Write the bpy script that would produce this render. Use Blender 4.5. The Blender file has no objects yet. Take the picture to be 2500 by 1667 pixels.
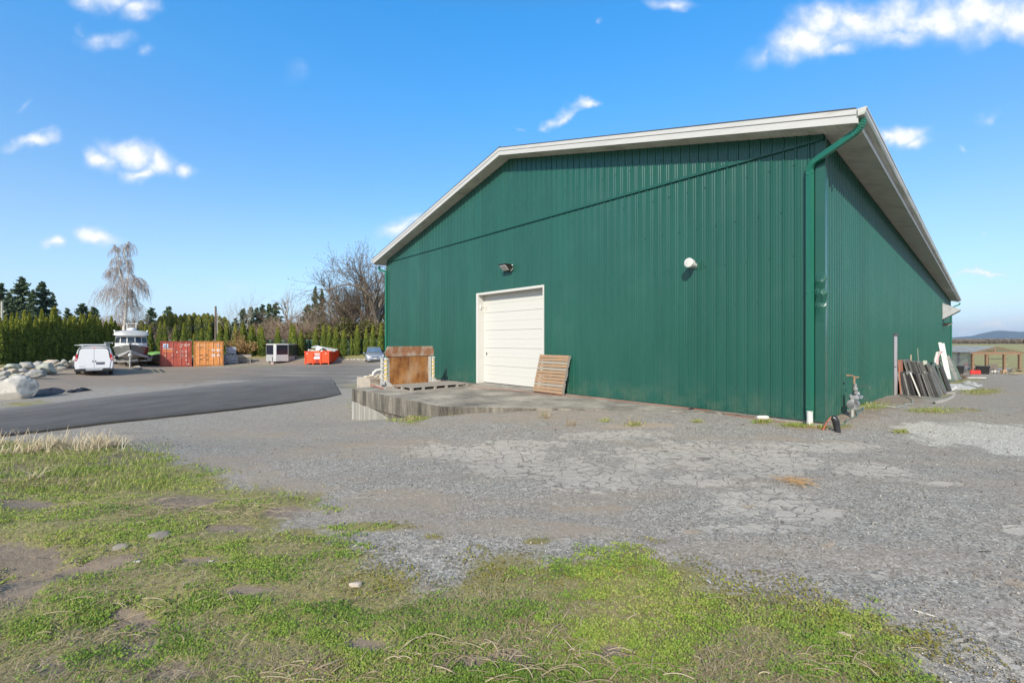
import bpy, math, random
import numpy as np
from mathutils import Vector, Matrix
rnd = random.Random(7); nr = np.random.default_rng(7)
S = bpy.context.scene
COL = S.collection
HAZE = .00007
# ------------------------------------------------------------------ camera
CAMZ = 1.6; FPX = 1064.0; CX = 1250.0; CY = 833.0
cam = bpy.data.cameras.new('camera'); camo = bpy.data.objects.new('camera', cam); COL.objects.link(camo)
camo.location = (0, 0, CAMZ); camo.rotation_euler = (math.pi / 2, 0, 0)
cam.sensor_width = 36; cam.lens = FPX / 2500 * 36; cam.clip_start = .05; cam.clip_end = 30000
S.camera = camo
S.view_settings.view_transform = 'Standard'; S.view_settings.look = 'None'
S.view_settings.exposure = 0.12; S.view_settings.gamma = 1
# ------------------------------------------------------------------ sun (from behind the camera, a little left, 32 degrees up)
SUNV = Vector((-.092, -.385, .25)).normalized()
sl = bpy.data.lights.new('sun', 'SUN'); sl.energy = 4.9; sl.angle = math.radians(.5); sl.color = (1, .91, .77)
so = bpy.data.objects.new('sun', sl); COL.objects.link(so)
so.rotation_euler = SUNV.to_track_quat('Z', 'Y').to_euler(); so.location = (0, -20, 30)
# ------------------------------------------------------------------ world
W = bpy.data.worlds.new('World'); S.world = W; W.use_nodes = True
wn = W.node_tree; wn.nodes.clear(); L = wn.links.new
def wnode(t, **k):
    n = wn.nodes.new(t)
    for a, b in k.items(): setattr(n, a, b)
    return n
def wmath(op, a, b=None, clamp=False):
    n = wnode('ShaderNodeMath', operation=op, use_clamp=clamp)
    for i, v in enumerate((a, b)):
        if v is None: continue
        if isinstance(v, (int, float)): n.inputs[i].default_value = v
        else: L(v, n.inputs[i])
    return n.outputs[0]
def wvec(op, a, b=None, out=0):
    n = wnode('ShaderNodeVectorMath', operation=op)
    for i, v in enumerate((a, b)):
        if v is None: continue
        if isinstance(v, (tuple, list)): n.inputs[i].default_value = v
        else: L(v, n.inputs[i])
    return n.outputs[out]
sky = wnode('ShaderNodeTexSky', sky_type='NISHITA', sun_disc=False)
sky.sun_elevation = math.asin(SUNV.z); sky.sun_rotation = math.atan2(SUNV.x, SUNV.y)
sky.altitude = 50; sky.air_density = 1.0; sky.dust_density = .6; sky.ozone_density = 2.2
hsv = wnode('ShaderNodeHueSaturation'); hsv.inputs['Saturation'].default_value = 1.12; hsv.inputs['Value'].default_value = 1.04
L(sky.outputs[0], hsv.inputs['Color'])
SKYOUT = hsv.outputs[0]
tc = wnode('ShaderNodeTexCoord'); sep = wnode('ShaderNodeSeparateXYZ'); L(tc.outputs['Generated'], sep.inputs[0])
ysafe = wmath('MAXIMUM', sep.outputs[1], .02)
u = wmath('DIVIDE', sep.outputs[0], ysafe); v = wmath('DIVIDE', sep.outputs[2], ysafe)
cmb = wnode('ShaderNodeCombineXYZ'); L(u, cmb.inputs[0]); L(v, cmb.inputs[1])
n1 = wnode('ShaderNodeTexNoise'); n1.inputs['Scale'].default_value = 9; n1.inputs['Detail'].default_value = 4; n1.inputs['Roughness'].default_value = .5
L(cmb.outputs[0], n1.inputs['Vector'])
dist = wvec('MULTIPLY', wvec('SUBTRACT', n1.outputs['Color'], (.5, .5, .5)), (.13, .10, 0))
pos = wvec('ADD', cmb.outputs[0], dist)
# clouds: (px, py, rx, ry, slope, density) given as bearings of the cloud from the yard
CL = [(1960, 95, 120, 62, .3, 1), (2010, 50, 90, 50, .2, 1), (2110, 62, 150, 72, 0, 1), (2260, 40, 170, 72, 0, 1), (2400, 40, 160, 80, 0, 1), (2520, 56, 150, 62, 0, 1), (2190, 90, 120, 40, .1, .7), (1870, 135, 60, 40, .6, .6), (2050, 120, 80, 26, 0, .7),
      (1362, 285, 62, 22, .5, .9), (1420, 250, 48, 14, .2, .8), (1330, 305, 24, 14, .5, .6), (2205, 332, 75, 42, -.1, 1), (2245, 352, 40, 30, 0, .9), (2165, 325, 50, 22, 0, .8), (2406, 285, 34, 16, .3, .5),
      (1645, 8, 70, 26, -.2, .75), (1468, 48, 14, 12, 0, .4), (252, 392, 56, 38, 0, 1), (315, 370, 70, 44, -.15, 1), (375, 392, 66, 46, -.2, 1), (445, 415, 42, 24, -.1, .8), (335, 420, 60, 24, 0, .9),
      (72, 345, 72, 24, .12, .9), (125, 594, 36, 23, 0, .95), (245, 582, 70, 27, 0, .95), (250, 0, 110, 40, -.1, .85), (340, 24, 58, 34, 0, .75), (265, 92, 75, 27, .1, .55), (352, 122, 26, 24, 0, .4), (215, 72, 22, 16, 0, .35),
      (60, 245, 38, 16, .5, .3), (722, 165, 34, 48, 0, .2), (975, 545, 66, 30, .2, .75), (1010, 530, 40, 22, 0, .8), (2400, 670, 100, 10, 0, .8), (2350, 371, 24, 14, 0, .35), (2400, 574, 16, 10, 0, .4), (1262, 325, 12, 8, 0, .3),
      (2420, 800, 170, 26, .05, .85), (2500, 776, 120, 20, 0, .6), (560, 690, 90, 26, 0, .25), (30, 800, 400, 30, 0, .2)]
mask = None
for (px, py, rx, ry, sl_, dn) in CL:
    c0 = ((px - CX) / FPX, (CY - py) / FPX, 0)
    q = wvec('SUBTRACT', pos, c0)
    if abs(sl_) > .01:
        vr = wnode('ShaderNodeVectorRotate', rotation_type='Z_AXIS'); vr.inputs['Angle'].default_value = -math.atan(sl_); L(q, vr.inputs['Vector']); q = vr.outputs[0]
    q = wvec('MULTIPLY', q, (FPX / rx, FPX / ry, 0))
    ln = wvec('LENGTH', q, None, 1)
    m = wmath('MULTIPLY', wmath('SUBTRACT', 1.12, ln, True), dn)
    mask = m if mask is None else wmath('MAXIMUM', mask, m)
n2 = wnode('ShaderNodeTexNoise'); n2.inputs['Scale'].default_value = 13; n2.inputs['Detail'].default_value = 6; n2.inputs['Roughness'].default_value = .6
L(cmb.outputs[0], n2.inputs['Vector'])
mm = wmath('ADD', mask, wmath('MULTIPLY', wmath('SUBTRACT', n2.outputs[0], .5), wmath('MULTIPLY', mask, 1.9)))
mr = wnode('ShaderNodeMapRange', interpolation_type='SMOOTHSTEP'); mr.inputs['From Min'].default_value = .0; mr.inputs['From Max'].default_value = 1.15
L(mm, mr.inputs['Value'])
front = wmath('GREATER_THAN', sep.outputs[1], .05)
cm = wmath('MULTIPLY', mr.outputs[0], front)
# unseen cloud behind and above, added to whiten the blue fill light
n3 = wnode('ShaderNodeTexNoise'); n3.inputs['Scale'].default_value = 2.4; n3.inputs['Detail'].default_value = 6
L(tc.outputs['Generated'], n3.inputs['Vector'])
mr3 = wnode('ShaderNodeMapRange', interpolation_type='SMOOTHSTEP'); mr3.inputs['From Min'].default_value = .36; mr3.inputs['From Max'].default_value = .56; L(n3.outputs[0], mr3.inputs['Value'])
cm = wmath('MAXIMUM', cm, wmath('MULTIPLY', mr3.outputs[0], wmath('SUBTRACT', 1, wmath('MULTIPLY', wmath('ADD', sep.outputs[1], .4), 3, True))))
ccol = wnode('ShaderNodeMixRGB'); ccol.inputs[1].default_value = (6.6, 7.5, 9.4, 1); ccol.inputs[2].default_value = (10.4, 10.4, 10.6, 1)
L(wmath('MULTIPLY', mm, 1.25, True), ccol.inputs[0])
# pale air near the horizon
gr_ = wnode('ShaderNodeValToRGB'); e_ = gr_.color_ramp.elements
GRS = [(0., (1.35, 1.5, 1.8)), (.09, (1.3, 1.5, 1.75)), (.215, (1.5, 1.72, 1.8)), (.38, (1.25, 1.98, 2.3)), (.47, (1.02, 2.2, 2.6)), (.6, (.75, 2.35, 2.9)), (.72, (1.4, 2.0, 2.1)), (1., (2.2, 1.9, 1.7))]  # sky tint by height; last stops, above the view, set for fill light
while len(e_) < len(GRS): e_.new(.5)
for i_, (p_, c_) in enumerate(GRS): e_[i_].position = p_; e_[i_].color = tuple(q / 4 for q in c_) + (1,)
L(wmath('ABSOLUTE', sep.outputs[2]), gr_.inputs[0])
SKYG = wvec('MULTIPLY', wvec('MULTIPLY', hsv.outputs[0], gr_.outputs[0]), (4, 4, 4))
hz = wmath('POWER', wmath('SUBTRACT', 1, wmath('ABSOLUTE', sep.outputs[2]), True), 9)
hzm = wnode('ShaderNodeMixRGB'); hzm.inputs[2].default_value = (7.2, 9.2, 11.6, 1); L(wmath('MULTIPLY', hz, .75), hzm.inputs[0]); L(SKYG, hzm.inputs[1])
mix = wnode('ShaderNodeMixRGB'); L(cm, mix.inputs[0]); L(hzm.outputs[0], mix.inputs[1]); L(ccol.outputs[0], mix.inputs[2])
bg = wnode('ShaderNodeBackground'); bg.inputs[1].default_value = .1; L(mix.outputs[0], bg.inputs[0])
wo = wnode('ShaderNodeOutputWorld'); L(bg.outputs[0], wo.inputs[0])
W.cycles.sampling_method = 'MANUAL'; W.cycles.sample_map_resolution = 512
S.cycles.use_denoising = True; S.cycles.denoising_prefilter = 'ACCURATE'
S.cycles.max_bounces = 6; S.cycles.transparent_max_bounces = 10

# ------------------------------------------------------------------ helpers
ORD = 'zeroth first second third fourth fifth sixth seventh eighth ninth tenth eleventh twelfth thirteenth fourteenth fifteenth sixteenth seventeenth eighteenth nineteenth twentieth'.split()
def tag(o, label=None, cat=None, group=None, kind=None):
    if label: o['label'] = label
    if cat: o['category'] = cat
    if group: o['group'] = group
    if kind: o['kind'] = kind
    return o
def empty(name, loc=(0, 0, 0), rz=0, label=None, cat=None, group=None):
    o = bpy.data.objects.new(name, None); COL.objects.link(o); o.location = loc; o.rotation_euler = (0, 0, rz); o.empty_display_size = .2
    return tag(o, label, cat, group)
def copy_tree(o, parent=None, top=True):
    c = o.copy(); COL.objects.link(c)
    if parent: c.parent = parent
    for ch in list(o.children): copy_tree(ch, c, False)
    return c
def npmesh(name, V, F, mats=None, smooth=False, parent=None, tint=None, loc=None):
    """V (n,3) array, F (m,k) array of equal-sided faces; tint: per-vertex value"""
    me = bpy.data.meshes.new(name); V = np.asarray(V, np.float32); F = np.asarray(F, np.int32)
    me.vertices.add(len(V)); me.vertices.foreach_set('co', V.ravel())
    k = F.shape[1]; me.loops.add(F.size); me.loops.foreach_set('vertex_index', F.ravel())
    me.polygons.add(len(F)); me.polygons.foreach_set('loop_start', np.arange(0, F.size, k, dtype=np.int32))
    me.update(calc_edges=True)
    if smooth: me.polygons.foreach_set('use_smooth', np.ones(len(F), bool))
    if tint is not None:
        a = me.attributes.new('tint', 'FLOAT', 'POINT'); a.data.foreach_set('value', np.asarray(tint, np.float32))
    for m in (mats if isinstance(mats, (list, tuple)) else [mats]):
        if m: me.materials.append(m)
    o = bpy.data.objects.new(name, me); COL.objects.link(o)
    if parent: o.parent = parent
    if loc is not None: o.location = loc
    return o
class MB:
    def __init__(s): s.v = []; s.f = []; s.mi = []; s.T = Matrix.Identity(4); s.m = 0
    def add(s, vs, fs):
        b = len(s.v); s.v += [tuple(s.T @ Vector(q)) for q in vs]
        s.f += [tuple(b + i for i in f) for f in fs]; s.mi += [s.m] * len(fs); return s
    def box(s, a, b, bev=0.0):
        x0, y0, z0 = [min(a[i], b[i]) for i in range(3)]; x1, y1, z1 = [max(a[i], b[i]) for i in range(3)]
        if bev <= 0:
            return s.add([(x0, y0, z0), (x1, y0, z0), (x1, y1, z0), (x0, y1, z0), (x0, y0, z1), (x1, y0, z1), (x1, y1, z1), (x0, y1, z1)],
                         [(0, 3, 2, 1), (4, 5, 6, 7), (0, 1, 5, 4), (1, 2, 6, 5), (2, 3, 7, 6), (3, 0, 4, 7)])
        c = bev; ring = [(x0 + c, y0), (x1 - c, y0), (x1, y0 + c), (x1, y1 - c), (x1 - c, y1), (x0 + c, y1), (x0, y1 - c), (x0, y0 + c)]
        rin = [(min(max(px, x0 + c), x1 - c), min(max(py, y0 + c), y1 - c)) for px, py in ring]
        vs = [(px, py, z0) for px, py in rin] + [(px, py, z0 + c) for px, py in ring] + [(px, py, z1 - c) for px, py in ring] + [(px, py, z1) for px, py in rin]
        fs = [tuple(range(7, -1, -1)), tuple(range(24, 32))]
        for r in range(3):
            for i in range(8): j = (i + 1) % 8; fs.append((r * 8 + i, r * 8 + j, r * 8 + 8 + j, r * 8 + 8 + i))
        return s.add(vs, fs)
    def obox(s, c, size, rot=(0, 0, 0), bev=0.0):
        T = s.T; from mathutils import Euler
        s.T = T @ Matrix.Translation(c) @ Euler(rot).to_matrix().to_4x4()
        s.box([-q / 2 for q in size], [q / 2 for q in size], bev); s.T = T; return s
    def loft(s, secs, cap=True, closed=True):
        n = len(secs[0]); vs = [p for q in secs for p in q]; fs = []
        for i in range(len(secs) - 1):
            for j in range(n if closed else n - 1):
                k = (j + 1) % n; fs.append((i * n + j, i * n + k, (i + 1) * n + k, (i + 1) * n + j))
        if cap: fs += [tuple(range(n - 1, -1, -1)), tuple((len(secs) - 1) * n + i for i in range(n))]
        return s.add(vs, fs)
    def prism(s, poly, y0, y1):  # poly in xz, extruded along y
        return s.loft([[(x, y0, z) for x, z in poly], [(x, y1, z) for x, z in poly]])
    def tube(s, pts, r, n=8, cap=True):
        pts = [Vector(p) for p in pts]; rs = r if isinstance(r, (list, tuple)) else [r] * len(pts); secs = []
        up = Vector((0, 0, 1)); pu = None
        for i, p in enumerate(pts):
            d = (pts[min(i + 1, len(pts) - 1)] - pts[max(i - 1, 0)]).normalized()
            a = (pu if pu is not None else (up if abs(d.z) < .9 else Vector((1, 0, 0))))
            a = (a - d * a.dot(d)).normalized(); pu = a; b = d.cross(a)
            secs.append([tuple(p + (a * math.cos(2 * math.pi * k / n) + b * math.sin(2 * math.pi * k / n)) * rs[i]) for k in range(n)])
        return s.loft(secs, cap)
    def cyl(s, a, b, r, n=12): return s.tube([a, b], r, n)
    def sphere(s, c, r, n=10, m=6):
        r = r if isinstance(r, (tuple, list)) else (r, r, r); secs = []
        for i in range(m + 1):
            th = math.pi * (i + .02) / (m + .04); secs.append([(c[0] + r[0] * math.sin(th) * math.cos(2 * math.pi * k / n), c[1] + r[1] * math.sin(th) * math.sin(2 * math.pi * k / n), c[2] - r[2] * math.cos(th)) for k in range(n)])
        return s.loft(secs)
    def build(s, name, mats, parent=None, smooth=False, loc=None, bevel=0):
        me = bpy.data.meshes.new(name); me.from_pydata(s.v, [], s.f)
        mats = mats if isinstance(mats, (list, tuple)) else [mats]
        for m in mats: me.materials.append(m)
        if len(mats) > 1: me.polygons.foreach_set('material_index', s.mi)
        if smooth:
            me.polygons.foreach_set('use_smooth', np.ones(len(me.polygons), bool))
            try: me.set_sharp_from_angle(angle=math.radians(38))
            except Exception: pass
        me.update()
        o = bpy.data.objects.new(name, me); COL.objects.link(o)
        if parent: o.parent = parent
        if loc is not None: o.location = loc
        if bevel:
            b = o.modifiers.new('bevel', 'BEVEL'); b.width = bevel; b.segments = 2; b.limit_method = 'ANGLE'
        return o
# ------------------------------------------------------------------ materials
MATS = {}
def mat(name, col, rough=.6, metal=0., var=.15, scale=3., bump=0., bscale=20., spec=.5, col2=None, stretch=None, dirt=None, coat=0):
    if name in MATS: return MATS[name]
    m = bpy.data.materials.new(name); m.use_nodes = True; t = m.node_tree; b = t.nodes['Principled BSDF']; l = t.links.new
    b.inputs['Roughness'].default_value = rough; b.inputs['Metallic'].default_value = metal
    b.inputs['Specular IOR Level'].default_value = spec; b.inputs['Coat Weight'].default_value = coat
    c1 = tuple(c * (1 - var) for c in col) + (1,); c2 = (tuple(c * (1 + var) for c in col) if col2 is None else tuple(col2)) + (1,)
    tcn = t.nodes.new('ShaderNodeTexCoord'); vec = tcn.outputs['Object']
    if stretch:
        mp = t.nodes.new('ShaderNodeMapping'); mp.inputs['Scale'].default_value = stretch; l(vec, mp.inputs[0]); vec = mp.outputs[0]
    n = t.nodes.new('ShaderNodeTexNoise'); n.inputs['Scale'].default_value = scale; n.inputs['Detail'].default_value = 8; n.inputs['Roughness'].default_value = .65; l(vec, n.inputs['Vector'])
    r = t.nodes.new('ShaderNodeValToRGB'); r.color_ramp.elements[0].position = .36; r.color_ramp.elements[1].position = .64
    r.color_ramp.elements[0].color = c1; r.color_ramp.elements[1].color = c2; l(n.outputs[0], r.inputs[0]); out = r.outputs[0]
    if dirt:  # (colour, amount, scale)
        n2 = t.nodes.new('ShaderNodeTexNoise'); n2.inputs['Scale'].default_value = dirt[2]; n2.inputs['Detail'].default_value = 6; l(vec, n2.inputs['Vector'])
        mrn = t.nodes.new('ShaderNodeMapRange'); mrn.inputs['From Min'].default_value = .62 - dirt[1] * .3; mrn.inputs['From Max'].default_value = .72; l(n2.outputs[0], mrn.inputs[0])
        mx = t.nodes.new('ShaderNodeMixRGB'); mx.inputs[2].default_value = tuple(dirt[0]) + (1,); l(mrn.outputs[0], mx.inputs[0]); l(out, mx.inputs[1]); out = mx.outputs[0]
    l(out, b.inputs['Base Color'])
    if bump:
        nb = t.nodes.new('ShaderNodeTexNoise'); nb.inputs['Scale'].default_value = bscale; nb.inputs['Detail'].default_value = 6; l(vec, nb.inputs['Vector'])
        bp = t.nodes.new('ShaderNodeBump'); bp.inputs['Strength'].default_value = bump; bp.inputs['Distance'].default_value = .02; l(nb.outputs[0], bp.inputs['Height']); l(bp.outputs[0], b.inputs['Normal'])
    MATS[name] = m; return m
def tintmat(name, stops, rough=.7, spec=.25, trans=0, noise=0, nscale=.6):
    """colour from the per-vertex 'tint' value"""
    if name in MATS: return MATS[name]
    m = bpy.data.materials.new(name); m.use_nodes = True; t = m.node_tree; b = t.nodes['Principled BSDF']; l = t.links.new
    b.inputs['Roughness'].default_value = rough; b.inputs['Specular IOR Level'].default_value = spec
    a = t.nodes.new('ShaderNodeAttribute'); a.attribute_name = 'tint'; fac = a.outputs['Fac']
    if noise:
        g = t.nodes.new('ShaderNodeNewGeometry'); n = t.nodes.new('ShaderNodeTexNoise'); n.inputs['Scale'].default_value = nscale; l(g.outputs['Position'], n.inputs['Vector'])
        q = t.nodes.new('ShaderNodeMath'); q.operation = 'MULTIPLY_ADD'; l(n.outputs[0], q.inputs[0]); q.inputs[1].default_value = noise; 
        q2 = t.nodes.new('ShaderNodeMath'); q2.operation = 'ADD'; l(fac, q2.inputs[0]); q2.inputs[1].default_value = -noise / 2; l(q2.outputs[0], q.inputs[2]); fac = q.outputs[0]
    r = t.nodes.new('ShaderNodeValToRGB'); e = r.color_ramp.elements
    while len(e) < len(stops): e.new(.5)
    for i, (p, c) in enumerate(stops): e[i].position = p; e[i].color = tuple(c) + (1,)
    l(fac, r.inputs[0]); l(r.outputs[0], b.inputs['Base Color'])
    if trans:
        tr = t.nodes.new('ShaderNodeBsdfTranslucent'); l(r.outputs[0], tr.inputs[0]); mx = t.nodes.new('ShaderNodeMixShader'); mx.inputs[0].default_value = trans
        l(b.outputs[0], mx.inputs[1]); l(tr.outputs[0], mx.inputs[2]); l(mx.outputs[0], t.nodes['Material Output'].inputs[0])
    MATS[name] = m; return m
# ------------------------------------------------------------------ value noise (numpy)
_tab = nr.random((256, 256))
def vnoise(x, y, oct=1):
    o = np.zeros_like(x, dtype=float); amp = 1.; tot = 0
    for k in range(oct):
        xi = np.floor(x).astype(int); yi = np.floor(y).astype(int); fx = x - xi; fy = y - yi
        fx = fx * fx * (3 - 2 * fx); fy = fy * fy * (3 - 2 * fy); a = _tab[xi & 255, yi & 255]; b = _tab[(xi + 1) & 255, yi & 255]; c = _tab[xi & 255, (yi + 1) & 255]; d = _tab[(xi + 1) & 255, (yi + 1) & 255]
        o += amp * ((a * (1 - fx) + b * fx) * (1 - fy) + (c * (1 - fx) + d * fx) * fy); tot += amp; amp *= .5; x = x * 2.03 + 17.3; y = y * 2.03 + 5.1
    return o / tot
# ------------------------------------------------------------------ building frame: t along the front wall from the near corner, v along the side wall
TH = math.radians(42.85); DV = Vector((-math.sin(TH), math.cos(TH), 0)); SV = Vector((math.cos(TH), math.sin(TH), 0))
CORN = Vector((6.274, 8.767, 0)); RZ = math.atan2(-math.cos(TH), math.sin(TH))
BW = 18.66; BL = 52.5; HW = 5.72
def BP(t, v, z=0): return CORN + DV * t + SV * v + Vector((0, 0, z))
# ------------------------------------------------------------------ terrain height
cp = [(0, 1, -.02), (-2, 1.5, -.02), (3, 2, -.05), (-3, 3, -.07), (0, 3, -.08), (3, 4, -.1), (6, 4, -.12), (0, -6, .1), (-8, -5, .1), (8, -5, 0),
      (6.2, 8.1, -.14), (8, 8.5, -.16), (5.2, 9.2, -.09), (4, 10.3, -.05), (2.5, 10.5, -.05), (.5, 10.5, -.1), (-1.7, 10.7, -.26), (-3, 11.8, -.52), (-4.6, 13.4, -.87), (-5.7, 15, -1.1),
      (-6.5, 17, -1.05), (-6, 12, -.85), (-3, 8, -.33), (0, 7, -.2), (3, 7, -.17), (-6, 8.5, -.52), (-8, 7.4, -.3), (-9.5, 8.1, -.26), (-7.2, 7.7, -.36), (-6.2, 7.8, -.43), (-5.2, 7, -.37), (-3.7, 5.8, -.28),
      (-11, 7.3, -.3), (-14.5, 9, -.85), (-17, 6, -.85), (-5, 5, -.2), (-3.5, 4, -.11), (-8, 5, -.12), (-4, 10, -.6), (-8, 10.5, -.82), (-11.5, 11, -.9), (-13.7, 11.7, -.95), (-11.3, 14.6, -.98), (-12, 13, -.95), (-20, 14, -.95), (-20, 18, -.92), (-8.5, 19, -1.05), (-8, 24, -1.0),
      (-30, 30, -.85), (-16, 30, -.95), (-33.7, 43, -.85), (-28, 45, -.8), (-22, 46, -.76), (-16, 49, -.78), (-20, 38, -.85), (-12, 36, -.9), (-24, 21.5, -.82), (-27, 27, -.85), (-30.5, 35, -.82), (-29.5, 24.5, -.38), (-33, 29, -.36), (-38, 38, -.36), (-43, 46, -.2), (-36, 60, .1), (-10, 60, .1), (-30, 80, 0), (-60, 60, .1), (-50, 40, 0), (-60, 20, .1),
      (8, 10, -.05), (9.2, 11, -.08), (10, 10, -.22), (12.5, 14.5, -.22), (14, 15.5, -.34), (16, 17, -.4), (15.5, 14, -.38), (20, 20, -.52), (21.5, 22.5, -.6), (26, 30, -.9), (32, 37, -1.15), (42, 46, -1.5), (46, 45, -1.6), (30, 20, -.45), (15, 8, -.2), (25, 12, -.3), (10, 5, -.15), (60, 60, -2), (45, 52, -1.7), (30, 44, -1.2), (47, 60, -1.7), (90, 90, -2.2)]
cp = np.array(cp); _d = np.hypot(cp[:, None, 0] - cp[None, :, 0], cp[:, None, 1] - cp[None, :, 1]); n_ = len(cp)
A_ = np.zeros((n_ + 1, n_ + 1)); A_[:n_, :n_] = np.sqrt(_d * _d + .6) - 1e-9; A_[:n_, n_] = 1; A_[n_, :n_] = 1; A_[:n_, :n_] -= .25 * np.eye(n_) * 0 
RW = np.linalg.solve(A_, np.append(cp[:, 2], 0))
def hfun(x, y):
    x = np.asarray(x, float); y = np.asarray(y, float); sh = x.shape; x = x.ravel(); y = y.ravel(); out = np.full(len(x), RW[-1])
    r0 = np.hypot(x, y - 20); k = np.minimum(1, 110 / np.maximum(r0, 1)); xc = x * k; yc = 20 + (y - 20) * k
    for i in range(n_): out += RW[i] * np.sqrt((xc - cp[i, 0]) ** 2 + (yc - cp[i, 1]) ** 2 + .6)
    w = np.clip((r0 - 110) / 300, 0, 1); out = out * (1 - w) + (-2.0) * w
    # raised grass bank at the back of the yard
    bk = 1 / (1 + np.exp(-(y - 49.5 - .0 * x) * 1.6)); bk *= np.clip((-6 - x) / 6, 0, 1) * np.clip((90 - y) / 20, 0, 1)
    out = out * (1 - bk) + (.08) * bk
    return out.reshape(sh)
def hdet(x, y):
    h = hfun(x, y); near = np.clip((30 - np.hypot(x, y)) / 20, 0, 1)
    return h + near * ((vnoise(x * .9, y * .9, 3) - .5) * .05 + (vnoise(x * 5 + 40, y * 5, 2) - .5) * .018)
import bisect
_gx = np.arange(-70, 70.01, .25); _gy = np.arange(.25, 110, .25); _GH = hfun(*np.meshgrid(_gx, _gy, indexing='ij')).tolist()
def hq(x, y):  # quick look-up of hfun
    fx = (x + 70) * 4; fy = (y - .25) * 4
    if fx < 0 or fy < 0 or fx >= len(_gx) - 1 or fy >= len(_gy) - 1: return float(hfun(np.array([x]), np.array([y]))[0])
    i = int(fx); j = int(fy); fx -= i; fy -= j; a = _GH[i]; b = _GH[i + 1]
    return (a[j] * (1 - fx) + b[j] * fx) * (1 - fy) + (a[j + 1] * (1 - fx) + b[j + 1] * fx) * fy
def axis(lo, hi, step, a, b):
    c = list(np.arange(lo, hi + 1e-6, step)); s = step; q = hi
    while q < b: s *= 1.14; q += s; c.append(q)
    s = step; q = lo
    while q > a: s *= 1.14; q -= s; c.insert(0, q)
    return np.array(c)
GX = axis(-13, 17, .07, -9000, 9000); GY = axis(.9, 15, .06, -3000, 12000)
XX, YY = np.meshgrid(GX, GY, indexing='ij'); ZZ = hdet(XX, YY)
def glook(A, x, y):  # bilinear look-up on the ground grid
    i = np.clip(np.searchsorted(GX, x) - 1, 0, len(GX) - 2); j = np.clip(np.searchsorted(GY, y) - 1, 0, len(GY) - 2); fx = (x - GX[i]) / (GX[i + 1] - GX[i]); fy = (y - GY[j]) / (GY[j + 1] - GY[j])
    return (A[i, j] * (1 - fx) + A[i + 1, j] * fx) * (1 - fy) + (A[i, j + 1] * (1 - fx) + A[i + 1, j + 1] * fx) * fy
_ZL = ZZ.tolist(); _gxl = GX.tolist(); _gyl = GY.tolist()
def H(x, y):
    i = bisect.bisect(_gxl, x) - 1; j = bisect.bisect(_gyl, y) - 1; fx = (x - _gxl[i]) / (_gxl[i + 1] - _gxl[i]); fy = (y - _gyl[j]) / (_gyl[j + 1] - _gyl[j]); a = _ZL[i]; b = _ZL[i + 1]
    return (a[j] * (1 - fx) + b[j] * fx) * (1 - fy) + (a[j + 1] * (1 - fx) + b[j + 1] * fx) * fy
def G(px, py):  # the ground point seen in that direction from the camera
    dx = (px - CX) / FPX; dz = (CY - py) / FPX; Y = 1.0
    while Y < 400:
        if CAMZ + dz * Y < hq(dx * Y, Y): break
        Y *= 1.03
    a = Y / 1.03; b = Y
    for _ in range(14):
        m = (a + b) / 2
        if CAMZ + dz * m < hq(dx * m, m): b = m
        else: a = m
    return Vector((dx * b, b, CAMZ + dz * b))
def AT(px, py, Y): return Vector(((px - CX) / FPX * Y, Y, CAMZ + (CY - py) / FPX * Y))
def face(p): return math.atan2(-p[0], p[1])  # turn local +y away from the camera
# ------------------------------------------------------------------ ground zones (world polygons / ellipses)
def sdf(px_, py_, poly):
    P = np.array(poly); d = np.full(px_.shape, 1e9); ins = np.zeros(px_.shape, bool)
    for i in range(len(P)):
        a = P[i]; b = P[(i + 1) % len(P)]; e = b - a; wx = px_ - a[0]; wy = py_ - a[1]
        t = np.clip((wx * e[0] + wy * e[1]) / (e @ e + 1e-12), 0, 1); d = np.minimum(d, (wx - t * e[0]) ** 2 + (wy - t * e[1]) ** 2)
        c = ((a[1] > py_) != (b[1] > py_)) & (px_ < (b[0] - a[0]) * (py_ - a[1]) / (b[1] - a[1] + 1e-12) + a[0]); ins ^= c
    return np.sqrt(d) * np.where(ins, 1, -1)
def ell(px_, py_, cx, cy, rx, ry, sl_=0.):
    """ellipse on the ground whose outline was measured in the photograph; returns 1 inside falling to 0"""
    c = G(cx, cy); a = G(cx + rx, cy + rx * sl_) - c; b = (G(cx, cy + ry) - G(cx, cy - ry)) / 2
    M = np.linalg.inv(np.array([[a.x, b.x], [a.y, b.y]])); dx = px_ - c.x; dy = py_ - c.y
    q = np.hypot(M[0, 0] * dx + M[0, 1] * dy, M[1, 0] * dx + M[1, 1] * dy); return np.clip(1.5 - q, 0, 1)
gpx = [(0, 1077), (106, 1080), (200, 1086), (272, 1095), (404, 1106), (447, 1136), (532, 1145), (566, 1183), (680, 1196), (766, 1213), (812, 1247), (700, 1262), (690, 1300), (790, 1296), (850, 1318), (898, 1353), (906, 1383), (979, 1396), (1072, 1425), (1123, 1421), (1183, 1374), (1225, 1362), (1353, 1370), (1440, 1352), (1523, 1340), (1587, 1349), (1693, 1383), (1791, 1430), (1898, 1447), (2004, 1472), (2089, 1510), (2174, 1532), (2238, 1557), (2259, 1583), (2300, 1667)]
gw = [tuple(G(x, y)[:2]) for x, y in gpx]
GRASS = gw + [(2.3, .5), (3, -30), (-60, -30), (-60, 2), (-21, 2), (-14.5, 7.2), (-12.5, 8.6)]
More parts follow.
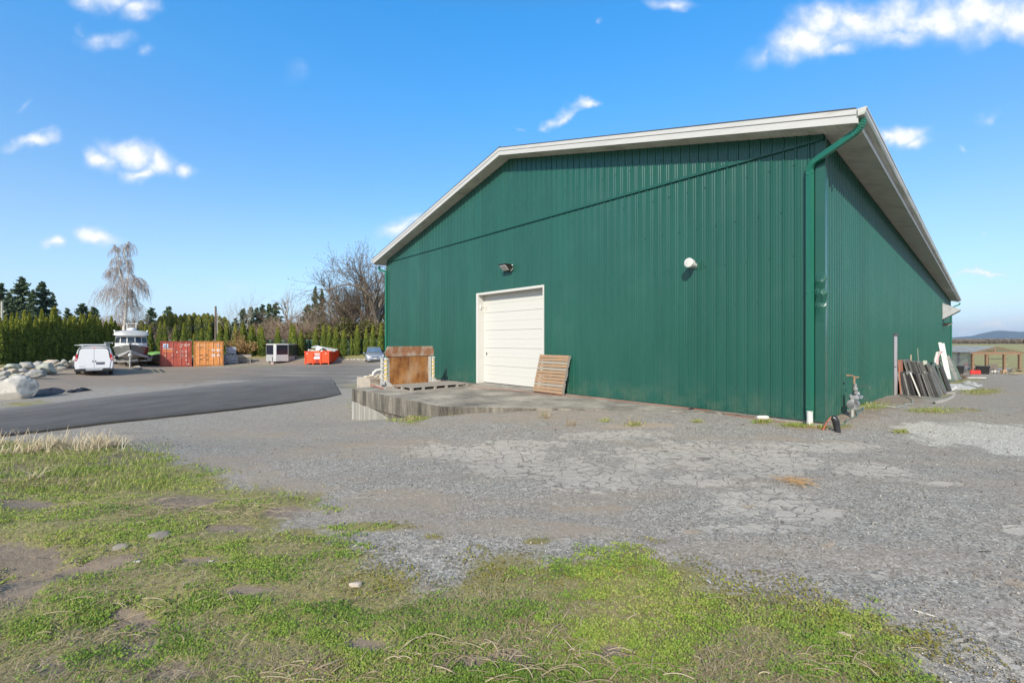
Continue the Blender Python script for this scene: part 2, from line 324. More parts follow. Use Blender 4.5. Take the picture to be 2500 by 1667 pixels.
GE = [(880, 1288, 140, 12, -.02, 1), (1030, 1016, 55, 9, -.2, .9), (1310, 1318, 45, 9, 0, .8), (1205, 1357, 25, 7, 0, .7), (1440, 1405, 160, 30, 0, .5), (1700, 1030, 20, 3, 0, .6), (1860, 1032, 28, 4, 0, .9), (1960, 1042, 50, 4, .05, .9), (2050, 1040, 40, 6, 0, .6), (2205, 1055, 22, 4, 0, .8), (2130, 990, 60, 14, 0, .55), (2330, 930, 45, 6, 0, .95), (2400, 955, 60, 9, -.05, .95), (2300, 960, 30, 8, 0, .8), (2360, 925, 60, 5, 0, .7), (2330, 1000, 90, 8, 0, .45), (2250, 1002, 60, 9, 0, .6),
      (1060, 1312, 30, 5, 0, .6), (880, 1000, 30, 22, .8, .6), (860, 940, 35, 10, 0, .6), (60, 985, 90, 7, -.1, .8), (360, 907, 110, 6, 0, .6), (600, 893, 120, 4, 0, .5)]
PE = [(1180, 1103, 190, 20, .05), (1330, 1143, 215, 34, .12), (1480, 1172, 70, 15, .1), (1560, 1136, 58, 20, 0), (1750, 1112, 250, 36, .02), (1870, 1140, 100, 20, 0), (2120, 1147, 115, 17, .12), (1960, 1250, 80, 22, .08), (1800, 1243, 70, 14, 0), (1870, 1212, 130, 26, .05), (1700, 1172, 75, 18, .05), (1500, 1060, 130, 12, 0), (1270, 1082, 110, 10, 0), (1995, 1418, 24, 10, 0), (2150, 1397, 20, 11, 0), (2395, 1595, 85, 16, .42), (2010, 1090, 130, 12, 0), (2290, 1180, 60, 5, .1), (2480, 1290, 30, 8, 0), (1850, 1285, 120, 12, 0)]
TE = [(1690, 1295, 28, 6, .05), (1830, 1230, 20, 4, 0), (2480, 1425, 30, 12, .2), (2028, 1330, 12, 8, 0), (1560, 1038, 90, 6, 0), (1500, 1255, 6, 4, 0)]
LE = [(2390, 1055, 170, 26, .03), (2500, 1080, 120, 26, .05), (2300, 1040, 100, 12, 0)]
ME = [(50, 1360, 110, 42, .1), (150, 1400, 160, 16, -.25), (40, 1440, 60, 40, 0), (330, 1510, 70, 30, .3), (330, 1590, 60, 30, 0), (420, 1640, 70, 25, 0), (290, 1120, 60, 12, -.1), (60, 1230, 70, 12, 0), (460, 1225, 80, 14, 0), (700, 1250, 60, 12, 0), (120, 1620, 50, 22, 0), (900, 1570, 60, 20, 0), (1200, 1610, 110, 22, 0), (610, 1440, 50, 10, 0), (1500, 1600, 70, 18, 0), (40, 1150, 60, 14, -.1), (480, 1370, 50, 10, 0), (560, 1290, 60, 9, 0)]
DE = [(700, 1180, 160, 34, .12), (950, 1230, 200, 22, .05), (560, 1130, 130, 20, .2), (900, 1090, 330, 22, .02), (600, 1060, 200, 14, 0), (1290, 1290, 330, 26, 0), (620, 1150, 130, 22, .2), (1000, 1215, 170, 26, 0), (1560, 1085, 130, 8, .2), (1690, 1140, 130, 10, 0), (1300, 1010, 300, 18, 0), (1830, 1070, 300, 7, .03), (1450, 1240, 150, 12, 0)]
YE = [(690, 905, 260, 18, -.02), (840, 900, 110, 20, 0), (800, 925, 70, 16, 0), (480, 925, 120, 7, -.05)]
RE = [(2120, 990, 80, 20, -.1), (2200, 975, 60, 10, 0), (1980, 1046, 60, 6, 0), (180, 920, 150, 28, -.05), (120, 940, 100, 20, 0), (400, 905, 220, 14, 0), (350, 928, 180, 14, -.03), (620, 886, 260, 6, 0), (900, 878, 130, 5, 0)]
def zones(x, y):
    x = np.asarray(x, float); y = np.asarray(y, float)
    g = np.clip(sdf(x, y, GRASS) * 1.6, -1, 1) + .0
    for q in GE: g = np.maximum(g, (ell(x, y, *q[:5]) * 1.4 - 1 + .0) * 1.0 if q[5] > .7 else ell(x, y, *q[:5]) * 1.15 - 1)
    bank = np.clip((y - 49.3) / 1.2, 0, 1) * np.clip((-5 - x) / 3, 0, 1)
    far = np.clip((np.hypot(x, y - 20) - 75) / 10, 0, 1)
    far = np.maximum(far, np.clip((-40 + -x * 1) / 4, 0, 1)); far = np.maximum(far, np.clip((y - 58) / 4, 0, 1) * (x > 20))
    left = np.clip((-x - .93 * y - 1.0 - 3.5) / 2, 0, 1) * np.clip((y - 14) / 3, 0, 1)
    g = np.maximum(g, np.maximum(np.maximum(bank, far), left) * 2 - 1)
    def mx(E): 
        o = np.zeros_like(x)
        for q in E: o = np.maximum(o, ell(x, y, *q[:5]))
        return o
    return g, mx(PE), mx(TE), mx(LE), mx(ME), mx(DE), mx(YE), mx(RE)
# ------------------------------------------------------------------ ground mesh: one sheet to the horizon
nx, ny = XX.shape
xf = XX.ravel(); yf = YY.ravel()
zg, zp, zt, zl, zm, zd, zy, zr = zones(xf, yf)
zz = ZZ.ravel() + np.clip(zg, 0, 1) * .02 * np.clip(vnoise(xf * 3, yf * 3, 2) - .3, 0, 1) * 2 - .012 * zm - .006 * zp
# tyre ruts pressed into the mud on the left
c0 = G(30, 1372); rr = np.clip(1.3 - np.hypot((xf - c0.x) / 1.0, (yf - c0.y) / .55), 0, 1); zz -= rr * .055 * (.5 + .5 * np.tanh(2 * np.sin((xf * .92 + yf * .4) * 44)))
c1 = G(90, 1405); rr = np.clip(1.2 - np.abs((yf - c1.y) - (xf - c1.x) * .35) / .12, 0, 1) * np.clip(1.2 - np.abs(xf - c1.x) / .8, 0, 1); zz -= rr * .04 * (.6 + .4 * np.sin(xf * 60))
c2 = G(310, 1515); rr = np.clip(1.3 - np.hypot((xf - c2.x) / .3, (yf - c2.y) / .25), 0, 1); zz -= rr * .05 * (.5 + .5 * np.tanh(2 * np.sin((xf + yf * .5) * 48)))
ZFIN = zz.reshape(nx, ny); ZG = [q.reshape(nx, ny) for q in (zg, zp, zt, zl, zm, zd, zy, zr)]
idx = np.arange(nx * ny).reshape(nx, ny); GF = np.stack([idx[:-1, :-1], idx[1:, :-1], idx[1:, 1:], idx[:-1, 1:]], -1).reshape(-1, 4)
def zonemat():
    m = bpy.data.materials.new('ground'); m.use_nodes = True; t = m.node_tree; b = t.nodes['Principled BSDF']; l = t.links.new
    N = lambda k, **kw: (lambda n: [setattr(n, a, v) for a, v in kw.items()] and n or n)(t.nodes.new(k))
    g = N('ShaderNodeNewGeometry'); P = g.outputs['Position']
    def nz(sc, det=5, stretch=None, rough=.6):
        v = P
        if stretch: mp = N('ShaderNodeMapping'); mp.inputs['Scale'].default_value = stretch; l(P, mp.inputs[0]); v = mp.outputs[0]
        n = N('ShaderNodeTexNoise'); n.inputs['Scale'].default_value = sc; n.inputs['Detail'].default_value = det; n.inputs['Roughness'].default_value = rough; l(v, n.inputs['Vector']); return n.outputs[0]
    def vo(sc, feat='F1', out='Color', rnd_=1):
        n = N('ShaderNodeTexVoronoi', feature=feat); n.inputs['Scale'].default_value = sc; n.inputs['Randomness'].default_value = rnd_; l(P, n.inputs['Vector']); return n.outputs[out]
    def M(op, a, c=None, clamp=False):
        n = N('ShaderNodeMath', operation=op, use_clamp=clamp)
        for i, q in enumerate((a, c)):
            if q is None: continue
            if isinstance(q, (int, float)): n.inputs[i].default_value = q
            else: l(q, n.inputs[i])
        return n.outputs[0]
    def at(nm): a = N('ShaderNodeAttribute'); a.attribute_name = nm; return a.outputs['Fac']
    def ramp(f, *st):
        r = N('ShaderNodeValToRGB'); e = r.color_ramp.elements
        while len(e) < len(st): e.new(.5)
        for i, (p, c) in enumerate(st): e[i].position = p; e[i].color = (tuple(c) if isinstance(c, tuple) else (c, c, c)) + (1,)
        l(f, r.inputs[0]); return r.outputs[0]
    def mixc(f, a, c):
        n = N('ShaderNodeMixRGB')
        l(f, n.inputs[0]) if not isinstance(f, float) else setattr(n.inputs[0], 'default_value', f)
        for i, q in ((1, a), (2, c)):
            if isinstance(q, tuple): n.inputs[i].default_value = q + (1,)
            else: l(q, n.inputs[i])
        return n.outputs[0]
    def sst(f, a, c):
        n = N('ShaderNodeMapRange', interpolation_type='SMOOTHSTEP'); n.inputs['From Min'].default_value = a; n.inputs['From Max'].default_value = c; l(f, n.inputs['Value']); return n.outputs[0]
    def sepv(c): s = N('ShaderNodeSeparateColor'); l(c, s.inputs[0]); return s.outputs[0]
    big = nz(.35, 4); mid = nz(2.2, 6); fine = nz(26, 5); strk = nz(1., 6, (.35, 1.6, 1), .65)
    s1 = sepv(vo(62)); s2 = sepv(vo(120)); s3 = sepv(vo(26))
    # gravel: stones of three sizes
    gr = ramp(s1, (.05, (.10, .092, .08)), (.4, (.29, .267, .232)), (.8, (.46, .428, .37)), (1., (.80, .75, .66)))
    gr = mixc(.42, gr, ramp(s2, (.0, (.09, .083, .07)), (.6, (.325, .30, .26)), (1., (.62, .58, .50))))
    gr = mixc(M('MULTIPLY', sst(s3, .78, .92), .5), gr, (.44, .41, .37))
    gr = mixc(M('MULTIPLY', sst(mid, .5, .7), .35), gr, (.22, .19, .155))
    gr = mixc(M('MULTIPLY', sst(strk, .42, .7), .55), gr, (.36, .29, .225))
    # fine dirt worn into the gravel
    dirt = mixc(fine, (.31, .245, .18), (.47, .385, .29))
    dm = sst(M('ADD', M('MULTIPLY', at('dirt'), .7), M('MULTIPLY', M('SUBTRACT', mid, .5), 2.0)), .25, .95)
    c = mixc(M('MULTIPLY', dm, .75), gr, dirt)
    # light crushed stone
    lm = sst(M('ADD', at('pale'), M('MULTIPLY', M('SUBTRACT', mid, .5), 1.6)), .3, .6)
    c = mixc(lm, c, ramp(s1, (.05, (.26, .24, .2)), (.4, (.50, .47, .41)), (1., (.8, .76, .68))))
    # old cracked asphalt showing through
    wv = N('ShaderNodeVectorMath', operation='MULTIPLY_ADD'); nn = N('ShaderNodeTexNoise'); nn.inputs['Scale'].default_value = 4; nn.inputs['Detail'].default_value = 5; l(P, nn.inputs['Vector'])
    l(nn.outputs['Color'], wv.inputs[0]); wv.inputs[1].default_value = (.55, .4, 0); l(P, wv.inputs[2])
    v1 = N('ShaderNodeTexVoronoi', feature='DISTANCE_TO_EDGE'); v1.inputs['Scale'].default_value = 4.2; l(wv.outputs[0], v1.inputs['Vector'])
    v2 = N('ShaderNodeTexVoronoi', feature='DISTANCE_TO_EDGE'); v2.inputs['Scale'].default_value = 8.5; l(wv.outputs[0], v2.inputs['Vector'])
    ck = M('MULTIPLY', sst(M('ADD', v1.outputs[0], M('MULTIPLY', M('SUBTRACT', fine, .5), .05)), .012, .045), sst(M('ADD', v2.outputs[0], M('MULTIPLY', mid, .10)), .035, .07))
    pm = sst(M('ADD', at('cracked'), M('MULTIPLY', M('SUBTRACT', M('ADD', M('MULTIPLY', mid, .45), M('MULTIPLY', nz(7, 6, None, .7), .6)), .53), 4.2)), .2, .6)
    pm2 = M('MULTIPLY', pm, ck)
    asp = mixc(fine, (.52, .465, .39), (.70, .635, .54)); asp = mixc(M('MULTIPLY', sst(s2, .82, .95), .6), asp, (.2, .2, .2))
    c = mixc(M('MULTIPLY', M('SUBTRACT', pm, pm2), .7), c, (.20, .18, .155)); c = mixc(M('MULTIPLY', pm2, .68), c, asp)
    # worn blacktop of the yard
    ym = sst(M('ADD', at('blacktop'), M('MULTIPLY', M('SUBTRACT', nz(1, 6, (.12, .55, 1), .7), .5), 2.6)), .2, .7)
    c = mixc(M('MULTIPLY', ym, .8), c, ramp(nz(1, 6, (.16, 1.1, 1), .75), (.34, (.10, .093, .082)), (.5, (.19, .172, .148)), (.66, (.36, .315, .26))))
    # reddish bare soil by the rocks
    rm = sst(M('ADD', at('soil'), M('MULTIPLY', M('SUBTRACT', mid, .5), 1.8)), .2, .8)
    c = mixc(M('MULTIPLY', rm, .7), c, mixc(nz(1, 6, (.6, 2.4, 1)), (.15, .105, .07), (.42, .34, .26)))
    tm = sst(M('ADD', at('sand'), M('MULTIPLY', M('SUBTRACT', fine, .5), 1.2)), .3, .6); c = mixc(M('MULTIPLY', tm, .7), c, (.46, .36, .26))
    # grass ground: thatch, moss, mud
    gsrc = M('ADD', at('grass'), M('ADD', M('MULTIPLY', M('SUBTRACT', mid, .5), 1.9), M('MULTIPLY', M('SUBTRACT', fine, .5), 1.2)))
    gm = sst(gsrc, -.25, .35)
    edge = sst(M('SUBTRACT', .55, M('ABSOLUTE', at('grass'))), 0, .5)
    gn = nz(9, 7, None, .7); gcol = ramp(M('ADD', M('MULTIPLY', gn, .6), M('MULTIPLY', nz(45, 5, None, .7), .4)), (.28, (.14, .105, .06)), (.40, (.26, .205, .115)), (.52, (.27, .26, .08)), (.62, (.36, .31, .13)), (.85, (.50, .40, .25)))
    gcol = mixc(M('MULTIPLY', sst(big, .45, .62), .35), gcol, (.20, .17, .10))
    gcol = mixc(M('MULTIPLY', edge, M('MULTIPLY', sst(mid, .42, .6), .6)), gcol, (.17, .14, .03))
    gcol = mixc(.4, gcol, mixc(s2, (.08, .07, .03), (.62, .56, .24)))
    mud = mixc(nz(14, 6), (.19, .15, .11), (.35, .28, .21))
    mdm = sst(M('ADD', at('mud'), M('MULTIPLY', M('SUBTRACT', M('ADD', M('MULTIPLY', mid, .4), M('MULTIPLY', gn, .6)), .47), 3.4)), .25, .75)
    gcol = mixc(mdm, gcol, mud)
    c = mixc(gm, c, gcol)
    l(c, b.inputs['Base Color']); b.inputs['Roughness'].default_value = .92; b.inputs['Specular IOR Level'].default_value = .25
    hh = M('ADD', M('ADD', M('MULTIPLY', s1, .55), M('MULTIPLY', s2, .3)), M('ADD', M('MULTIPLY', fine, .7), M('MULTIPLY', M('MULTIPLY', pm, ck), .6)))
    bp = N('ShaderNodeBump'); bp.inputs['Strength'].default_value = .9; bp.inputs['Distance'].default_value = .014; l(hh, bp.inputs['Height']); l(bp.outputs[0], b.inputs['Normal'])
    return m
gmat = zonemat()
ground = npmesh('ground', np.stack([xf, yf, zz], -1), GF, gmat, True)
for nm, arr in (('grass', zg), ('cracked', zp), ('sand', zt), ('pale', zl), ('mud', zm), ('dirt', zd), ('blacktop', zy), ('soil', zr)):
    a = ground.data.attributes.new(nm, 'FLOAT', 'POINT'); a.data.foreach_set('value', arr.astype(np.float32))
tag(ground, 'gravel and grass ground around the green metal building', 'ground', kind='structure')
# ------------------------------------------------------------------ new asphalt driveway: a raised slab with an edge
na = [Vector((*q, 0)) for q in ((-20, 2), (-16.6, 6.6), (-14.9, 9.5), (-13.65, 11.6), (-12.6, 13.3), (-11.55, 15.0), (-10.5, 16.9), (-9.55, 18.7), (-8.75, 20.1), (-8.45, 21.6))]
fa = [Vector((*q, 0)) for q in ((-28, 5), (-23, 11.5), (-19.3, 16.4), (-18.9, 19.1), (-18.6, 21.9), (-18.0, 25.0), (-17.0, 28.6), (-14.8, 31.0), (-12.6, 30.2), (-11.2, 27.6))]
def resamp(P, n):
    P = np.array([p[:2] for p in P]); d = np.r_[0, np.cumsum(np.hypot(*np.diff(P, axis=0).T))]; s = np.linspace(0, d[-1], n); return np.stack([np.interp(s, d, P[:, 0]), np.interp(s, d, P[:, 1])], -1)
NS = 220; NC = 30; a_ = resamp(na, NS); b_ = resamp(fa, NS); b_[:, 1] += (vnoise(np.arange(NS) * .5 + 40, np.zeros(NS), 3) - .5) * .35
w = np.linspace(0, 1, NC)[None, :, None]; wob = (vnoise(np.arange(NS) * .35, np.zeros(NS), 3) - .5) * .07
a_[:, 1] += wob; R = a_[:, None, :] * (1 - w) + b_[:, None, :] * w
rx = R[..., 0]; ry = R[..., 1]; tp_ = np.clip((NS - 1 - np.arange(NS)) / 30, 0, 1)[:, None] ** .6; tq_ = 1 - (1 - tp_) * w[..., 0] * 1.0; rz_ = glook(ZFIN, rx, ry) + .012 + .045 * tp_ * np.clip((1 - w[..., 0]) * 6, 0, 1) + 0
V = np.stack([rx, ry, rz_], -1); edge0 = V[:, :1].copy(); edge0[..., 1] -= .10; edge0[..., 2] -= .22; edge1 = V[:, -1:].copy(); edge1[..., 1] += .1; edge1[..., 2] -= .1
V = np.concatenate([edge0, V, edge1], 1); endc = V[-1:].copy(); endc[..., 0] += .05; endc[..., 2] -= .12; V = np.concatenate([V, endc], 0)
ii = np.arange(V.shape[0] * V.shape[1]).reshape(V.shape[:2]); RF = np.stack([ii[:-1, :-1], ii[1:, :-1], ii[1:, 1:], ii[:-1, 1:]], -1).reshape(-1, 4)
road_m = mat('fresh_asphalt', (.105, .10, .096), .8, var=.0, col2=(.20, .19, .18), scale=1.2, stretch=(.5, 2.2, 1), bump=.5, bscale=90, spec=.35, dirt=((.27, .25, .22), .2, 1.6))
rd_ = None
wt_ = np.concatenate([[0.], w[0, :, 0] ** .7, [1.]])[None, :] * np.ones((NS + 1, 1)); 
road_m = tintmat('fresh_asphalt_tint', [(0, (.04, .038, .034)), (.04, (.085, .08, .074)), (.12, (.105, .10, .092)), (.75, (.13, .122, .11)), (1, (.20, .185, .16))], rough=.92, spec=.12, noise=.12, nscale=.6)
_t = road_m.node_tree; _b = _t.nodes['Principled BSDF']; _g = _t.nodes.new('ShaderNodeNewGeometry'); _v = _t.nodes.new('ShaderNodeTexVoronoi'); _v.inputs['Scale'].default_value = 60; _n = _t.nodes.new('ShaderNodeTexNoise'); _n.inputs['Scale'].default_value = 3; _n.inputs['Detail'].default_value = 8; _n.inputs['Roughness'].default_value = .75
_a1 = _t.nodes.new('ShaderNodeAttribute'); _a1.attribute_name = 'lane'; _a2 = _t.nodes.new('ShaderNodeAttribute'); _a2.attribute_name = 'run'; _c = _t.nodes.new('ShaderNodeCombineXYZ'); _t.links.new(_a1.outputs['Fac'], _c.inputs[0]); _t.links.new(_a2.outputs['Fac'], _c.inputs[1]); _t.links.new(_c.outputs[0], _n.inputs['Vector']); _n.inputs['Scale'].default_value = 1.; _t.links.new(_g.outputs['Position'], _v.inputs['Vector'])
_m = _t.nodes.new('ShaderNodeMixRGB'); _m.blend_type = 'OVERLAY'; _m.inputs[0].default_value = .75; _l0 = _b.inputs['Base Color'].links[0].from_socket; _t.links.new(_l0, _m.inputs[1]); _t.links.new(_n.outputs[0], _m.inputs[2]); _m2 = _t.nodes.new('ShaderNodeMixRGB'); _m2.blend_type = 'OVERLAY'; _m2.inputs[0].default_value = .3; _t.links.new(_m.outputs[0], _m2.inputs[1]); _t.links.new(_v.outputs['Color'], _m2.inputs[2]); _h = _t.nodes.new('ShaderNodeHueSaturation'); _h.inputs['Saturation'].default_value = .7; _t.links.new(_m2.outputs[0], _h.inputs['Color']); _t.links.new(_h.outputs[0], _b.inputs['Base Color'])
_bp = _t.nodes.new('ShaderNodeBump'); _bp.inputs['Strength'].default_value = .5; _bp.inputs['Distance'].default_value = .01; _t.links.new(_v.outputs['Distance'], _bp.inputs['Height']); _t.links.new(_bp.outputs[0], _b.inputs['Normal'])
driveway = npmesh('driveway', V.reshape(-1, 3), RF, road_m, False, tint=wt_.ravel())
_ln = wt_ * 12; _rn = np.arange(NS + 1)[:, None] * .05 * np.ones((1, NC + 2))
for _nm, _ar in (('lane', _ln), ('run', _rn)):
    _a = driveway.data.attributes.new(_nm, 'FLOAT', 'POINT'); _a.data.foreach_set('value', _ar.astype(np.float32).ravel()); tag(driveway, 'fresh dark asphalt driveway curving across the gravel', 'driveway', kind='structure')
# ------------------------------------------------------------------ warehouse
green = None
def greenmat(nm, col):
    m = bpy.data.materials.new(nm); m.use_nodes = True; t = m.node_tree; b = t.nodes['Principled BSDF']; l = t.links.new
    g = t.nodes.new('ShaderNodeTexCoord'); n = t.nodes.new('ShaderNodeTexNoise'); n.inputs['Scale'].default_value = 1.3; n.inputs['Detail'].default_value = 8; n.inputs['Roughness'].default_value = .7
    mp = t.nodes.new('ShaderNodeMapping'); mp.inputs['Scale'].default_value = (1.4, 1.4, .3); l(g.outputs['Object'], mp.inputs[0]); l(mp.outputs[0], n.inputs['Vector'])
    r = t.nodes.new('ShaderNodeValToRGB'); r.color_ramp.elements[0].position = .3; r.color_ramp.elements[1].position = .72
    r.color_ramp.elements[0].color = tuple(c * .9 for c in col) + (1,); r.color_ramp.elements[1].color = tuple(min(1, c * 1.06 + .003) for c in col) + (1,); l(n.outputs[0], r.inputs[0])
    # chalky weathering film and splash dust near the bottom edge
    n2 = t.nodes.new('ShaderNodeTexNoise'); n2.inputs['Scale'].default_value = .8; n2.inputs['Detail'].default_value = 6; l(g.outputs['Object'], n2.inputs['Vector'])
    m2 = t.nodes.new('ShaderNodeMapRange'); m2.inputs['From Min'].default_value = .55; m2.inputs['From Max'].default_value = .8; m2.inputs['To Max'].default_value = .07; l(n2.outputs[0], m2.inputs[0])
    mx = t.nodes.new('ShaderNodeMixRGB'); mx.inputs[2].default_value = (.16, .24, .2, 1); l(m2.outputs[0], mx.inputs[0]); l(r.outputs[0], mx.inputs[1])
    sx_ = t.nodes.new('ShaderNodeSeparateXYZ'); l(g.outputs['Object'], sx_.inputs[0]); ad = t.nodes.new('ShaderNodeMath'); ad.operation = 'ADD'; l(sx_.outputs[0], ad.inputs[0]); l(sx_.outputs[1], ad.inputs[1]); dv = t.nodes.new('ShaderNodeMath'); dv.operation = 'DIVIDE'; dv.inputs[1].default_value = .9144; l(ad.outputs[0], dv.inputs[0]); fl = t.nodes.new('ShaderNodeMath'); fl.operation = 'FLOOR'; l(dv.outputs[0], fl.inputs[0]); wnz = t.nodes.new('ShaderNodeTexWhiteNoise'); wnz.noise_dimensions = '1D'; l(fl.outputs[0], wnz.inputs['W'])
    mv = t.nodes.new('ShaderNodeMapRange'); mv.inputs['To Min'].default_value = .93; mv.inputs['To Max'].default_value = 1.08; l(wnz.outputs['Value'], mv.inputs[0]); hv = t.nodes.new('ShaderNodeHueSaturation'); l(mv.outputs[0], hv.inputs['Value']); l(mx.outputs[0], hv.inputs['Color'])
    zr_ = t.nodes.new('ShaderNodeMapRange'); zr_.interpolation_type = 'SMOOTHSTEP'; zr_.inputs['From Min'].default_value = .75; zr_.inputs['From Max'].default_value = 0; l(sx_.outputs[2], zr_.inputs[0]); n4 = t.nodes.new('ShaderNodeTexNoise'); n4.inputs['Scale'].default_value = 2.2; n4.inputs['Detail'].default_value = 8; n4.inputs['Roughness'].default_value = .7; l(g.outputs['Object'], n4.inputs['Vector']); m4 = t.nodes.new('ShaderNodeMapRange'); m4.inputs['From Min'].default_value = .42; m4.inputs['From Max'].default_value = .75; m4.inputs['To Max'].default_value = .35; l(n4.outputs[0], m4.inputs[0]); mu = t.nodes.new('ShaderNodeMath'); mu.operation = 'MULTIPLY'; l(zr_.outputs[0], mu.inputs[0]); l(m4.outputs[0], mu.inputs[1])
    ms = t.nodes.new('ShaderNodeMixRGB'); ms.inputs[2].default_value = (.17, .18, .13, 1); l(mu.outputs[0], ms.inputs[0]); l(hv.outputs[0], ms.inputs[1]); l(ms.outputs[0], b.inputs['Base Color'])
    b.inputs['Roughness'].default_value = .27; b.inputs['Specular IOR Level'].default_value = .5
    nb = t.nodes.new('ShaderNodeTexNoise'); nb.inputs['Scale'].default_value = 1.6; l(mp.outputs[0], nb.inputs['Vector']); bp = t.nodes.new('ShaderNodeBump'); bp.inputs['Strength'].default_value = .25; bp.inputs['Distance'].default_value = .02
    l(nb.outputs[0], bp.inputs['Height']); l(bp.outputs[0], b.inputs['Normal']); return m
GRN = greenmat('green_siding', (.014, .090, .066)); GRN2 = greenmat('green_trim', (.018, .155, .10))
WHT = mat('white_paint', (.74, .79, .84), .45, var=.04, scale=2, dirt=((.6, .59, .55), -.35, 1.0))
FAS = mat('fascia_white', (.52, .515, .50), .5, var=.05, scale=3, stretch=(.3, 3, 3), dirt=((.45, .43, .39), -.1, 2.2))
SOF = mat('soffit_grey', (.56, .54, .48), .6, var=.12, scale=2.5, bump=.2, bscale=30, dirt=((.38, .36, .3), .2, 1.4))
ROOFM = mat('roof_metal', (.3, .31, .31), .45, .3, var=.1)
CONC = mat('concrete', (.34, .32, .285), .9, var=.22, scale=2.2, bump=.4, bscale=25, dirt=((.17, .165, .15), .55, .8), spec=.2)
DARK = mat('dark_gap', (.01, .012, .012), .8, var=.1)
ware = empty('warehouse', CORN, RZ, 'large green metal-clad warehouse with a white overhead door under a low gable', 'warehouse')
# local frame: x = -t, y = v
RZT = 8.38; SLP = .2535; RD = BW / 2
def roofz(t): return RZT - SLP * abs(t - RD)
prof = [(0, 0), (.015, .022), (.040, .022), (.055, 0), (.093, 0), (.100, .004), (.112, .004), (.119, 0), (.150, 0), (.157, .004), (.169, .004), (.176, 0)]
PIT = .2286
def corr(t0, t1):
    o = []; k = math.floor(t0 / PIT) - 1
    while k * PIT < t1:
        for a, h in prof:
            t = k * PIT + a
            if t0 < t < t1: o.append((t, h))
        k += 1
    hh = lambda t: next((h for a, h in [(p[0], p[1]) for p in prof][::-1] if (t % PIT) >= a), 0)
    return [(t0, 0)] + o + [(t1, 0)]
def panel(t0, t1, zb, zt, out0=0.):
    """corrugated front-wall sheet; ribs stand out towards -y"""
    P = corr(t0, t1); vs = []; fs = []
    for i, (t, h) in enumerate(P):
        b = zb(t) if callable(zb) else zb; tp = zt(t) if callable(zt) else zt
        vs += [(-t, -h - out0, b), (-t, -h - out0, tp)]
    for i in range(len(P) - 1): fs.append((2 * i, 2 * i + 1, 2 * i + 3, 2 * i + 2))
    return vs, fs
TRZ = 5.69; D0, D1, DH = 7.657, 11.25, 3.47
mb = MB()
for a in ((0.0, D0, 0, TRZ), (D0, D1, DH, TRZ), (D1, BW, 0, TRZ)): mb.add(*panel(*a))
mb.add(*panel(.0, RD, TRZ - .02, lambda t: max(TRZ, roofz(t) - .25), .022)); mb.add(*panel(RD, BW, TRZ - .02, lambda t: max(TRZ, roofz(t) - .25), .022))
for row, z in enumerate((.06, .55, 1.5, 2.45, 3.4, 4.35, 5.3)):   # screw heads
    for k in range(1, int(BW / PIT)):
        t = k * PIT + .075 + (.15 if False else 0) + rnd.uniform(-.012, .012)
        if (k + row) % 2 or (D0 - .05 < t < D1 + .05 and z < DH + .1): continue
        mb.box((-t - .013, -.016, z - .013), (-t + .013, 0.001, z + .013))
for z in (6.3, 6.9, 7.5):
    for k in range(1, int(BW / PIT)):
        t = k * PIT + .075
        if k % 2 and z < roofz(t) - .4: mb.box((-t - .013, -.04, z - .013), (-t + .013, -.02, z + .013))
mb.build('front_wall', GRN, ware)
# side wall (towards +x is the outside; x = 0 plane)
P = corr(0, BL); vs = []; fs = []
for t, h in P:
    vs += [(h, t, -.02 - max(0, t - 1.5) * .06), (h, t, HW)]
for i in range(len(P) - 1): fs.append((2 * i, 2 * i + 2, 2 * i + 3, 2 * i + 1))
mb = MB(); mb.add(vs, fs)
for z in (.55, 1.5, 2.45, 3.4, 4.35, 5.3):
    for k in range(1, 70):
        if k % 2: continue
        t = k * PIT + .075; mb.box((-.001, t - .013, z - .013), (.016, t + .013, z + .013))
mb.build('side_wall', GRN, ware)
mb = MB(); mb.add([(-BW, 0, -1.5), (-BW, BL, -1.5), (-BW, BL, HW), (-BW, 0, HW)], [(0, 1, 2, 3)]); mb.build('far_side_wall', GRN, ware)
mb = MB(); mb.add([(0, BL, -3.2), (-BW, BL, -3.2), (-BW, BL, HW), (-RD, BL, RZT - .25), (0, BL, HW)], [(0, 4, 3, 2, 1)]); mb.build('back_wall', GRN, ware)
# concrete foundation, set back 25 mm under the siding
mb = MB(); mb.box((-BW + .03, .03, -1.6), (-D1, .25, .015)); mb.box((-D1, .03, -1.6), (-D0, .6, -.005)); mb.box((-D0, .03, -1.6), (-.03, .25, .015)); mb.box((-.25, .25, -4), (-.03, BL, -.05)); mb.build('foundation', CONC, ware)
# drip edge under the siding
for a, b in ((.02, D0 - .06), (D1 + .06, BW - .02)): MB().box((-b, -.028, -.018), (-a, .02, .006)).build('base_trim', GRN, ware)
# header flashing across the gable
mb = MB(); mb.box((-BW, -.034, TRZ - .035), (0, -.001, TRZ + .02)); mb.box((-BW, -.05, TRZ - .05), (0, -.024, TRZ - .035)); mb.build('gable_flashing', GRN, ware)
# corner trims
mb = MB()
mb.box((-.14, -.03, -.02), (.03, -.024, 2.03)); mb.box((-.14, -.03, 2.95), (.03, -.024, TRZ - .06)); mb.box((.024, -.024, -.02), (.03, .12, 2.03)); mb.box((.024, -.024, 2.95), (.03, .12, HW - .02))
ct = mb.build('corner_trim', GRN, ware)
MB().box((-BW - .03, -.03, 0), (-BW + .12, -.024, TRZ - .06)).box((-BW - .03, -.024, 0), (-BW - .024, .14, TRZ)).build('corner_trim', GRN, ware)
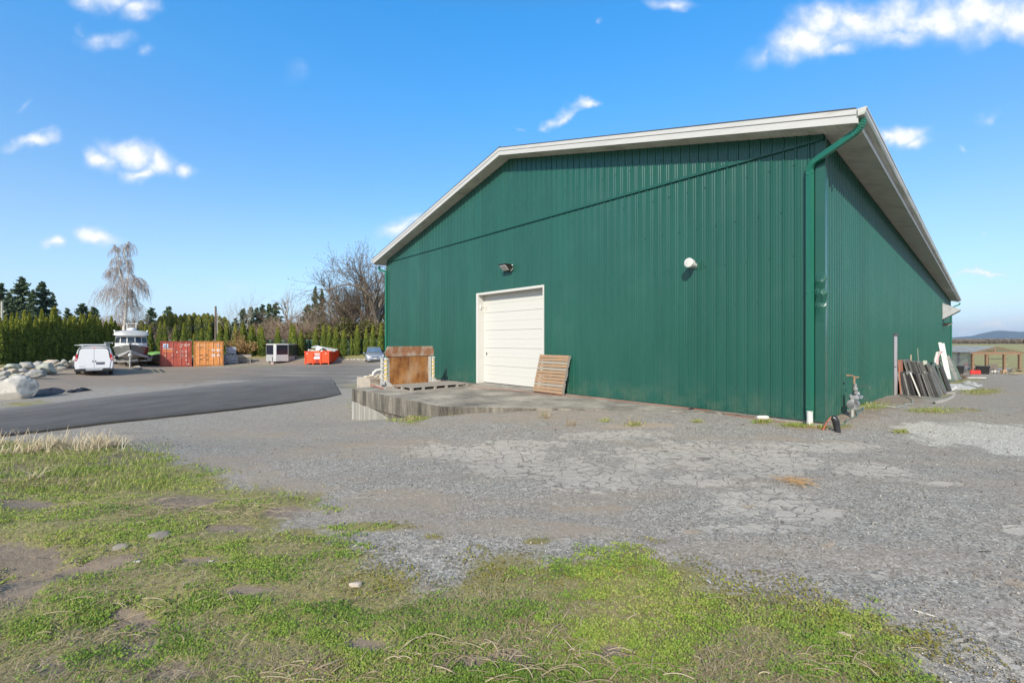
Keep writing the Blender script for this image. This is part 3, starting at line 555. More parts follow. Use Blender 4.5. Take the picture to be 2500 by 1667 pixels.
# crumpled stretch of the corner trim
secs = []; fold = [(2.0, 0, 0), (2.14, .012, .0), (2.30, .035, .015), (2.38, .0, .01), (2.55, .06, .05), (2.66, .0, -.01), (2.80, .045, .01), (2.86, .01, .03), (2.97, .0, 0)]
for z, fy, fx_ in fold: secs.append([(-.14, -.031, z), (-.10, -.033 - fy * .5, z - fx_ * .6), (-.05, -.033 - fy, z + fx_ * .7), (.0, -.033 - fy * .7 - fx_ * .3, z - fx_ * .4), (.032 + fx_, -.03 - fy * .3, z + fy * .5), (.034 + fx_ * .5, .04, z), (.032, .12, z)])
mb = MB(); mb.loft(secs, cap=False, closed=False); mb.build('dented_trim', [GRN], ware)['label'] = 'crumpled dented corner trim'
# roof sheets
OV, OF = .6, .5
mb = MB()
for s in (0, 1):
    te = -OV if s == 0 else BW + OV; z0 = roofz(te)
    x0 = -te; x1 = -RD
    mb.add([(x0, -OF, z0 - .02), (x1, -OF, RZT - .02), (x1, BL + OF, RZT - .02), (x0, BL + OF, z0 - .02), (x0, -OF, z0 + .012), (x1, -OF, RZT + .012), (x1, BL + OF, RZT + .012), (x0, BL + OF, z0 + .012)], [(0, 3, 2, 1), (4, 5, 6, 7), (0, 1, 5, 4), (3, 7, 6, 2), (0, 4, 7, 3), (1, 2, 6, 5)] if s == 0 else [(0, 1, 2, 3), (4, 7, 6, 5), (0, 4, 5, 1), (3, 2, 6, 7), (0, 3, 7, 4), (1, 5, 6, 2)])
roof = mb.build('roof', ROOFM, ware)
mb = MB(); mb.prism([(-RD - .14, RZT - .02), (-RD, RZT + .045), (-RD + .14, RZT - .02), (-RD, RZT + .03)], -OF - .012, BL + OF); mb.build('ridge_cap', mat('dark_metal_cap', (.1, .1, .11), .5, .3), roof)
# rake fascia in two tiers + dark drip line
def rake(y0, y1, top, bot, m, nm, par):
    mb = MB()
    for s in (0, 1):
        te = -OV if s == 0 else BW + OV
        z0 = roofz(te); mb.add([(-te, y0, z0 + top), (-RD, y0, RZT + top), (-RD, y0, RZT + bot), (-te, y0, z0 + bot), (-te, y1, z0 + top), (-RD, y1, RZT + top), (-RD, y1, RZT + bot), (-te, y1, z0 + bot)],
              [(0, 1, 2, 3), (7, 6, 5, 4), (0, 4, 5, 1), (3, 2, 6, 7), (0, 3, 7, 4), (1, 5, 6, 2)])
    return mb.build(nm, m, par)
rake(-OF - .035, -OF - .001, -.012, -.115, FAS, 'rake_trim', ware)
rake(-OF - .018, -OF - .001, -.1155, -.265, FAS, 'rake_fascia', ware)
rake(-OF - .045, -OF - .001, .006, -.0115, mat('drip_dark', (.07, .07, .075), .5, .2), 'drip_edge', ware)
# soffits
def ribbed(nm, x0, x1, y0, y1, zf, along, m=SOF):
    """soffit boards: small V grooves every 10 cm; zf(x) gives the height"""
    mb = MB(); n = int(((y1 - y0) if along == 'y' else abs(x1 - x0)) / .1)
    for i in range(n):
        if along == 'y':
            a = y0 + (y1 - y0) * i / n; b = y0 + (y1 - y0) * (i + 1) / n - .012
            mb.add([(x0, a, zf(x0)), (x1, a, zf(x1)), (x1, b, zf(x1)), (x0, b, zf(x0))], [(0, 3, 2, 1)])
            mb.add([(x0, b, zf(x0)), (x1, b, zf(x1)), (x1, b + .012, zf(x1) + .008), (x0, b + .012, zf(x0) + .008)], [(0, 3, 2, 1)])
        else:
            a = x0 + (x1 - x0) * i / n; b = x0 + (x1 - x0) * (i + 1) / n - .012
            mb.add([(a, y0, zf(a)), (b, y0, zf(b)), (b, y1, zf(b)), (a, y1, zf(a))], [(0, 3, 2, 1)])
            mb.add([(b, y0, zf(b)), (b + .012, y0, zf(b + .012) + .008), (b + .012, y1, zf(b + .012) + .008), (b, y1, zf(b))], [(0, 3, 2, 1)])
    return mb.build(nm, m, ware)
zsf = lambda x: roofz(-x) - .255
ribbed('gable_soffit', -BW - OV + .005, -RD, -OF, .03, zsf, 'x'); ribbed('gable_soffit', -RD, OV - .005, -OF, .03, zsf, 'x')
ribbed('eave_soffit', .0, OV - .003, .03, BL + OF, zsf, 'y'); ribbed('eave_soffit', -BW - OV + .003, -BW, .03, BL + OF, zsf, 'y')
# eave fascia + gutters
ze = roofz(-OV)
mb = MB(); mb.box((OV, -OF, ze - .265), (OV + .02, BL + OF, ze - .02)); mb.box((-BW - OV - .02, -OF, ze - .265), (-BW - OV, BL + OF, ze - .02)); mb.build('eave_fascia', FAS, ware)
def gutter(sx):
    mb = MB(); x0 = OV + .022; q = [(0, 0), (0, -.13), (.09, -.13), (.115, -.09), (.115, -.03), (.13, -.02), (.13, 0), (.122, 0), (.122, -.012), (.107, -.03), (.107, -.085), (.085, -.122), (.008, -.122), (.008, 0)]
    P = [(x0 + a, ze - .02 + b) for a, b in q]
    if sx < 0: P = [(-BW - x, z) for x, z in P][::-1]
    mb.prism(P, -OF - .03, BL + OF); 
    e = [(x0, ze - .02), (x0, ze - .15), (x0 + .09, ze - .15), (x0 + .13, ze - .04), (x0 + .13, ze - .02)]
    if sx < 0: e = [(-BW - x, z) for x, z in e][::-1]
    mb.prism(e, -OF - .033, -OF - .031); return mb.build('gutter', mat('gutter_white', (.55, .54, .51), .45, var=.08, stretch=(3, .2, 3), dirt=((.22, .24, .17), .5, 3)), ware)
gutter(1); gutter(-1)
# downspouts: rectangular pipe with crimped elbows
def spout(path, nm='downspout', wd=.1, dp=.075, par=ware, side=Vector((1, 0, 0))):
    mb = MB(); pts = [Vector(p) for p in path]; fin = [pts[0]]; crimp = [False]
    for i in range(1, len(pts) - 1):
        a = (pts[i - 1] - pts[i]).normalized(); b = (pts[i + 1] - pts[i]).normalized(); r = .13
        for k in range(13):
            t = k / 12; fin.append((pts[i] + a * r) * (1 - t) ** 2 + pts[i] * 2 * t * (1 - t) + (pts[i] + b * r) * t * t); crimp.append(k % 2 == 1)
    fin.append(pts[-1]); crimp.append(False); secs = []
    for i, p in enumerate(fin):
        d = (fin[min(i + 1, len(fin) - 1)] - fin[max(i - 1, 0)]).normalized(); sd = (side - d * side.dot(d)).normalized() if abs(d.dot(side)) < .8 else Vector((0, 0, 1)).cross(d).normalized()
        if abs(d.dot(side)) >= .8: sd = (Vector((0, 0, 1)) - d * d.z).normalized(); sd, up = sd, d.cross(sd)
        else: up = d.cross(sd)
        k = .93 if crimp[i] else 1.0
        secs.append([tuple(p + sd * (wd / 2 * sx * k) + up * (dp / 2 * sy * k)) for sx, sy in ((-1, -1), (1, -1), (1, 1), (-1, 1))])
    mb.loft(secs); return mb.build(nm, GRN2, par)
def spout2(path, **k): return spout(path, **k)
T = .22
ds = MB(); 
def rectpipe(path, wd, dp, mats, nm, par):
    """sweep a rectangle in the vertical plane of the path; width axis = horizontal normal of the path plane"""
    pts = [Vector(p) for p in path]; fin = [(pts[0], 0)]
    for i in range(1, len(pts) - 1):
        a = (pts[i - 1] - pts[i]).normalized(); b = (pts[i + 1] - pts[i]).normalized(); r = .14
        for k in range(15): t = k / 14; fin.append(((pts[i] + a * r) * (1 - t) ** 2 + pts[i] * 2 * t * (1 - t) + (pts[i] + b * r) * t * t, k % 2))
    fin.append((pts[-1], 0)); hd = Vector((pts[-1] - pts[0]).xy.to_3d()); hd = hd.normalized() if hd.length > 1e-3 else Vector((1, 0, 0)); nrm = Vector((-hd.y, hd.x, 0)); mb = MB(); secs = []
    for i, (p, c) in enumerate(fin):
        d = (fin[min(i + 1, len(fin) - 1)][0] - fin[max(i - 1, 0)][0]).normalized(); up = d.cross(nrm).normalized(); k = .88 if c else 1
        secs.append([tuple(p + up * (wd / 2 * sx * k) + nrm * (dp / 2 * sy * k)) for sx, sy in ((-1, -1), (1, -1), (1, 1), (-1, 1))])
    mb.loft(secs); return mb.build(nm, mats, par)
rectpipe([(-T, -.085, .12), (-T, -.085, 5.2), (.655, -.37, 5.53), (.67, -.4, 5.68)], .11, .085, GRN2, 'downspout', ware)
for z in (.25, 2.6, 5.0): MB().box((-T - .062, -.13, z), (-T + .062, -.03, z + .03)).build('bracket', GRN2, ware)
rectpipe([(-BW + .02, -.085, .1), (-BW + .02, -.085, 5.2), (-BW - .5, -.2, 5.3), (-BW - .55, -.2, 5.5)], .1, .08, GRN2, 'downspout', ware)
rectpipe([(.06, BL - .6, 0), (.06, BL - .6, 5.0), (.62, BL - .2, 5.3), (.67, BL - .1, 5.45)], .1, .08, GRN2, 'downspout', ware)
# overhead door
RC = .27
dr = MB(); nsec = 5
for k in range(nsec):
    z0 = k * (DH - .08) / nsec; z1 = (k + 1) * (DH - .08) / nsec - .007
    hgt = z1 - z0
    for j in range(4): dr.box((-D1 + .12, RC + (.006 if j % 2 else 0), z0 + hgt * j / 4 + .0), (-D0 - .05, RC + .05, z0 + hgt * (j + 1) / 4 - .002))
door = dr.build('overhead_door', WHT, ware)
mb = MB(); mb.cyl((-D1 + .30, RC - .03, 1.15), (-D1 + .30, RC - .005, 1.15), .03); mb.box((-D1 + .285, RC - .035, 1.07), (-D1 + .315, RC - .02, 1.15)); mb.build('handle', mat('steel', (.3, .3, .3), .35, .9), door)
mb = MB(); mb.box((-D1 + .1, RC - .01, -.004), (-D0 - .04, RC + .04, .02)); mb.build('bottom_seal', mat('rubber_black', (.03, .03, .03), .7), door)
mb = MB(); mb.box((-D1, -.03, -.02), (-D1 + .12, RC + .05, DH)); mb.box((-D0 - .05, -.03, -.02), (-D0, RC + .05, DH)); mb.box((-D1 + .12, -.03, DH - .08), (-D0 - .05, RC + .05, DH)); mb.build('door_frame', WHT, ware)
mb = MB(); mb.sphere((-D1 + .115, .1, DH - .55), (.045, .05, .11)); mb.tube([(-D1 + .12, .12, DH - .5), (-D1 + .3, .2, DH - .45), (-D1 + .32, RC - .02, DH - .55), (-D1 + .22, RC - .02, DH - .68)], .006, 5); mb.build('door_sensor', WHT, ware, True)
mb = MB(); mb.box((-BW + .1, RC + .1, 0), (-.1, RC + .12, .01)); 
# interior blocker so light does not pass through the hall
# side personnel door
vd0, vd1 = 10.0, 11.0; zb = -.34
mb = MB(); mb.box((.0, vd0, zb), (.032, vd0 + .06, 1.83)); mb.box((.0, vd1 - .06, zb), (.032, vd1, 1.83)); mb.box((.0, vd0 - .02, 1.83), (.07, vd1 + .02, 1.9)); mb.build('side_door_frame', mat('door_frame_dark', (.06, .07, .07), .5), ware)
sd = MB().box((.0, vd0 + .06, zb), (.026, vd1 - .06, 1.83)).build('side_door', mat('door_grey', (.48, .46, .46), .5, var=.06, dirt=((.3, .26, .22), .3, 2)), ware)
mb = MB(); mb.sphere((.06, vd0 + .15, .7), .03); mb.build('door_knob', MATS['steel'], sd, True)
# ------------------------------------------------------------------ dock slab
dm = bpy.data.materials.new('dock_concrete'); dm.use_nodes = True; t = dm.node_tree; b = t.nodes['Principled BSDF']; l = t.links.new
tcn = t.nodes.new('ShaderNodeTexCoord'); sp = t.nodes.new('ShaderNodeSeparateXYZ'); l(tcn.outputs['Object'], sp.inputs[0])
def nn_(sc, st): 
    mp = t.nodes.new('ShaderNodeMapping'); mp.inputs['Scale'].default_value = st; l(tcn.outputs['Object'], mp.inputs[0]); n = t.nodes.new('ShaderNodeTexNoise'); n.inputs['Scale'].default_value = sc; n.inputs['Detail'].default_value = 8; n.inputs['Roughness'].default_value = .65; l(mp.outputs[0], n.inputs['Vector']); return n.outputs[0]
def rp(f, *st):
    r = t.nodes.new('ShaderNodeValToRGB'); e = r.color_ramp.elements
    while len(e) < len(st): e.new(.5)
    for i, (p, c) in enumerate(st): e[i].position = p; e[i].color = c + (1,)
    l(f, r.inputs[0]); return r.outputs[0]
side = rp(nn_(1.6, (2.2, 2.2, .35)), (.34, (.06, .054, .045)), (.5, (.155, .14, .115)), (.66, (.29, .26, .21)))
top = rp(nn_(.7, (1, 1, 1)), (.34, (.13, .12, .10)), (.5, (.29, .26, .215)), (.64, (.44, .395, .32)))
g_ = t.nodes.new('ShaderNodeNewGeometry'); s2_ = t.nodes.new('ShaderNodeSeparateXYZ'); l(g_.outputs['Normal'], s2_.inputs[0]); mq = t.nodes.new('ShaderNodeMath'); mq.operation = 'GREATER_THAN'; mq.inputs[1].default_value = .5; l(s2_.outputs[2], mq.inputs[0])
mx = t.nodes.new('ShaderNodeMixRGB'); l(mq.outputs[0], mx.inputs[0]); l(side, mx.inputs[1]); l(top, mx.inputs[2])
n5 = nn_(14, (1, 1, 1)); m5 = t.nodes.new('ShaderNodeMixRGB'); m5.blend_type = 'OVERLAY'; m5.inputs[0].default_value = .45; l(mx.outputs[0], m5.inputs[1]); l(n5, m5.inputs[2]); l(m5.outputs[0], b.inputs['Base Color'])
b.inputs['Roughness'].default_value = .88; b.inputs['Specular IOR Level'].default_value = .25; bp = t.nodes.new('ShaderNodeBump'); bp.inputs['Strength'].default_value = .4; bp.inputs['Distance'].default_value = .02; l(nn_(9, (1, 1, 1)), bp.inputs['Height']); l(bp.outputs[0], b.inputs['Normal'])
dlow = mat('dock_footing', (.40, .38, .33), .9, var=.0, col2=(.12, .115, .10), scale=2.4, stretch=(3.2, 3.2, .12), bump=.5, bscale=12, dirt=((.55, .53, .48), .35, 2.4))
dock = empty('loading_dock', CORN, RZ, 'weathered raised concrete loading slab in front of the white overhead door', 'loading dock')
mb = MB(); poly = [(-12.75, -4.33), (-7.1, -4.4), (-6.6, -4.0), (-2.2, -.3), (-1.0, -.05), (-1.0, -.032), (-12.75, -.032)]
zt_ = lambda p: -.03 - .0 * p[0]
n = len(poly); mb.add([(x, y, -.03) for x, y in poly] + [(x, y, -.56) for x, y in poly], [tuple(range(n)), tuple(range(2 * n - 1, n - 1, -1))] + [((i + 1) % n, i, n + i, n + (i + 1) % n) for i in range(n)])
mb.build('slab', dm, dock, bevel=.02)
# footing below, its broken top edge standing slightly proud and stepping down to the right
top_e = [(-12.72, -.50), (-12.2, -.50), (-11.9, -.55), (-11.5, -.53), (-11.0, -.6), (-10.6, -.66), (-10.2, -.72), (-10.0, -.86), (-9.6, -.84), (-9.0, -.9), (-8.0, -.95), (-7.2, -.9)]
mb = MB(); secs = []
mb.add([(x, -4.352, z) for x, z in top_e] + [(x, -4.36, -1.6) for x, z in top_e], [(i + 1, i, len(top_e) + i, len(top_e) + i + 1) for i in range(len(top_e) - 1)])
mb.add([(x, -4.352, z) for x, z in top_e] + [(x, -4.325, z + .02) for x, z in top_e], [(i, i + 1, len(top_e) + i + 1, len(top_e) + i) for i in range(len(top_e) - 1)])
mb.add([(-12.72, -4.352, -.5), (-12.72, -4.36, -1.6), (-12.72, -.1, -1.6), (-12.72, -.1, -.5)], [(0, 1, 2, 3)])
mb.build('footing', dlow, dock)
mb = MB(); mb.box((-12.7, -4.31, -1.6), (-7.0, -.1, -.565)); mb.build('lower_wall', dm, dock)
STEEL = MATS['steel']; BLK = MATS['rubber_black']
GLASS = mat('dark_glass', (.02, .025, .03), .08, var=.05, spec=.7)
# ------------------------------------------------------------------ fixtures on the warehouse
def fx(name, t, v, z, label, cat, side=False):
    """thing fixed to a wall; local -y points out of the wall"""
    p = BP(t, v, z); return empty(name, p, RZ + (math.pi / 2 if side else 0), label, cat)
LMPB = mat('lamp_bronze', (.03, .025, .022), .5, .2); LENS = mat('lamp_lens', (.5, .48, .48), .15, var=.1, spec=.8)
def floodlight(e, sc=1.):
    w = .17 * sc
    mb = MB(); mb.add([(-w, 0, .12), (w, 0, .12), (w, 0, -.09), (-w, 0, -.09), (-w, -.34 * sc, .1), (w, -.34 * sc, .1), (w, -.13 * sc, -.1), (-w, -.13 * sc, -.1)], [(3, 2, 1, 0), (0, 1, 5, 4), (4, 7, 3, 0), (1, 2, 6, 5), (2, 3, 7, 6), (4, 5, 6, 7)])
    mb.box((-w - .015, -.37 * sc, .1), (w + .015, .0, .125)); mb.build('housing', LMPB, e)
    mb = MB(); mb.add([(-w + .02, -.335 * sc, .085), (w - .02, -.335 * sc, .085), (w - .02, -.15 * sc, -.085), (-w + .02, -.15 * sc, -.085), (-w + .02, -.355 * sc, .06), (w - .02, -.355 * sc, .06), (w - .02, -.185 * sc, -.075), (-w + .02, -.185 * sc, -.075)], [(0, 1, 5, 4), (4, 5, 6, 7), (7, 6, 2, 3), (0, 4, 7, 3), (1, 2, 6, 5)]); mb.build('lens', LENS, e)
    mb = MB(); mb.cyl((w + .02, -.05, .08), (w + .07, -.09, .09), .018, 8); mb.tube([(w + .03, -.02, 0), (w + .06, -.06, -.03), (w - .02, -.08, -.12)], .013, 6); mb.build('conduit', mat('galvanised', (.5, .5, .48), .45, .5), e)
floodlight(fx('floodlight', 9.33, -.025, 4.2, 'boxy dark floodlight with a clear lens above the white overhead door', 'floodlight'))
floodlight(fx('floodlight', -.025, 39.0, 2.95, 'small dark floodlight under the grey exhaust hood on the side wall', 'floodlight', True), 1.5)
e = fx('wall_vent', 2.62, -.02, 3.46, 'round white vent cap sticking out high on the front wall', 'vent')
mb = MB(); mb.cyl((0, 0, 0), (0, -.26, .02), .058, 16); mb.build('pipe', mat('vent_white', (.62, .61, .58), .5, var=.1, dirt=((.4, .38, .33), .3, 6)), e, True)
mb = MB(); mb.tube([(0, -.2, .02), (0, -.21, .02), (0, -.27, .025), (0, -.28, .025)], [.09, .105, .105, .1], 20); mb.tube([(0, -.285, .025), (0, -.29, .025), (0, -.34, .03), (0, -.352, .03)], [.1, .112, .112, .098], 20); mb.build('cap', MATS['vent_white'], e, True)
mb = MB(); mb.box((-.09, -.006, -.09), (.09, .01, .09)); mb.build('flange', GRN, e)
e = fx('exhaust_hood', -.03, 38.8, 4.1, 'pale grey sheet metal exhaust hood near the far end of the side wall', 'exhaust hood', True)
mb = MB(); mb.prism([(-.8, -.55), (.8, -.55), (.8, .55), (-.8, .55)], -.02, 0); w = .8
mb.add([(-w, 0, .55), (w, 0, .55), (w, -1.0, -.02), (-w, -1.0, -.02), (w, 0, -.75), (-w, 0, -.75), (w, -.95, -.1), (-w, -.95, -.1)], [(0, 3, 2, 1), (1, 2, 6, 4), (0, 5, 7, 3), (3, 7, 6, 2)]); mb.build('hood', mat('sheet_metal', (.55, .56, .56), .4, .4, var=.12, dirt=((.3, .3, .28), .3, 2)), e)
mb = MB(); 
for k in range(5): mb.box((-w + .03, -.9 + k * .18, -.13 - k * .12), (w - .03, -.82 + k * .18, -.11 - k * .12))
mb.build('louvre', mat('louvre_dark', (.07, .07, .07), .6), e)
# gas meter by the near corner, on the side wall
gz = H(*BP(-.25, 1.6)[:2]); e = empty('gas_meter', BP(-.1, 1.54, gz), RZ + math.pi / 2, 'grey gas meter with rusty riser pipe standing beside the near corner', 'gas meter')
GMT = mat('meter_grey', (.22, .23, .235), .5, var=.12, scale=8); RST = mat('rusty_pipe', (.27, .17, .11), .8, var=.3, scale=9)
# local: x along wall (far = +x?), -y out of the wall
mb = MB(); mb.tube([(-.1, -.12, -.05), (-.1, -.12, .4)], .03, 10); mb.build('riser', mat('riser_grey', (.36, .36, .34), .6, var=.15), e, True)
mb = MB(); mb.tube([(-.13, -.16, .28), (-.13, -.13, .28), (.1, -.13, .28), (.13, -.13, .28)], [.06, .105, .105, .06], 18); mb.box((-.08, -.23, .2), (.08, -.12, .36), .03); mb.build('body', GMT, e, True)
mb = MB(); mb.box((-.12, -.24, .38), (.12, -.06, .5), .03); mb.cyl((-.06, -.2, .5), (-.06, -.2, .56), .05); mb.cyl((.06, -.14, .5), (.06, -.14, .58), .04); mb.box((-.05, -.29, .41), (.07, -.24, .47), .01); mb.build('index_head', mat('meter_head', (.28, .3, .32), .4, var=.1, scale=9), e, True)
mb = MB(); mb.sphere((-.14, -.18, .62), (.05, .05, .07), 14, 8); mb.cyl((-.14, -.18, .52), (-.14, -.18, .74), .03); mb.tube([(-.14, -.18, .57), (-.02, -.15, .56)], .03); mb.build('regulator', GMT, e, True)
mb = MB(); mb.tube([(.06, -.13, .5), (.06, -.13, .88), (.03, -.09, .9), (.02, -.0, .9)], .022, 10); mb.cyl((.06, -.13, .6), (.06, -.13, .66), .036); mb.tube([(.05, -.13, .86), (.06, -.22, .87)], .018, 8); mb.build('supply_pipe', RST, e, True)
MB().tube([(-.14, -.2, .7), (-.15, -.42, .71), (-.15, -.44, .66)], .008, 6).build('vent_tube', STEEL, e, True); MB().tube([(-.1, -.2, .5), (-.13, -.45, .38), (-.13, -.47, .33)], .007, 6).build('vent_tube', STEEL, e, True)
# drain pipes
p = BP(.22, -.1); mb = MB(); gzz = H(p.x, p.y); mb.tube([(0, 0, .19), (0, -.005, .02), (-.012, -.02, gzz - .04)], [.055, .056, .062], 16); o = mb.build('drain_pipe', WHT, None, True, (p.x, p.y, 0)); tag(o, 'short white plastic pipe under the green corner downspout', 'drain pipe')
p = Vector((6.22, 8.36, H(6.22, 8.36))); e = empty('standpipe', p, 0, 'black plastic pipe stub leaning by the corner of the warehouse', 'pipe')
bp_ = mat('black_pipe', (.02, .02, .022), .35, var=.2, spec=.6)
mb = MB(); mb.tube([(.02, -.02, -.05), (0, 0, .16)], [.055, .055], 16); mb.build('stub', bp_, e, True)
mb = MB(); mb.tube([(.0, 0, .14), (-.01, .0, .2), (-.03, .01, .255), (-.06, .025, .27)], [.06, .062, .06, .05], 16); mb.build('elbow', bp_, e, True)
# orange hose / cord lying along the base of the wall
def hose(name, pts, r, m, label, cat, lift=.012):
    q = []; 
    for i in range(len(pts) - 1):
        for k in range(8): t = k / 8; x = pts[i][0] * (1 - t) + pts[i + 1][0] * t; y = pts[i][1] * (1 - t) + pts[i + 1][1] * t; q.append((x + (vnoise(np.array([x * 3.]), np.array([y * 3.]))[0] - .5) * .1, y + (vnoise(np.array([y * 3. + 9]), np.array([x * 3.]))[0] - .5) * .1))
    q.append(pts[-1][:2]); P = [Vector((x, y, max(H(x, y), dockz(x, y)) + lift)) for x, y in q]; o = MB().tube(P, r, 6).build(name, m, None, True); return tag(o, label, cat)
def dockz(x, y):
    d = Vector((x, y, 0)) - CORN; t = d.dot(DV); v = d.dot(SV)
    if v > -4.35 and v < 0 and t < 12.7 and (t > 7.1 or v > -.3 - (t - 2.2) * .84): return -.03
    return -9
ORG = mat('orange_hose', (.42, .13, .06), .5, var=.1)
P_ = [BP(t, v) for t, v in ((12.2, -1.0), (11.2, -.6), (10, -1.1), (8.6, -.75), (7.2, -.72), (5.5, -.35), (4, -.3), (2.6, -.22), (1.2, -.25), (.4, -.3), (-.1, -.3))]
hose('extension_cord', P_, .006, ORG, 'thin orange cord snaking along the foot of the front wall', 'cord')
MB_ = MB().tube([Vector((6.0, 8.42, H(6.0, 8.42) + .01)), Vector((6.1, 8.5, -.05)), Vector((6.22, 8.62, .0)), Vector((6.4, 8.75, .08))], .014, 8); tag(MB_.build('hose', ORG, None, True), 'short orange hose rising to the corner beside the black pipe', 'hose')
GRH = mat('green_grey_hose', (.12, .17, .14), .5, var=.2)
hose('garden_hose', [G(2030, 1042), G(2060, 1034), G(2085, 1018), G(2105, 1003), G(2108, 996), G(2098, 1000), G(2090, 1010)], .014, GRH, 'dark green hose coiled at the foot of the gas meter', 'hose')
hose('garden_hose', [G(2075, 1003), G(2110, 992), G(2150, 990), G(2185, 994), G(2228, 985), G(2222, 975), G(2200, 966), G(2185, 962)], .013, mat('pale_hose', (.3, .34, .32), .5), 'pale hose looping over the gravel towards the side door', 'hose')
hose('garden_hose', [G(2195, 962), G(2215, 966), G(2250, 971), G(2285, 972), G(2320, 968), G(2330, 962)], .013, GRH, 'dark hose in front of the leaning grey slabs', 'hose')
# white plastic bottle-like roll by the foundation
p = G(1862, 1023); mb = MB(); mb.tube([(-.13, 0, 0), (-.12, 0, 0), (-.08, 0, 0), (.08, 0, 0), (.12, 0, 0), (.13, 0, 0)], [.01, .035, .045, .045, .035, .01], 14); tag(mb.build('plastic_bottle', WHT, None, True, p + Vector((0, 0, .04))), 'white plastic container lying against the concrete footing', 'container')
p = G(1696, 1000); mb = MB()
for k in range(9): mb.sphere((rnd.uniform(-.12, .12), rnd.uniform(-.04, .04), rnd.uniform(.0, .04)), (.05, .03, .02), 7, 4)
mb.add([], []); tag(mb.build('rag', mat('black_cloth', (.015, .015, .018), .9), None, True, p), 'crumpled black rag on the gravel near the wall', 'rag')
# ------------------------------------------------------------------ dock ramp plate (stood on end)
WD1 = mat('pallet_wood', (.34, .28, .20), .85, var=.0, col2=(.30, .27, .235), scale=5, stretch=(1, 8, 8), bump=.3, bscale=30, spec=.2)
WD2 = mat('pallet_wood_orange', (.40, .24, .13), .85, var=.0, col2=(.28, .21, .15), scale=4, stretch=(1, 8, 8), bump=.3, bscale=30, spec=.2)
WDG = mat('grey_wood', (.27, .25, .22), .9, var=.0, col2=(.36, .335, .30), scale=5, stretch=(1, 8, 8), bump=.3, bscale=30, spec=.2)
RUST = mat('rust_plate', (.15, .05, .016), .8, var=.0, col2=(.40, .19, .06), scale=3.0, bump=.3, bscale=22, dirt=((.42, .27, .16), .35, 1.8), spec=.3, stretch=(1, 1, .5))
RUST2 = mat('rust_lip', (.36, .19, .11), .8, var=.0, col2=(.26, .12, .06), scale=4, bump=.3, bscale=22, dirt=((.5, .46, .4), .4, 2.5), spec=.3)
PLW = mat('plate_white', (.52, .52, .49), .6, var=.12, scale=4, dirt=((.35, .2, .1), .3, 4))
hz = bpy.data.materials.new('hazard_stripe'); hz.use_nodes = True; t = hz.node_tree; b = t.nodes['Principled BSDF']; tn = t.nodes.new('ShaderNodeTexCoord'); mp = t.nodes.new('ShaderNodeMapping'); mp.inputs['Rotation'].default_value = (0, math.radians(38), 0)
wv = t.nodes.new('ShaderNodeTexWave'); wv.bands_direction = 'Z'; wv.inputs['Scale'].default_value = 2.6; wv.inputs['Distortion'].default_value = .6; rr_ = t.nodes.new('ShaderNodeValToRGB'); rr_.color_ramp.elements[0].position = .45; rr_.color_ramp.elements[1].position = .55
rr_.color_ramp.elements[0].color = (.62, .6, .55, 1); rr_.color_ramp.elements[1].color = (.62, .44, .1, 1); t.links.new(tn.outputs['Object'], mp.inputs[0]); t.links.new(mp.outputs[0], wv.inputs[0]); t.links.new(wv.outputs[0], rr_.inputs[0]); t.links.new(rr_.outputs[0], b.inputs['Base Color']); b.inputs['Roughness'].default_value = .6
pl0 = Vector((-4.48, 15.72, -.03)); pl1 = Vector((-3.15, 17.1, -.03)); az = math.atan2(pl1.y - pl0.y, pl1.x - pl0.x)
lev = empty('dock_ramp', pl0, az, 'rusty steel dock ramp plate stood upright with striped side posts', 'dock ramp')
LW = (pl1 - pl0).length
mb = MB(); mb.box((0.03, 0, .03), (LW - .03, .03, 1.06)); mb.build('plate', RUST, lev)
mb = MB(); mb.add([(-.09, -.012, 1.09), (LW + .08, -.012, 1.09), (LW + .08, .03, 1.09), (-.09, .03, 1.09), (-.10, -.03, 1.26), (LW + .09, -.03, 1.26), (LW + .09, .012, 1.26), (-.10, .012, 1.26), (-.02, -.045, 1.45), (LW - .0, -.045, 1.45), (LW - .0, -.01, 1.45), (-.02, -.01, 1.45)],
    [(0, 3, 2, 1), (0, 1, 5, 4), (4, 5, 9, 8), (1, 2, 6, 5), (5, 6, 10, 9), (2, 3, 7, 6), (6, 7, 11, 10), (3, 0, 4, 7), (7, 4, 8, 11), (8, 9, 10, 11)]); mb.build('lip', RUST2, lev)
mb = MB(); mb.cyl((0, .04, 1.08), (LW, .04, 1.08), .022); mb.build('hinge', RUST2, lev)
MB().box((LW - .16, -.006, .05), (LW - .03, -.001, 1.05)).build('bare_edge', PLW, lev); MB().box((.0, -.006, .05), (.06, -.001, 1.0)).build('bare_edge', PLW, lev)
for x in (-.08, LW + .06):
    mb = MB(); mb.box((x - .035, -.05, .16), (x + .035, .04, 1.02)); mb.build('striped_post', hz, lev)
    mb = MB(); mb.add([(x - .06, -.06, 0), (x + .3, -.06, 0), (x + .06, -.06, .2), (x - .06, -.06, .25), (x - .06, .05, 0), (x + .3, .05, 0), (x + .06, .05, .2), (x - .06, .05, .25)], [(0, 1, 2, 3), (7, 6, 5, 4), (0, 4, 5, 1), (1, 5, 6, 2), (2, 6, 7, 3), (3, 7, 4, 0)]); mb.build('foot', PLW, lev)
    mb = MB(); mb.cyl((x, -.07, 1.0), (x, .05, 1.0), .05); mb.build('pivot', PLW, lev, True)
mb = MB(); 
for i in range(6): mb.box((-.2, .06 + 0, .1 + i * .15), (-.14, .1, .2 + i * .15))
mb.box((-.2, .1, .05), (-.13, .16, 1.05)); mb.build('side_channel', PLW, lev)
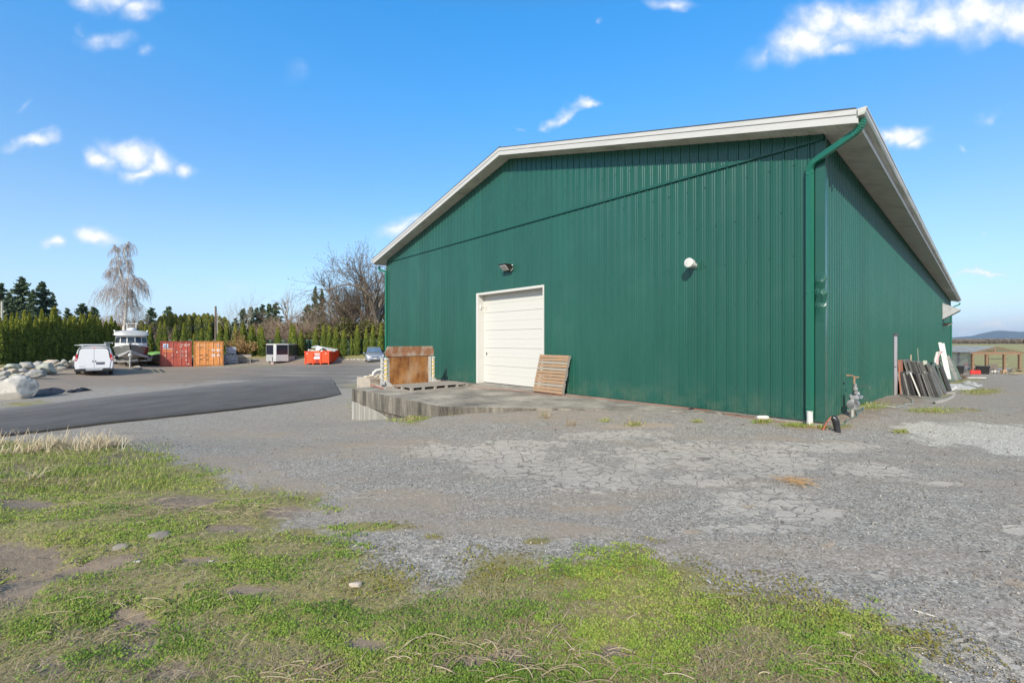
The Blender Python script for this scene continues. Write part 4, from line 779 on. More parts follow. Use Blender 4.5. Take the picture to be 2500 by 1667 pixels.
mb = MB(); mb.tube([(-.2, .12, .62), (-.38, .14, .6), (-.48, .16, .52), (-.5, .16, .42)], .045, 10); mb.build('hose_arm', WHT, lev, True)
mb = MB(); mb.sphere((-.18, -.02, .12), (.08, .1, .09), 8, 6); mb.cyl((-.3, -.05, .05), (-.12, .04, .16), .03); mb.build('hydraulic_pump', mat('pump_grey', (.3, .3, .3), .5), lev, True)
mb = MB(); mb.box((.0, -.42, .0), (.42, -.02, .012)); mb.build('base_plate', RUST2, lev)
# two bars lying on the slab left of the plate
for (a, b, m_, lb) in (((905, 941), (935, 949), mat('red_bar', (.4, .16, .1), .7), 'reddish bar lying on the slab left of the rusty plate'), ((919, 942), (941, 950), mat('grey_bar', (.42, .41, .4), .6), 'pale grey bar lying on the slab beside the plate foot')):
    A_w = AT(a[0], a[1], 1.63 * FPX / (a[1] - CY)); B_w = AT(b[0], b[1], 1.63 * FPX / (b[1] - CY)); A_w.z = B_w.z = 0.0; tag(MB().tube([A_w, B_w], .025, 6).build('metal_bar', m_, None), lb, 'bar')
# crumbling concrete block and rubble behind the slab
blk = empty('concrete_block', BP(14.7, -2.5, -.03), RZ, 'low crumbling concrete block with rubble behind the left end of the slab', 'concrete block')
mb = MB(); mb.box((-.75, -.5, -1.2), (.45, .5, .16), .02); mb.build('block', mat('rough_concrete', (.46, .40, .33), .9, var=.2, scale=3, bump=.6, bscale=14, dirt=((.25, .2, .16), .4, 3)), blk)
mb = MB()
for k in range(14): mb.sphere((rnd.uniform(-.5, .35), rnd.uniform(-.4, .3), .17 + rnd.uniform(0, .06)), (rnd.uniform(.06, .16), rnd.uniform(.05, .12), rnd.uniform(.03, .07)), 7, 5)
mb.build('rubble', mat('rubble_pale', (.55, .47, .36), .9, var=.2, bump=.5, bscale=12), blk)
# ------------------------------------------------------------------ pallets
def pallet(e, Lx, Ly, nb, orange=False):
    """deck boards run along x, stringers along y"""
    for x in ((0.02, Lx / 2, Lx - .02) if Lx < 1.5 else (0.02, Lx * .25, Lx * .5, Lx * .75, Lx - .02)):
        mb = MB(); mb.box((x - .02, 0, .016), (x + .02, Ly * .3, .105)); mb.box((x - .02, Ly * .3, .05), (x + .02, Ly * .36, .105)); mb.box((x - .02, Ly * .36, .016), (x + .02, Ly * .64, .105)); mb.box((x - .02, Ly * .64, .05), (x + .02, Ly * .7, .105)); mb.box((x - .02, Ly * .7, .016), (x + .02, Ly, .105))
        mb.build('stringer', WDG, e)
    st = Ly / nb
    for k in range(nb):
        mb = MB(); w = st * rnd.uniform(.84, .92); mb.obox((Lx / 2, k * st + st / 2, .114), (Lx, w, .017), (0, rnd.uniform(-.004, .004), rnd.uniform(-.008, .008)), .002)
        mb.build('deck_board', (WD2 if rnd.random() < .62 else WD1) if orange else WDG, e)
    for y in (.05, Ly / 2, Ly - .05):
        mb = MB(); mb.box((0, y - .05, 0), (Lx, y + .05, .0155)); mb.build('bottom_board', WDG, e)
e = empty('pallet', BP(7.67, -.42, -.03) , 0, 'orange and grey slatted pallet leaning on the wall beside the white door', 'pallet')
e.rotation_euler = (Matrix.Rotation(RZ, 3, 'Z') @ Matrix.Rotation(math.radians(74), 3, 'X')).to_euler(); pallet(e, 1.22, 1.22, 12, True)
# deck faces out: the deck side (local +z) must point away from the wall -> it does (rotated towards -y)
e = empty('pallet', BP(11.83, -3.28, -.028), RZ, 'long low grey wooden pallet lying flat on the slab by the rusty plate', 'pallet')
# here boards run along local x; make the long axis the v direction
e.rotation_euler = (0, 0, RZ)
def longpallet(e, Lx, Ly):
    for y in (0.03, Ly * .2, Ly * .4, Ly * .6, Ly * .8, Ly - .03):
        for x in (0.05, Lx / 2, Lx - .05): MB().box((x - .05, y - .03, .016), (x + .05, y + .05, .1)).build('block', WDG, e)
    for x in (0.05, Lx / 2, Lx - .05): MB().box((x - .05, 0, 0), (x + .05, Ly, .0155)).build('bottom_board', WDG, e)
    n = 9
    for k in range(n): MB().box((k * Lx / n, 0, .1005), (k * Lx / n + Lx / n - .012, Ly, .118)).build('deck_board', WDG if k % 3 else WD1, e)
longpallet(e, 1.3, 2.3)
# ------------------------------------------------------------------ things leaning on the side wall
SLB = [mat('slab_dark', (.045, .045, .045), .8, var=.3, scale=6, stretch=(2, 2, .4)), mat('slab_grey', (.11, .11, .105), .85, var=.3, scale=6, stretch=(2, 2, .4)), mat('slab_light', (.2, .2, .19), .85, var=.3, scale=6), mat('slab_green', (.1, .14, .12), .8, var=.2)]
SLW = mat('board_white', (.62, .62, .58), .6, var=.08, dirt=((.35, .33, .28), .3, 3)); SLR = mat('board_redwood', (.34, .14, .08), .8, var=.2, stretch=(3, 3, .4)); SLO = mat('board_old', (.33, .27, .20), .9, var=.2)
def slab(v0, out, ln, hgt, th, tilt, m, name, label, cat, group=None, skew=0):
    x, y = BP(-out, v0)[:2]; e_ = MB(); e_.box((0, 0, 0), (th, ln, hgt), .004)
    if hgt > .7 and m in SLB[:3]:
        for k in range(int(hgt / .13)): e_.box((-.006, .01, .03 + k * .13), (th + .006, ln - .01, .055 + k * .13))
    o = e_.build(name, m, None); o.location = (x, y, H(x, y) - .01); o.rotation_euler = (Matrix.Rotation(RZ + skew, 3, 'Z') @ Matrix.Rotation(-tilt, 3, 'Y')).to_euler(); return tag(o, label, cat, group)
# a) front stack
k = 0; out = .14
slab(10.95, .1, 1.0, 1.28, .04, .05, SLR, 'panel', 'reddish brown board against the wall beside the side door', 'board')
names = []
while out < 1.18:
    th = rnd.choice((.035, .045, .055)); m = SLB[rnd.choice((0, 0, 1, 1, 1, 2))]; k += 1
    if 9 <= k <= 9: slab(10.93, out + .02, .3, .88, .035, .30, SLW, 'panel', 'narrow white board standing out in the front stack of dark slabs', 'board'); out += .05; continue
    slab(10.95 + rnd.uniform(0, .12), out, rnd.uniform(.8, 1.), rnd.uniform(.8, .88), th, .14 + .13 * out, m, 'panel', 'dark weathered slab, %s out from the wall in the front stack' % ORD[k] if k < 20 else 'outermost dark weathered slab in the front stack', 'slab', 'weathered slabs stacked against the side wall'); out += th + .014
# b) second stack, taller
k = 0; out = .32
while out < 1.25:
    th = rnd.choice((.04, .05, .07)); k += 1; m = SLB[rnd.choice((0, 1, 1, 2))]
    slab(12.35 + rnd.uniform(0, .1), out, 1.0, rnd.uniform(1.18, 1.34) - .25 * max(0, out - .7), th, .16 + .16 * out, m, 'panel', 'taller dark slab, %s out from the wall in the middle stack' % ORD[min(k, 19)], 'slab', 'weathered slabs stacked against the side wall'); out += th + .016
# c) third stack
k = 0; out = .55
while out < 1.35:
    th = rnd.choice((.05, .07)); k += 1
    slab(14.0 + rnd.uniform(0, .1), out, 1.1, rnd.uniform(1.0, 1.25) - .3 * max(0, out - 1.), th, .26, SLB[rnd.choice((0, 1, 3))], 'panel', 'dark slab, %s from the wall in the far stack behind the others' % ORD[min(k, 19)], 'slab', 'weathered slabs stacked against the side wall'); out += th + .03
# d) odd boards standing on and between the stacks
def plank(a, b, w, th, m, name, label, cat):
    a = Vector(a); b = Vector(b); d = b - a; o = MB().box((-w / 2, -th / 2, 0), (w / 2, th / 2, d.length), .004).build(name, m, None); o.location = a; o.rotation_euler = d.to_track_quat('Z', 'Y').to_euler(); return tag(o, label, cat)
def GP(px, py, Y): return AT(px, py, Y)
plank(GP(2262, 926, 16.6), GP(2258, 880, 16.9), .12, .04, mat('board_sage', (.35, .38, .3), .7), 'plank', 'pale sage green board standing between the slab stacks', 'board')
plank(GP(2211, 905, 17.5), GP(2208, 882, 17.6), .10, .05, SLO, 'plank', 'short tan stud sticking up behind the front stack', 'board')
plank(GP(2224, 905, 17.8), GP(2224, 866, 18.), .05, .05, SLO, 'plank', 'thin brown stick standing above the slab stacks', 'stick')
plank(GP(2243, 900, 19), GP(2240, 850, 19.2), .05, .04, mat('dark_green_rod', (.02, .08, .05), .5), 'rod', 'dark green rod leaning on the side wall above the stacks', 'rod')
plank(GP(2314, 925, 19.), GP(2294, 836, 20.), .11, .05, SLW, 'plank', 'tall white board leaning above all the others', 'board')
plank(GP(2318, 925, 19.), GP(2302, 838, 20.2), .10, .05, SLW, 'plank', 'narrow white rail leaning just behind the tall white board', 'board')
for j, (p0, p1, p2, lb) in enumerate((((2300, 925), (2283, 895), (2288, 860), 'curved white plastic frame leaning left of the tall white board'), ((2312, 928), (2288, 890), (2295, 858), 'curved pink tinged plastic frame leaning against the tall white board'))):
    pts = [GP(p0[0], p0[1], 18.4 + j * .3), GP((p0[0] + p1[0]) / 2 - 1, (p0[1] + p1[1]) / 2, 18.5 + j * .3), GP(*p1, 18.6 + j * .3), GP(p1[0], (p1[1] + p2[1]) / 2, 18.8 + j * .3), GP(*p2, 19 + j * .3), GP(p2[0] + 4, p2[1] + 1, 19.1 + j * .3)]
    tag(MB().tube(pts, .045, 8).build('curved_frame', WHT if j == 0 else mat('pinkish', (.55, .36, .33), .6), None, True), lb, 'frame')
for j, (x0, y0, x1, y1, c, lb) in enumerate(((2322, 930, 2300, 875, 3, 'dark green board leaning right of the white boards'), (2330, 928, 2308, 868, 2, 'grey green board on the right of the leaning pile'), (2338, 926, 2318, 880, 3, 'outer dark green board at the right end of the leaning pile'), (2306, 925, 2290, 878, 0, 'black board in the leaning pile under the white frames'), (2296, 928, 2280, 884, 0, 'black board beside the far stack of slabs'))):
    plank(GP(x0, y0, 19.5 + j * .1), GP(x1, y1, 20.3), .28, .05, SLB[c], 'plank', lb, 'board')
# brown scraps, sheeting and boards on the ground
TARP = mat('white_sheeting', (.60, .58, .54), .6, var=.12, scale=2, bump=.6, bscale=5, dirt=((.35, .32, .27), .3, 2))
def sheet(name, pts, m, label, cat, amp=.05, kind=None):
    """crumpled sheet lying on the ground; pts in world xy"""
    P = [Vector((p[0], p[1], 0)) for p in pts]; c = sum(P, Vector()) / len(P); vs = [c.copy()]; fs = []; R_ = 6; n = len(P)
    for r in range(1, R_ + 1):
        for i in range(n * 3):
            a = P[i // 3]; b = P[(i // 3 + 1) % n]; q = a.lerp(b, (i % 3) / 3); vs.append(c.lerp(q, r / R_))
    N3 = n * 3
    for i in range(N3): fs.append((0, 1 + i, 1 + (i + 1) % N3))
    for r in range(R_ - 1):
        for i in range(N3): a = 1 + r * N3 + i; b = 1 + r * N3 + (i + 1) % N3; fs.append((a, a + N3, b + N3, b))
    out_ = [(v_.x, v_.y, H(v_.x, v_.y) + .012 + amp * max(0, float(vnoise(np.array([v_.x * 5.]), np.array([v_.y * 5.]), 2)[0]) - .25) * (0.15 if k >= 1 + (R_ - 1) * N3 else 1)) for k, v_ in enumerate(vs)]
    mb = MB(); mb.add(out_, fs); return tag(mb.build(name, m, None, True), label, cat, None, kind)
sheet('plastic_sheet', [G(2302, 955)[:2], G(2310, 937)[:2], G(2345, 936)[:2], G(2385, 948)[:2], G(2365, 953)[:2], G(2330, 953)[:2]], TARP, 'crumpled white sheeting on the ground beyond the slabs', 'sheeting', .18)
sheet('plastic_sheet', [G(2345, 931)[:2], G(2370, 930)[:2], G(2400, 942)[:2], G(2385, 945)[:2], G(2355, 938)[:2]], TARP, 'smaller white sheeting spread towards the driveway', 'sheeting', .12)
sheet('plastic_sheet', [G(2285, 962)[:2], G(2300, 955)[:2], G(2340, 956)[:2], G(2325, 963)[:2]], mat('beige_sheet', (.42, .38, .32), .8), 'flat beige board scrap beside the front stack', 'board scrap', .03)
a = G(2281, 985); b = G(2331, 968); pts = [a + Vector((0, 0, .03)), a.lerp(b, .4) + Vector((.05, -.05, .03)), a.lerp(b, .75) + Vector((.03, -.03, .05)), b + Vector((0, 0, .1))]
mb = MB(); secs = []
for i, p in enumerate(pts): secs.append([tuple(p + Vector(q)) for q in ((-.06, -.1, -.02), (.06, .1, -.02), (.06, .1, .02), (-.06, -.1, .02))])
mb.loft(secs); tag(mb.build('plank', mat('weathered_plank', (.38, .36, .32), .9, var=.15), None), 'curved grey plank lying on the gravel in front of the stacks', 'plank')
sc = MB()
for k in range(16):
    p = G(rnd.uniform(2300, 2352), rnd.uniform(921, 932)); sc.obox(p + Vector((0, 0, rnd.uniform(.05, .3))), (rnd.uniform(.5, 1.1), .1, .05), (rnd.uniform(-.3, .3), rnd.uniform(-.3, .3), rnd.uniform(0, 3)))
tag(sc.build('scrap_pile', mat('scrap_brown', (.17, .11, .08), .9, var=.35, scale=3), None), 'heap of brown wood scraps behind the white sheeting', 'scrap pile', kind='stuff')
p = G(2370, 923); plank(p + Vector((-.9, .1, .05)), p + Vector((.9, -.1, .05)), .12, .05, SLW, 'plank', 'white plank lying on the grass beyond the scraps', 'plank')
# ------------------------------------------------------------------ timber shelter with clear roof, and things round it
sy = 44.; sx = (2374 - CX) / FPX * sy; z0 = CAMZ - 72 / FPX * sy
TIM = mat('shelter_timber', (.24, .15, .09), .8, var=.2, scale=3, stretch=(3, 3, 3)); 
PCL = bpy.data.materials.new('clear_roofing'); PCL.use_nodes = True; t = PCL.node_tree; b = t.nodes['Principled BSDF']; b.inputs['Base Color'].default_value = (.55, .6, .62, 1); b.inputs['Roughness'].default_value = .25; tr = t.nodes.new('ShaderNodeBsdfTransparent'); tr.inputs[0].default_value = (.85, .88, .9, 1); mx = t.nodes.new('ShaderNodeMixShader'); mx.inputs[0].default_value = .38; t.links.new(tr.outputs[0], mx.inputs[1]); t.links.new(b.outputs[0], mx.inputs[2]); t.links.new(mx.outputs[0], t.nodes['Material Output'].inputs[0])
sh = empty('shelter', (sx, sy, z0), 0, 'open timber shelter with a clear corrugated gable roof across the gravel', 'shelter')
SW = 4.75; SD = 9.; ev = 1.86; ap = 2.47; cx_ = SW * .46
for y in (0, 3, 6, 9):
    for x in ((0, 1.4, 3.2, SW) if y == 0 else (0, SW)): MB().box((x - .085, y - .085, -.3), (x + .085, y + .085, ev)).build('post', TIM, sh)
for x in (1.5,): MB().box((0, 9 - .05, ev - .14), (SW, 9 + .05, ev)).build('beam', TIM, sh)
MB().box((-.15, -.14, ev - .2), (SW + .15, -.03, ev + .06)).build('beam', TIM, sh); MB().box((-.06, 0, ev - .12), (.06, SD, ev)).build('beam', TIM, sh); MB().box((SW - .06, 0, ev - .12), (SW + .06, SD, ev)).build('beam', TIM, sh)
for y in (-.12, 2.2, 4.4, 6.6, 8.9):
    for s in (0, 1):
        x0, x1 = (-.35, cx_) if s == 0 else (cx_, SW + .3)
        zz0, zz1 = (ev - .02, ap) if s == 0 else (ap, ev - .02)
        MB().add([(x0, y, zz0 - .12), (x1, y, zz1 - .12), (x1, y, zz1), (x0, y, zz0), (x0, y + .05, zz0 - .12), (x1, y + .05, zz1 - .12), (x1, y + .05, zz1), (x0, y + .05, zz0)], [(0, 1, 2, 3), (7, 6, 5, 4), (3, 2, 6, 7), (0, 4, 5, 1)]).build('rafter', TIM, sh)
MB().box((cx_ - .07, -.1, ev), (cx_ + .07, -.04, ap - .1)).build('king_post', TIM, sh)
for s in (0, 1):
    x0, x1 = (-.45, cx_) if s == 0 else (cx_, SW + .4); zz0, zz1 = (ev - .03, ap + .02) if s == 0 else (ap + .02, ev - .03); mb = MB(); n = 60
    vs = []; fs = []
    for i in range(n + 1): y = -.25 + i * (SD + .5) / n; dz = .02 * (i % 2); vs += [(x0, y, zz0 + dz), (x1, y, zz1 + dz)]
    for i in range(n): fs.append((2 * i, 2 * i + 1, 2 * i + 3, 2 * i + 2))
    mb.add(vs, fs); mb.build('roof_sheet', PCL, sh)
for (x, zz_) in ((SW - 1.4, .55), (SW - 1.4, 1.15)): MB().box((SW - 1.55, 1., zz_), (SW, 1.6, zz_ + .05)).build('shelf', SLO, sh)
for a_x, b_x in ((.0, 1.6), (1.6, 3.2), (3.2, SW)): MB().box((a_x + .06, SD - .02, .1), (b_x - .06, SD, ev - .15)).build('screen_panel', PCL, sh)
for a_y in (0, 3, 6): MB().box((-.01, a_y + .15, .1), (.01, a_y + 2.85, ev - .15)).build('screen_panel', PCL, sh)
MB().box((SW - 1.5, 1.55, 0), (SW - 1.42, 1.62, 1.7)).build('post', TIM, sh)
BIN = mat('black_bin', (.02, .02, .021), .45, var=.2)
def bin_(px, py, w, h, lb):
    p = G(px, py); e = empty('bin', p, face(p), lb, 'bin'); secs = [[(x * s, y * s, z) for x, y in ((-w / 2 + .05, -w / 2), (w / 2 - .05, -w / 2), (w / 2, -w / 2 + .05), (w / 2, w / 2 - .05), (w / 2 - .05, w / 2), (-w / 2 + .05, w / 2), (-w / 2, w / 2 - .05), (-w / 2, -w / 2 + .05))] for s, z in ((.82, 0), (.96, h * .9), (1, h * .9), (1, h))]
    MB().loft(secs).build('tub', BIN, e); MB().obox((0, 0, h + .02), (w * 1.03, w * 1.03, .04), bev=.015).build('rim', mat('bin_rim', (.04, .04, .045), .5), e)
bin_(2339, 913, .8, .72, 'black plastic bin on the left in front of the shelter'); bin_(2399, 912.5, .95, .72, 'black plastic bin right of the red fuel cans')
RED = mat('red_plastic', (.62, .035, .03), .45, var=.1)
for px, lb in ((2375, 'red fuel can nearer the black bin on the left'), (2387, 'red fuel can touching the right hand black bin')):
    p = G(px, 913); e = empty('fuel_can', p, face(p) + .1, lb, 'fuel can', 'red fuel cans by the shelter')
    MB().box((-.2, -.12, 0), (.2, .12, .33), .05).build('body', RED, e, True); MB().tube([(-.1, 0, .32), (-.1, 0, .39), (.12, 0, .39), (.12, 0, .32)], .022, 6).build('handle', RED, e, True); MB().cyl((.16, 0, .32), (.16, 0, .42), .03).build('cap', mat('cap_dark', (.05, .05, .05), .5), e)
p = G(2379, 908); tb = empty('work_table', p, 0, 'low pallet bench with a white top behind the red fuel cans', 'bench')
MB().box((-1.25, 0, .58), (1.35, .7, .63)).build('top', SLW, tb)
for j in range(4): MB().box((-1.2, 0.03, .06 + j * .14), (.2, .65, .1 + j * .14)).build('slat', SLO, tb)
for x in (-1.15, -.5, .15, 1.25): MB().box((x - .05, .04, 0), (x + .05, .14, .58)).build('leg', SLO, tb)
tz = p.z + .63
e = empty('jug', (p.x - .68, p.y + .25, tz), 0, 'orange red plastic jug standing on the bench', 'jug'); MB().tube([(0, 0, 0), (0, 0, .25), (0, 0, .33), (0, 0, .36)], [.2, .2, .1, .07], 12).build('body', mat('orange_plastic', (.75, .12, .05), .5), e, True); MB().cyl((0, 0, .36), (0, 0, .42), .06).build('cap', WHT, e)
e = empty('bottle', (p.x - 1.05 - .0, p.y + .25, tz), 0, 'small white bottle at the left end of the bench', 'bottle'); MB().tube([(0, 0, 0), (0, 0, .14), (0, 0, .17), (0, 0, .22)], [.05, .05, .02, .02], 10).build('body', WHT, e, True)
e = empty('tarp_bundle', (p.x + .05, p.y + .3, tz), 0, 'folded blue tarpaulin on the bench', 'tarpaulin'); MB().obox((0, 0, .06), (.55, .3, .12), bev=.04).build('folds', mat('blue_tarp', (.03, .08, .3), .5), e); MB().obox((.1, 0, .135), (.35, .26, .03), bev=.01).build('top_fold', MATS['blue_tarp'], e)
plank((p.x + .25, p.y + .2, tz + .01), (p.x + .05, p.y + .1, tz + .38), .08, .04, mat('yellow_paint', (.75, .5, .03), .5), 'level', 'yellow tool leaning up from the bench', 'tool')
p = G(2434, 913); e = empty('bench_seat', p, 0, 'brown mesh garden seat in front of the shelter posts', 'garden seat')
MS = mat('mesh_brown', (.16, .13, .11), .7); MB().box((-.45, .35, .45), (.45, .38, .9)).build('backrest', MS, e); MB().box((-.45, -.1, .4), (.45, .36, .43)).build('seat', MS, e)
for x in (-.44, .44): MB().tube([(x, -.12, 0), (x, -.12, .6), (x, .36, .6)], .02, 6).build('leg', MATS['louvre_dark'], e); MB().tube([(x, .4, 0), (x, .37, .92)], .02, 6).build('leg', MATS['louvre_dark'], e)
p = G(2450, 912); e = tag(MB().obox((0, 0, .2), (.35, .3, .4), bev=.02).build('wooden_crate', mat('crate_tan', (.5, .34, .2), .8), None, False, p), 'small tan wooden box right of the garden seat', 'box')
MB().obox((0, 0, .0), (.2, .05, .05)).build('handle', TIM, e, False, (0, -.17, .25))
sc = MB()
for k in range(34):
    px = rnd.uniform(2462, 2530); p = G(px, rnd.uniform(906, 915)); sc.obox(p + Vector((0, 0, rnd.uniform(.05, .45) * min(1, (px - 2455) / 30))), (rnd.uniform(1.0, 2.2), .12, .1), (rnd.uniform(-.12, .12), rnd.uniform(-.1, .1), rnd.uniform(-.5, .5)))
tag(sc.build('lumber_pile', mat('lumber_mossy', (.22, .19, .12), .9, var=.35, scale=2), None), 'mossy heap of old lumber at the right edge by the shelter', 'lumber pile', kind='stuff')
p = G(2425, 909); tag(MB().sphere((0, 0, .12), (.4, .3, .2), 10, 6).sphere((.35, .1, .08), (.25, .2, .14), 8, 5).build('plastic_bag', TARP, None, True, p), 'white plastic bag slumped in front of the shelter', 'bag')
# ------------------------------------------------------------------ cargo containers
def container(px, py, c1, lb, marks):
    p = G(px, py); e = empty('cargo_container', p, face(p) - .02, lb, 'container'); m = mat('container_' + marks, c1, .6, var=.16, scale=1.5, bump=.2, bscale=6, dirt=(tuple(q * .55 for q in c1), .35, 2.2)); md = mat('container_dark_' + marks, tuple(q * .6 for q in c1), .65, var=.2)
    w, h, l_ = 2.44, 2.5, 6.06; mb = MB(); n = 44; vs = []; fs = []
    for s in (-1, 1):
        vs = []
        for i in range(n + 1): y = .06 + i * (l_ - .1) / n; dx = .03 * ((i // 2) % 2); vs += [(s * (w / 2 - dx), y, .15), (s * (w / 2 - dx), y, h - .1)]
        mb.add(vs, [(2 * i, 2 * i + 2, 2 * i + 3, 2 * i + 1) if s > 0 else (2 * i, 2 * i + 1, 2 * i + 3, 2 * i + 2) for i in range(n)])
    mb.box((-w / 2 + .04, .03, h - .06), (w / 2 - .04, l_, h - .03)); mb.box((-w / 2 + .05, l_ - .05, .15), (w / 2 - .05, l_ - .02, h - .1)); mb.build('shell', m, e)
    mb = MB()
    for s in (-1, 1):
        mb.box((s * w / 2, 0, 0), (s * (w / 2 - .12), .12, h)); mb.box((s * w / 2, l_ - .12, 0), (s * (w / 2 - .12), l_, h)); mb.box((s * w / 2, .12, h - .12), (s * (w / 2 - .06), l_ - .12, h)); mb.box((s * w / 2, .12, .02), (s * (w / 2 - .05), l_ - .12, .16))
    mb.box((-w / 2 + .12, 0, h - .14), (w / 2 - .12, .08, h)); mb.box((-w / 2 + .12, 0, .02), (w / 2 - .12, .1, .16)); mb.build('frame', md, e)
    for s in (-1, 1):
        mb = MB(); x0, x1 = (-w / 2 + .125, -.01) if s < 0 else (.01, w / 2 - .125); mb.box((x0, .03, .17), (x1, .06, h - .15))
        for z in (.55, .98, 1.41, 1.84): mb.box((x0 + .08, .014, z), (x1 - .08, .03, z + .06))
        d = mb.build('door', m, e)
        for fx_ in (.3, .75): mb = MB(); x = x0 + (x1 - x0) * fx_; mb.cyl((x, -.01, .12), (x, -.01, h - .08), .022, 8); mb.box((x - .05, -.02, .8 if fx_ < .5 else .95), (x + .28 * (1 if fx_ < .5 else -1), .0, .84 if fx_ < .5 else .99)); mb.build('locking_bar', STEEL if False else mat('bar_' + marks, tuple(min(1, q * 1.25 + .12) for q in c1), .5, .3), d)
        for z in (.35, .95, 1.55, 2.15): MB().box((s * (w / 2 - .13), -.012, z), (s * (w / 2 - .02), .03, z + .07)).build('hinge', md, d)
    WM = mat('marking_white', (.75, .75, .72), .6)
    def mk(x, z, w_, h_, m_=WM, nm='marking'): MB().box((x, .008, z), (x + w_, .0285, z + h_)).build(nm, m_, e)
    if marks == 'red':
        mk(-.98, 1.88, .38, .36, mat('logo_pale', (.55, .68, .78), .5), 'logo_panel')
        q = MB(); q.add([(-.95, .004, 1.93), (-.66, .004, 1.98), (-.66, .004, 2.1), (-.95, .004, 1.99), (-.93, .004, 2.08), (-.68, .004, 2.17), (-.66, .004, 2.12), (-.9, .004, 2.02)], [(0, 1, 2, 3), (4, 7, 6, 5)]); q.build('logo_swoosh', mat('logo_blue', (.03, .22, .45), .5), e)
        mk(-1.0, 1.74, .8, .05); mk(-1.0, 1.42, .8, .26, mat('orange_patch', (.55, .17, .06), .7, var=.15), 'paint_patch'); mk(-.9, 1.02, .16, .2, mat('tag_olive', (.3, .25, .13), .7)); mk(-.33, 1.1, .08, .16)
        for j, x in enumerate((.3, .38, .46, .66, .73, .80, .87, .94, 1.01)): mk(x, 2.12, .045, .09)
        for j, x in enumerate((.66, .73, .8, .87)): mk(x, 2.0, .045, .07)
        q = MB(); q.cyl((.36, .0, 1.96), (.36, .025, 1.96), .07, 14); q.build('marking', WM, e); q = MB(); q.cyl((.06, .0, 1.45), (.06, .025, 1.45), .055, 12); q.build('marking', WM, e)
        for r_ in range(4):
            for x in (.3, .38, .5): mk(x, 1.55 - r_ * .13 - (.12 if r_ > 1 else 0), .05, .04)
            mk(.7, 1.52 - r_ * .14 - (.12 if r_ > 1 else 0), .18, .05)
        mk(.72, .62, .16, .08); mk(.86, .22, .14, .07)
    else:
        for j in range(9): mk(-.95 + j * .085, 2.02, .055, .08, mat('marking_cream', (.7, .55, .35), .6))
        for x, z, w_, h_ in ((.25, 1.5, .26, .2), (.66, 1.45, .28, .26), (.25, .95, .27, .27), (.7, .98, .22, .22)): mk(x, z, w_, h_, mat('label_pale', (.66, .62, .6), .6), 'placard')
        mk(.66, 1.95, .26, .24, mat('patch_grey', (.38, .3, .27), .7), 'placard'); mk(.2, 1.97, .2, .22, mat('patch_tan', (.5, .28, .14), .7), 'placard')
        for x, z in ((-.75, 1.05), (-.35, 1.08), (-.8, .66), (-.3, .6)): mk(x, z, .28, .12, mat('scorch', (.22, .1, .04), .8, var=.3), 'scorch_mark')
    return e
container(430, 895.4, (.40, .085, .055), 'faded red cargo container with rusty double doors facing the yard', 'red')
container(509.5, 893.6, (.62, .26, .075), 'sun-bleached orange cargo container with placards on its doors', 'orange')
# ------------------------------------------------------------------ wrapped stone stacks and pallets
def wrap(px, py, w, h, d, z, col, lb, nm='wrapped_stack'):
    p = G(px, py); e = empty(nm, p + Vector((0, 0, z)), face(p), lb, 'wrapped stack'); m = mat(nm + str(px), col, .3, var=.25, scale=4, bump=.9, bscale=5, spec=.8, dirt=((.5, .52, .56), .4, 5))
    secs = []
    for k in range(9):
        zz_ = .1 + (h - .1) * k / 8; s = 1 - .03 * math.sin(k * 2.1) - (.12 if k == 8 else 0); secs.append([(x * s + rnd.uniform(-.015, .015), y * s + rnd.uniform(-.015, .015), zz_) for x, y in ((-w / 2, 0), (-w / 6, -.03), (w / 6, -.03), (w / 2, 0), (w / 2, d), (-w / 2, d))])
    MB().loft(secs).build('wrapped_load', m, e)
    for x in (-w / 2 + .1, 0, w / 2 - .1): MB().box((x - .06, 0, 0), (x + .06, d, .09)).build('runner', WDG, e)
    return e
wrap(563, 888, 1.25, 1.0, 1.1, 0, (.22, .235, .27), 'wide grey plastic-wrapped stack of pavers beside the orange container')
wrap(564, 888, .9, .78, .9, 1.0, (.30, .33, .42), 'smaller bluish wrapped stack sitting on top of the wide grey one')
p = G(596, 886.5); e = empty('board_stack', p, face(p), 'pile of pale boards on dark slatted pallets beside the wrapped pavers', 'board stack')
for j in range(3):
    for x in (-.55, 0, .55): MB().box((x - .04, 0, j * .2), (x + .04, 1.0, j * .2 + .1)).build('runner', WDG if j else WDG, e)
    MB().box((-.62, 0, j * .2 + .1), (.62, 1.0, j * .2 + .14)).build('deck', WDG, e)
for j in range(7): MB().obox((rnd.uniform(-.03, .03), .5, .64 + j * .045), (1.35, 1., .03), (0, rnd.uniform(-.02, .02), rnd.uniform(-.05, .05))).build('board', mat('boards_pale', (.55, .47, .38), .8, var=.15) if j % 3 else WDG, e)
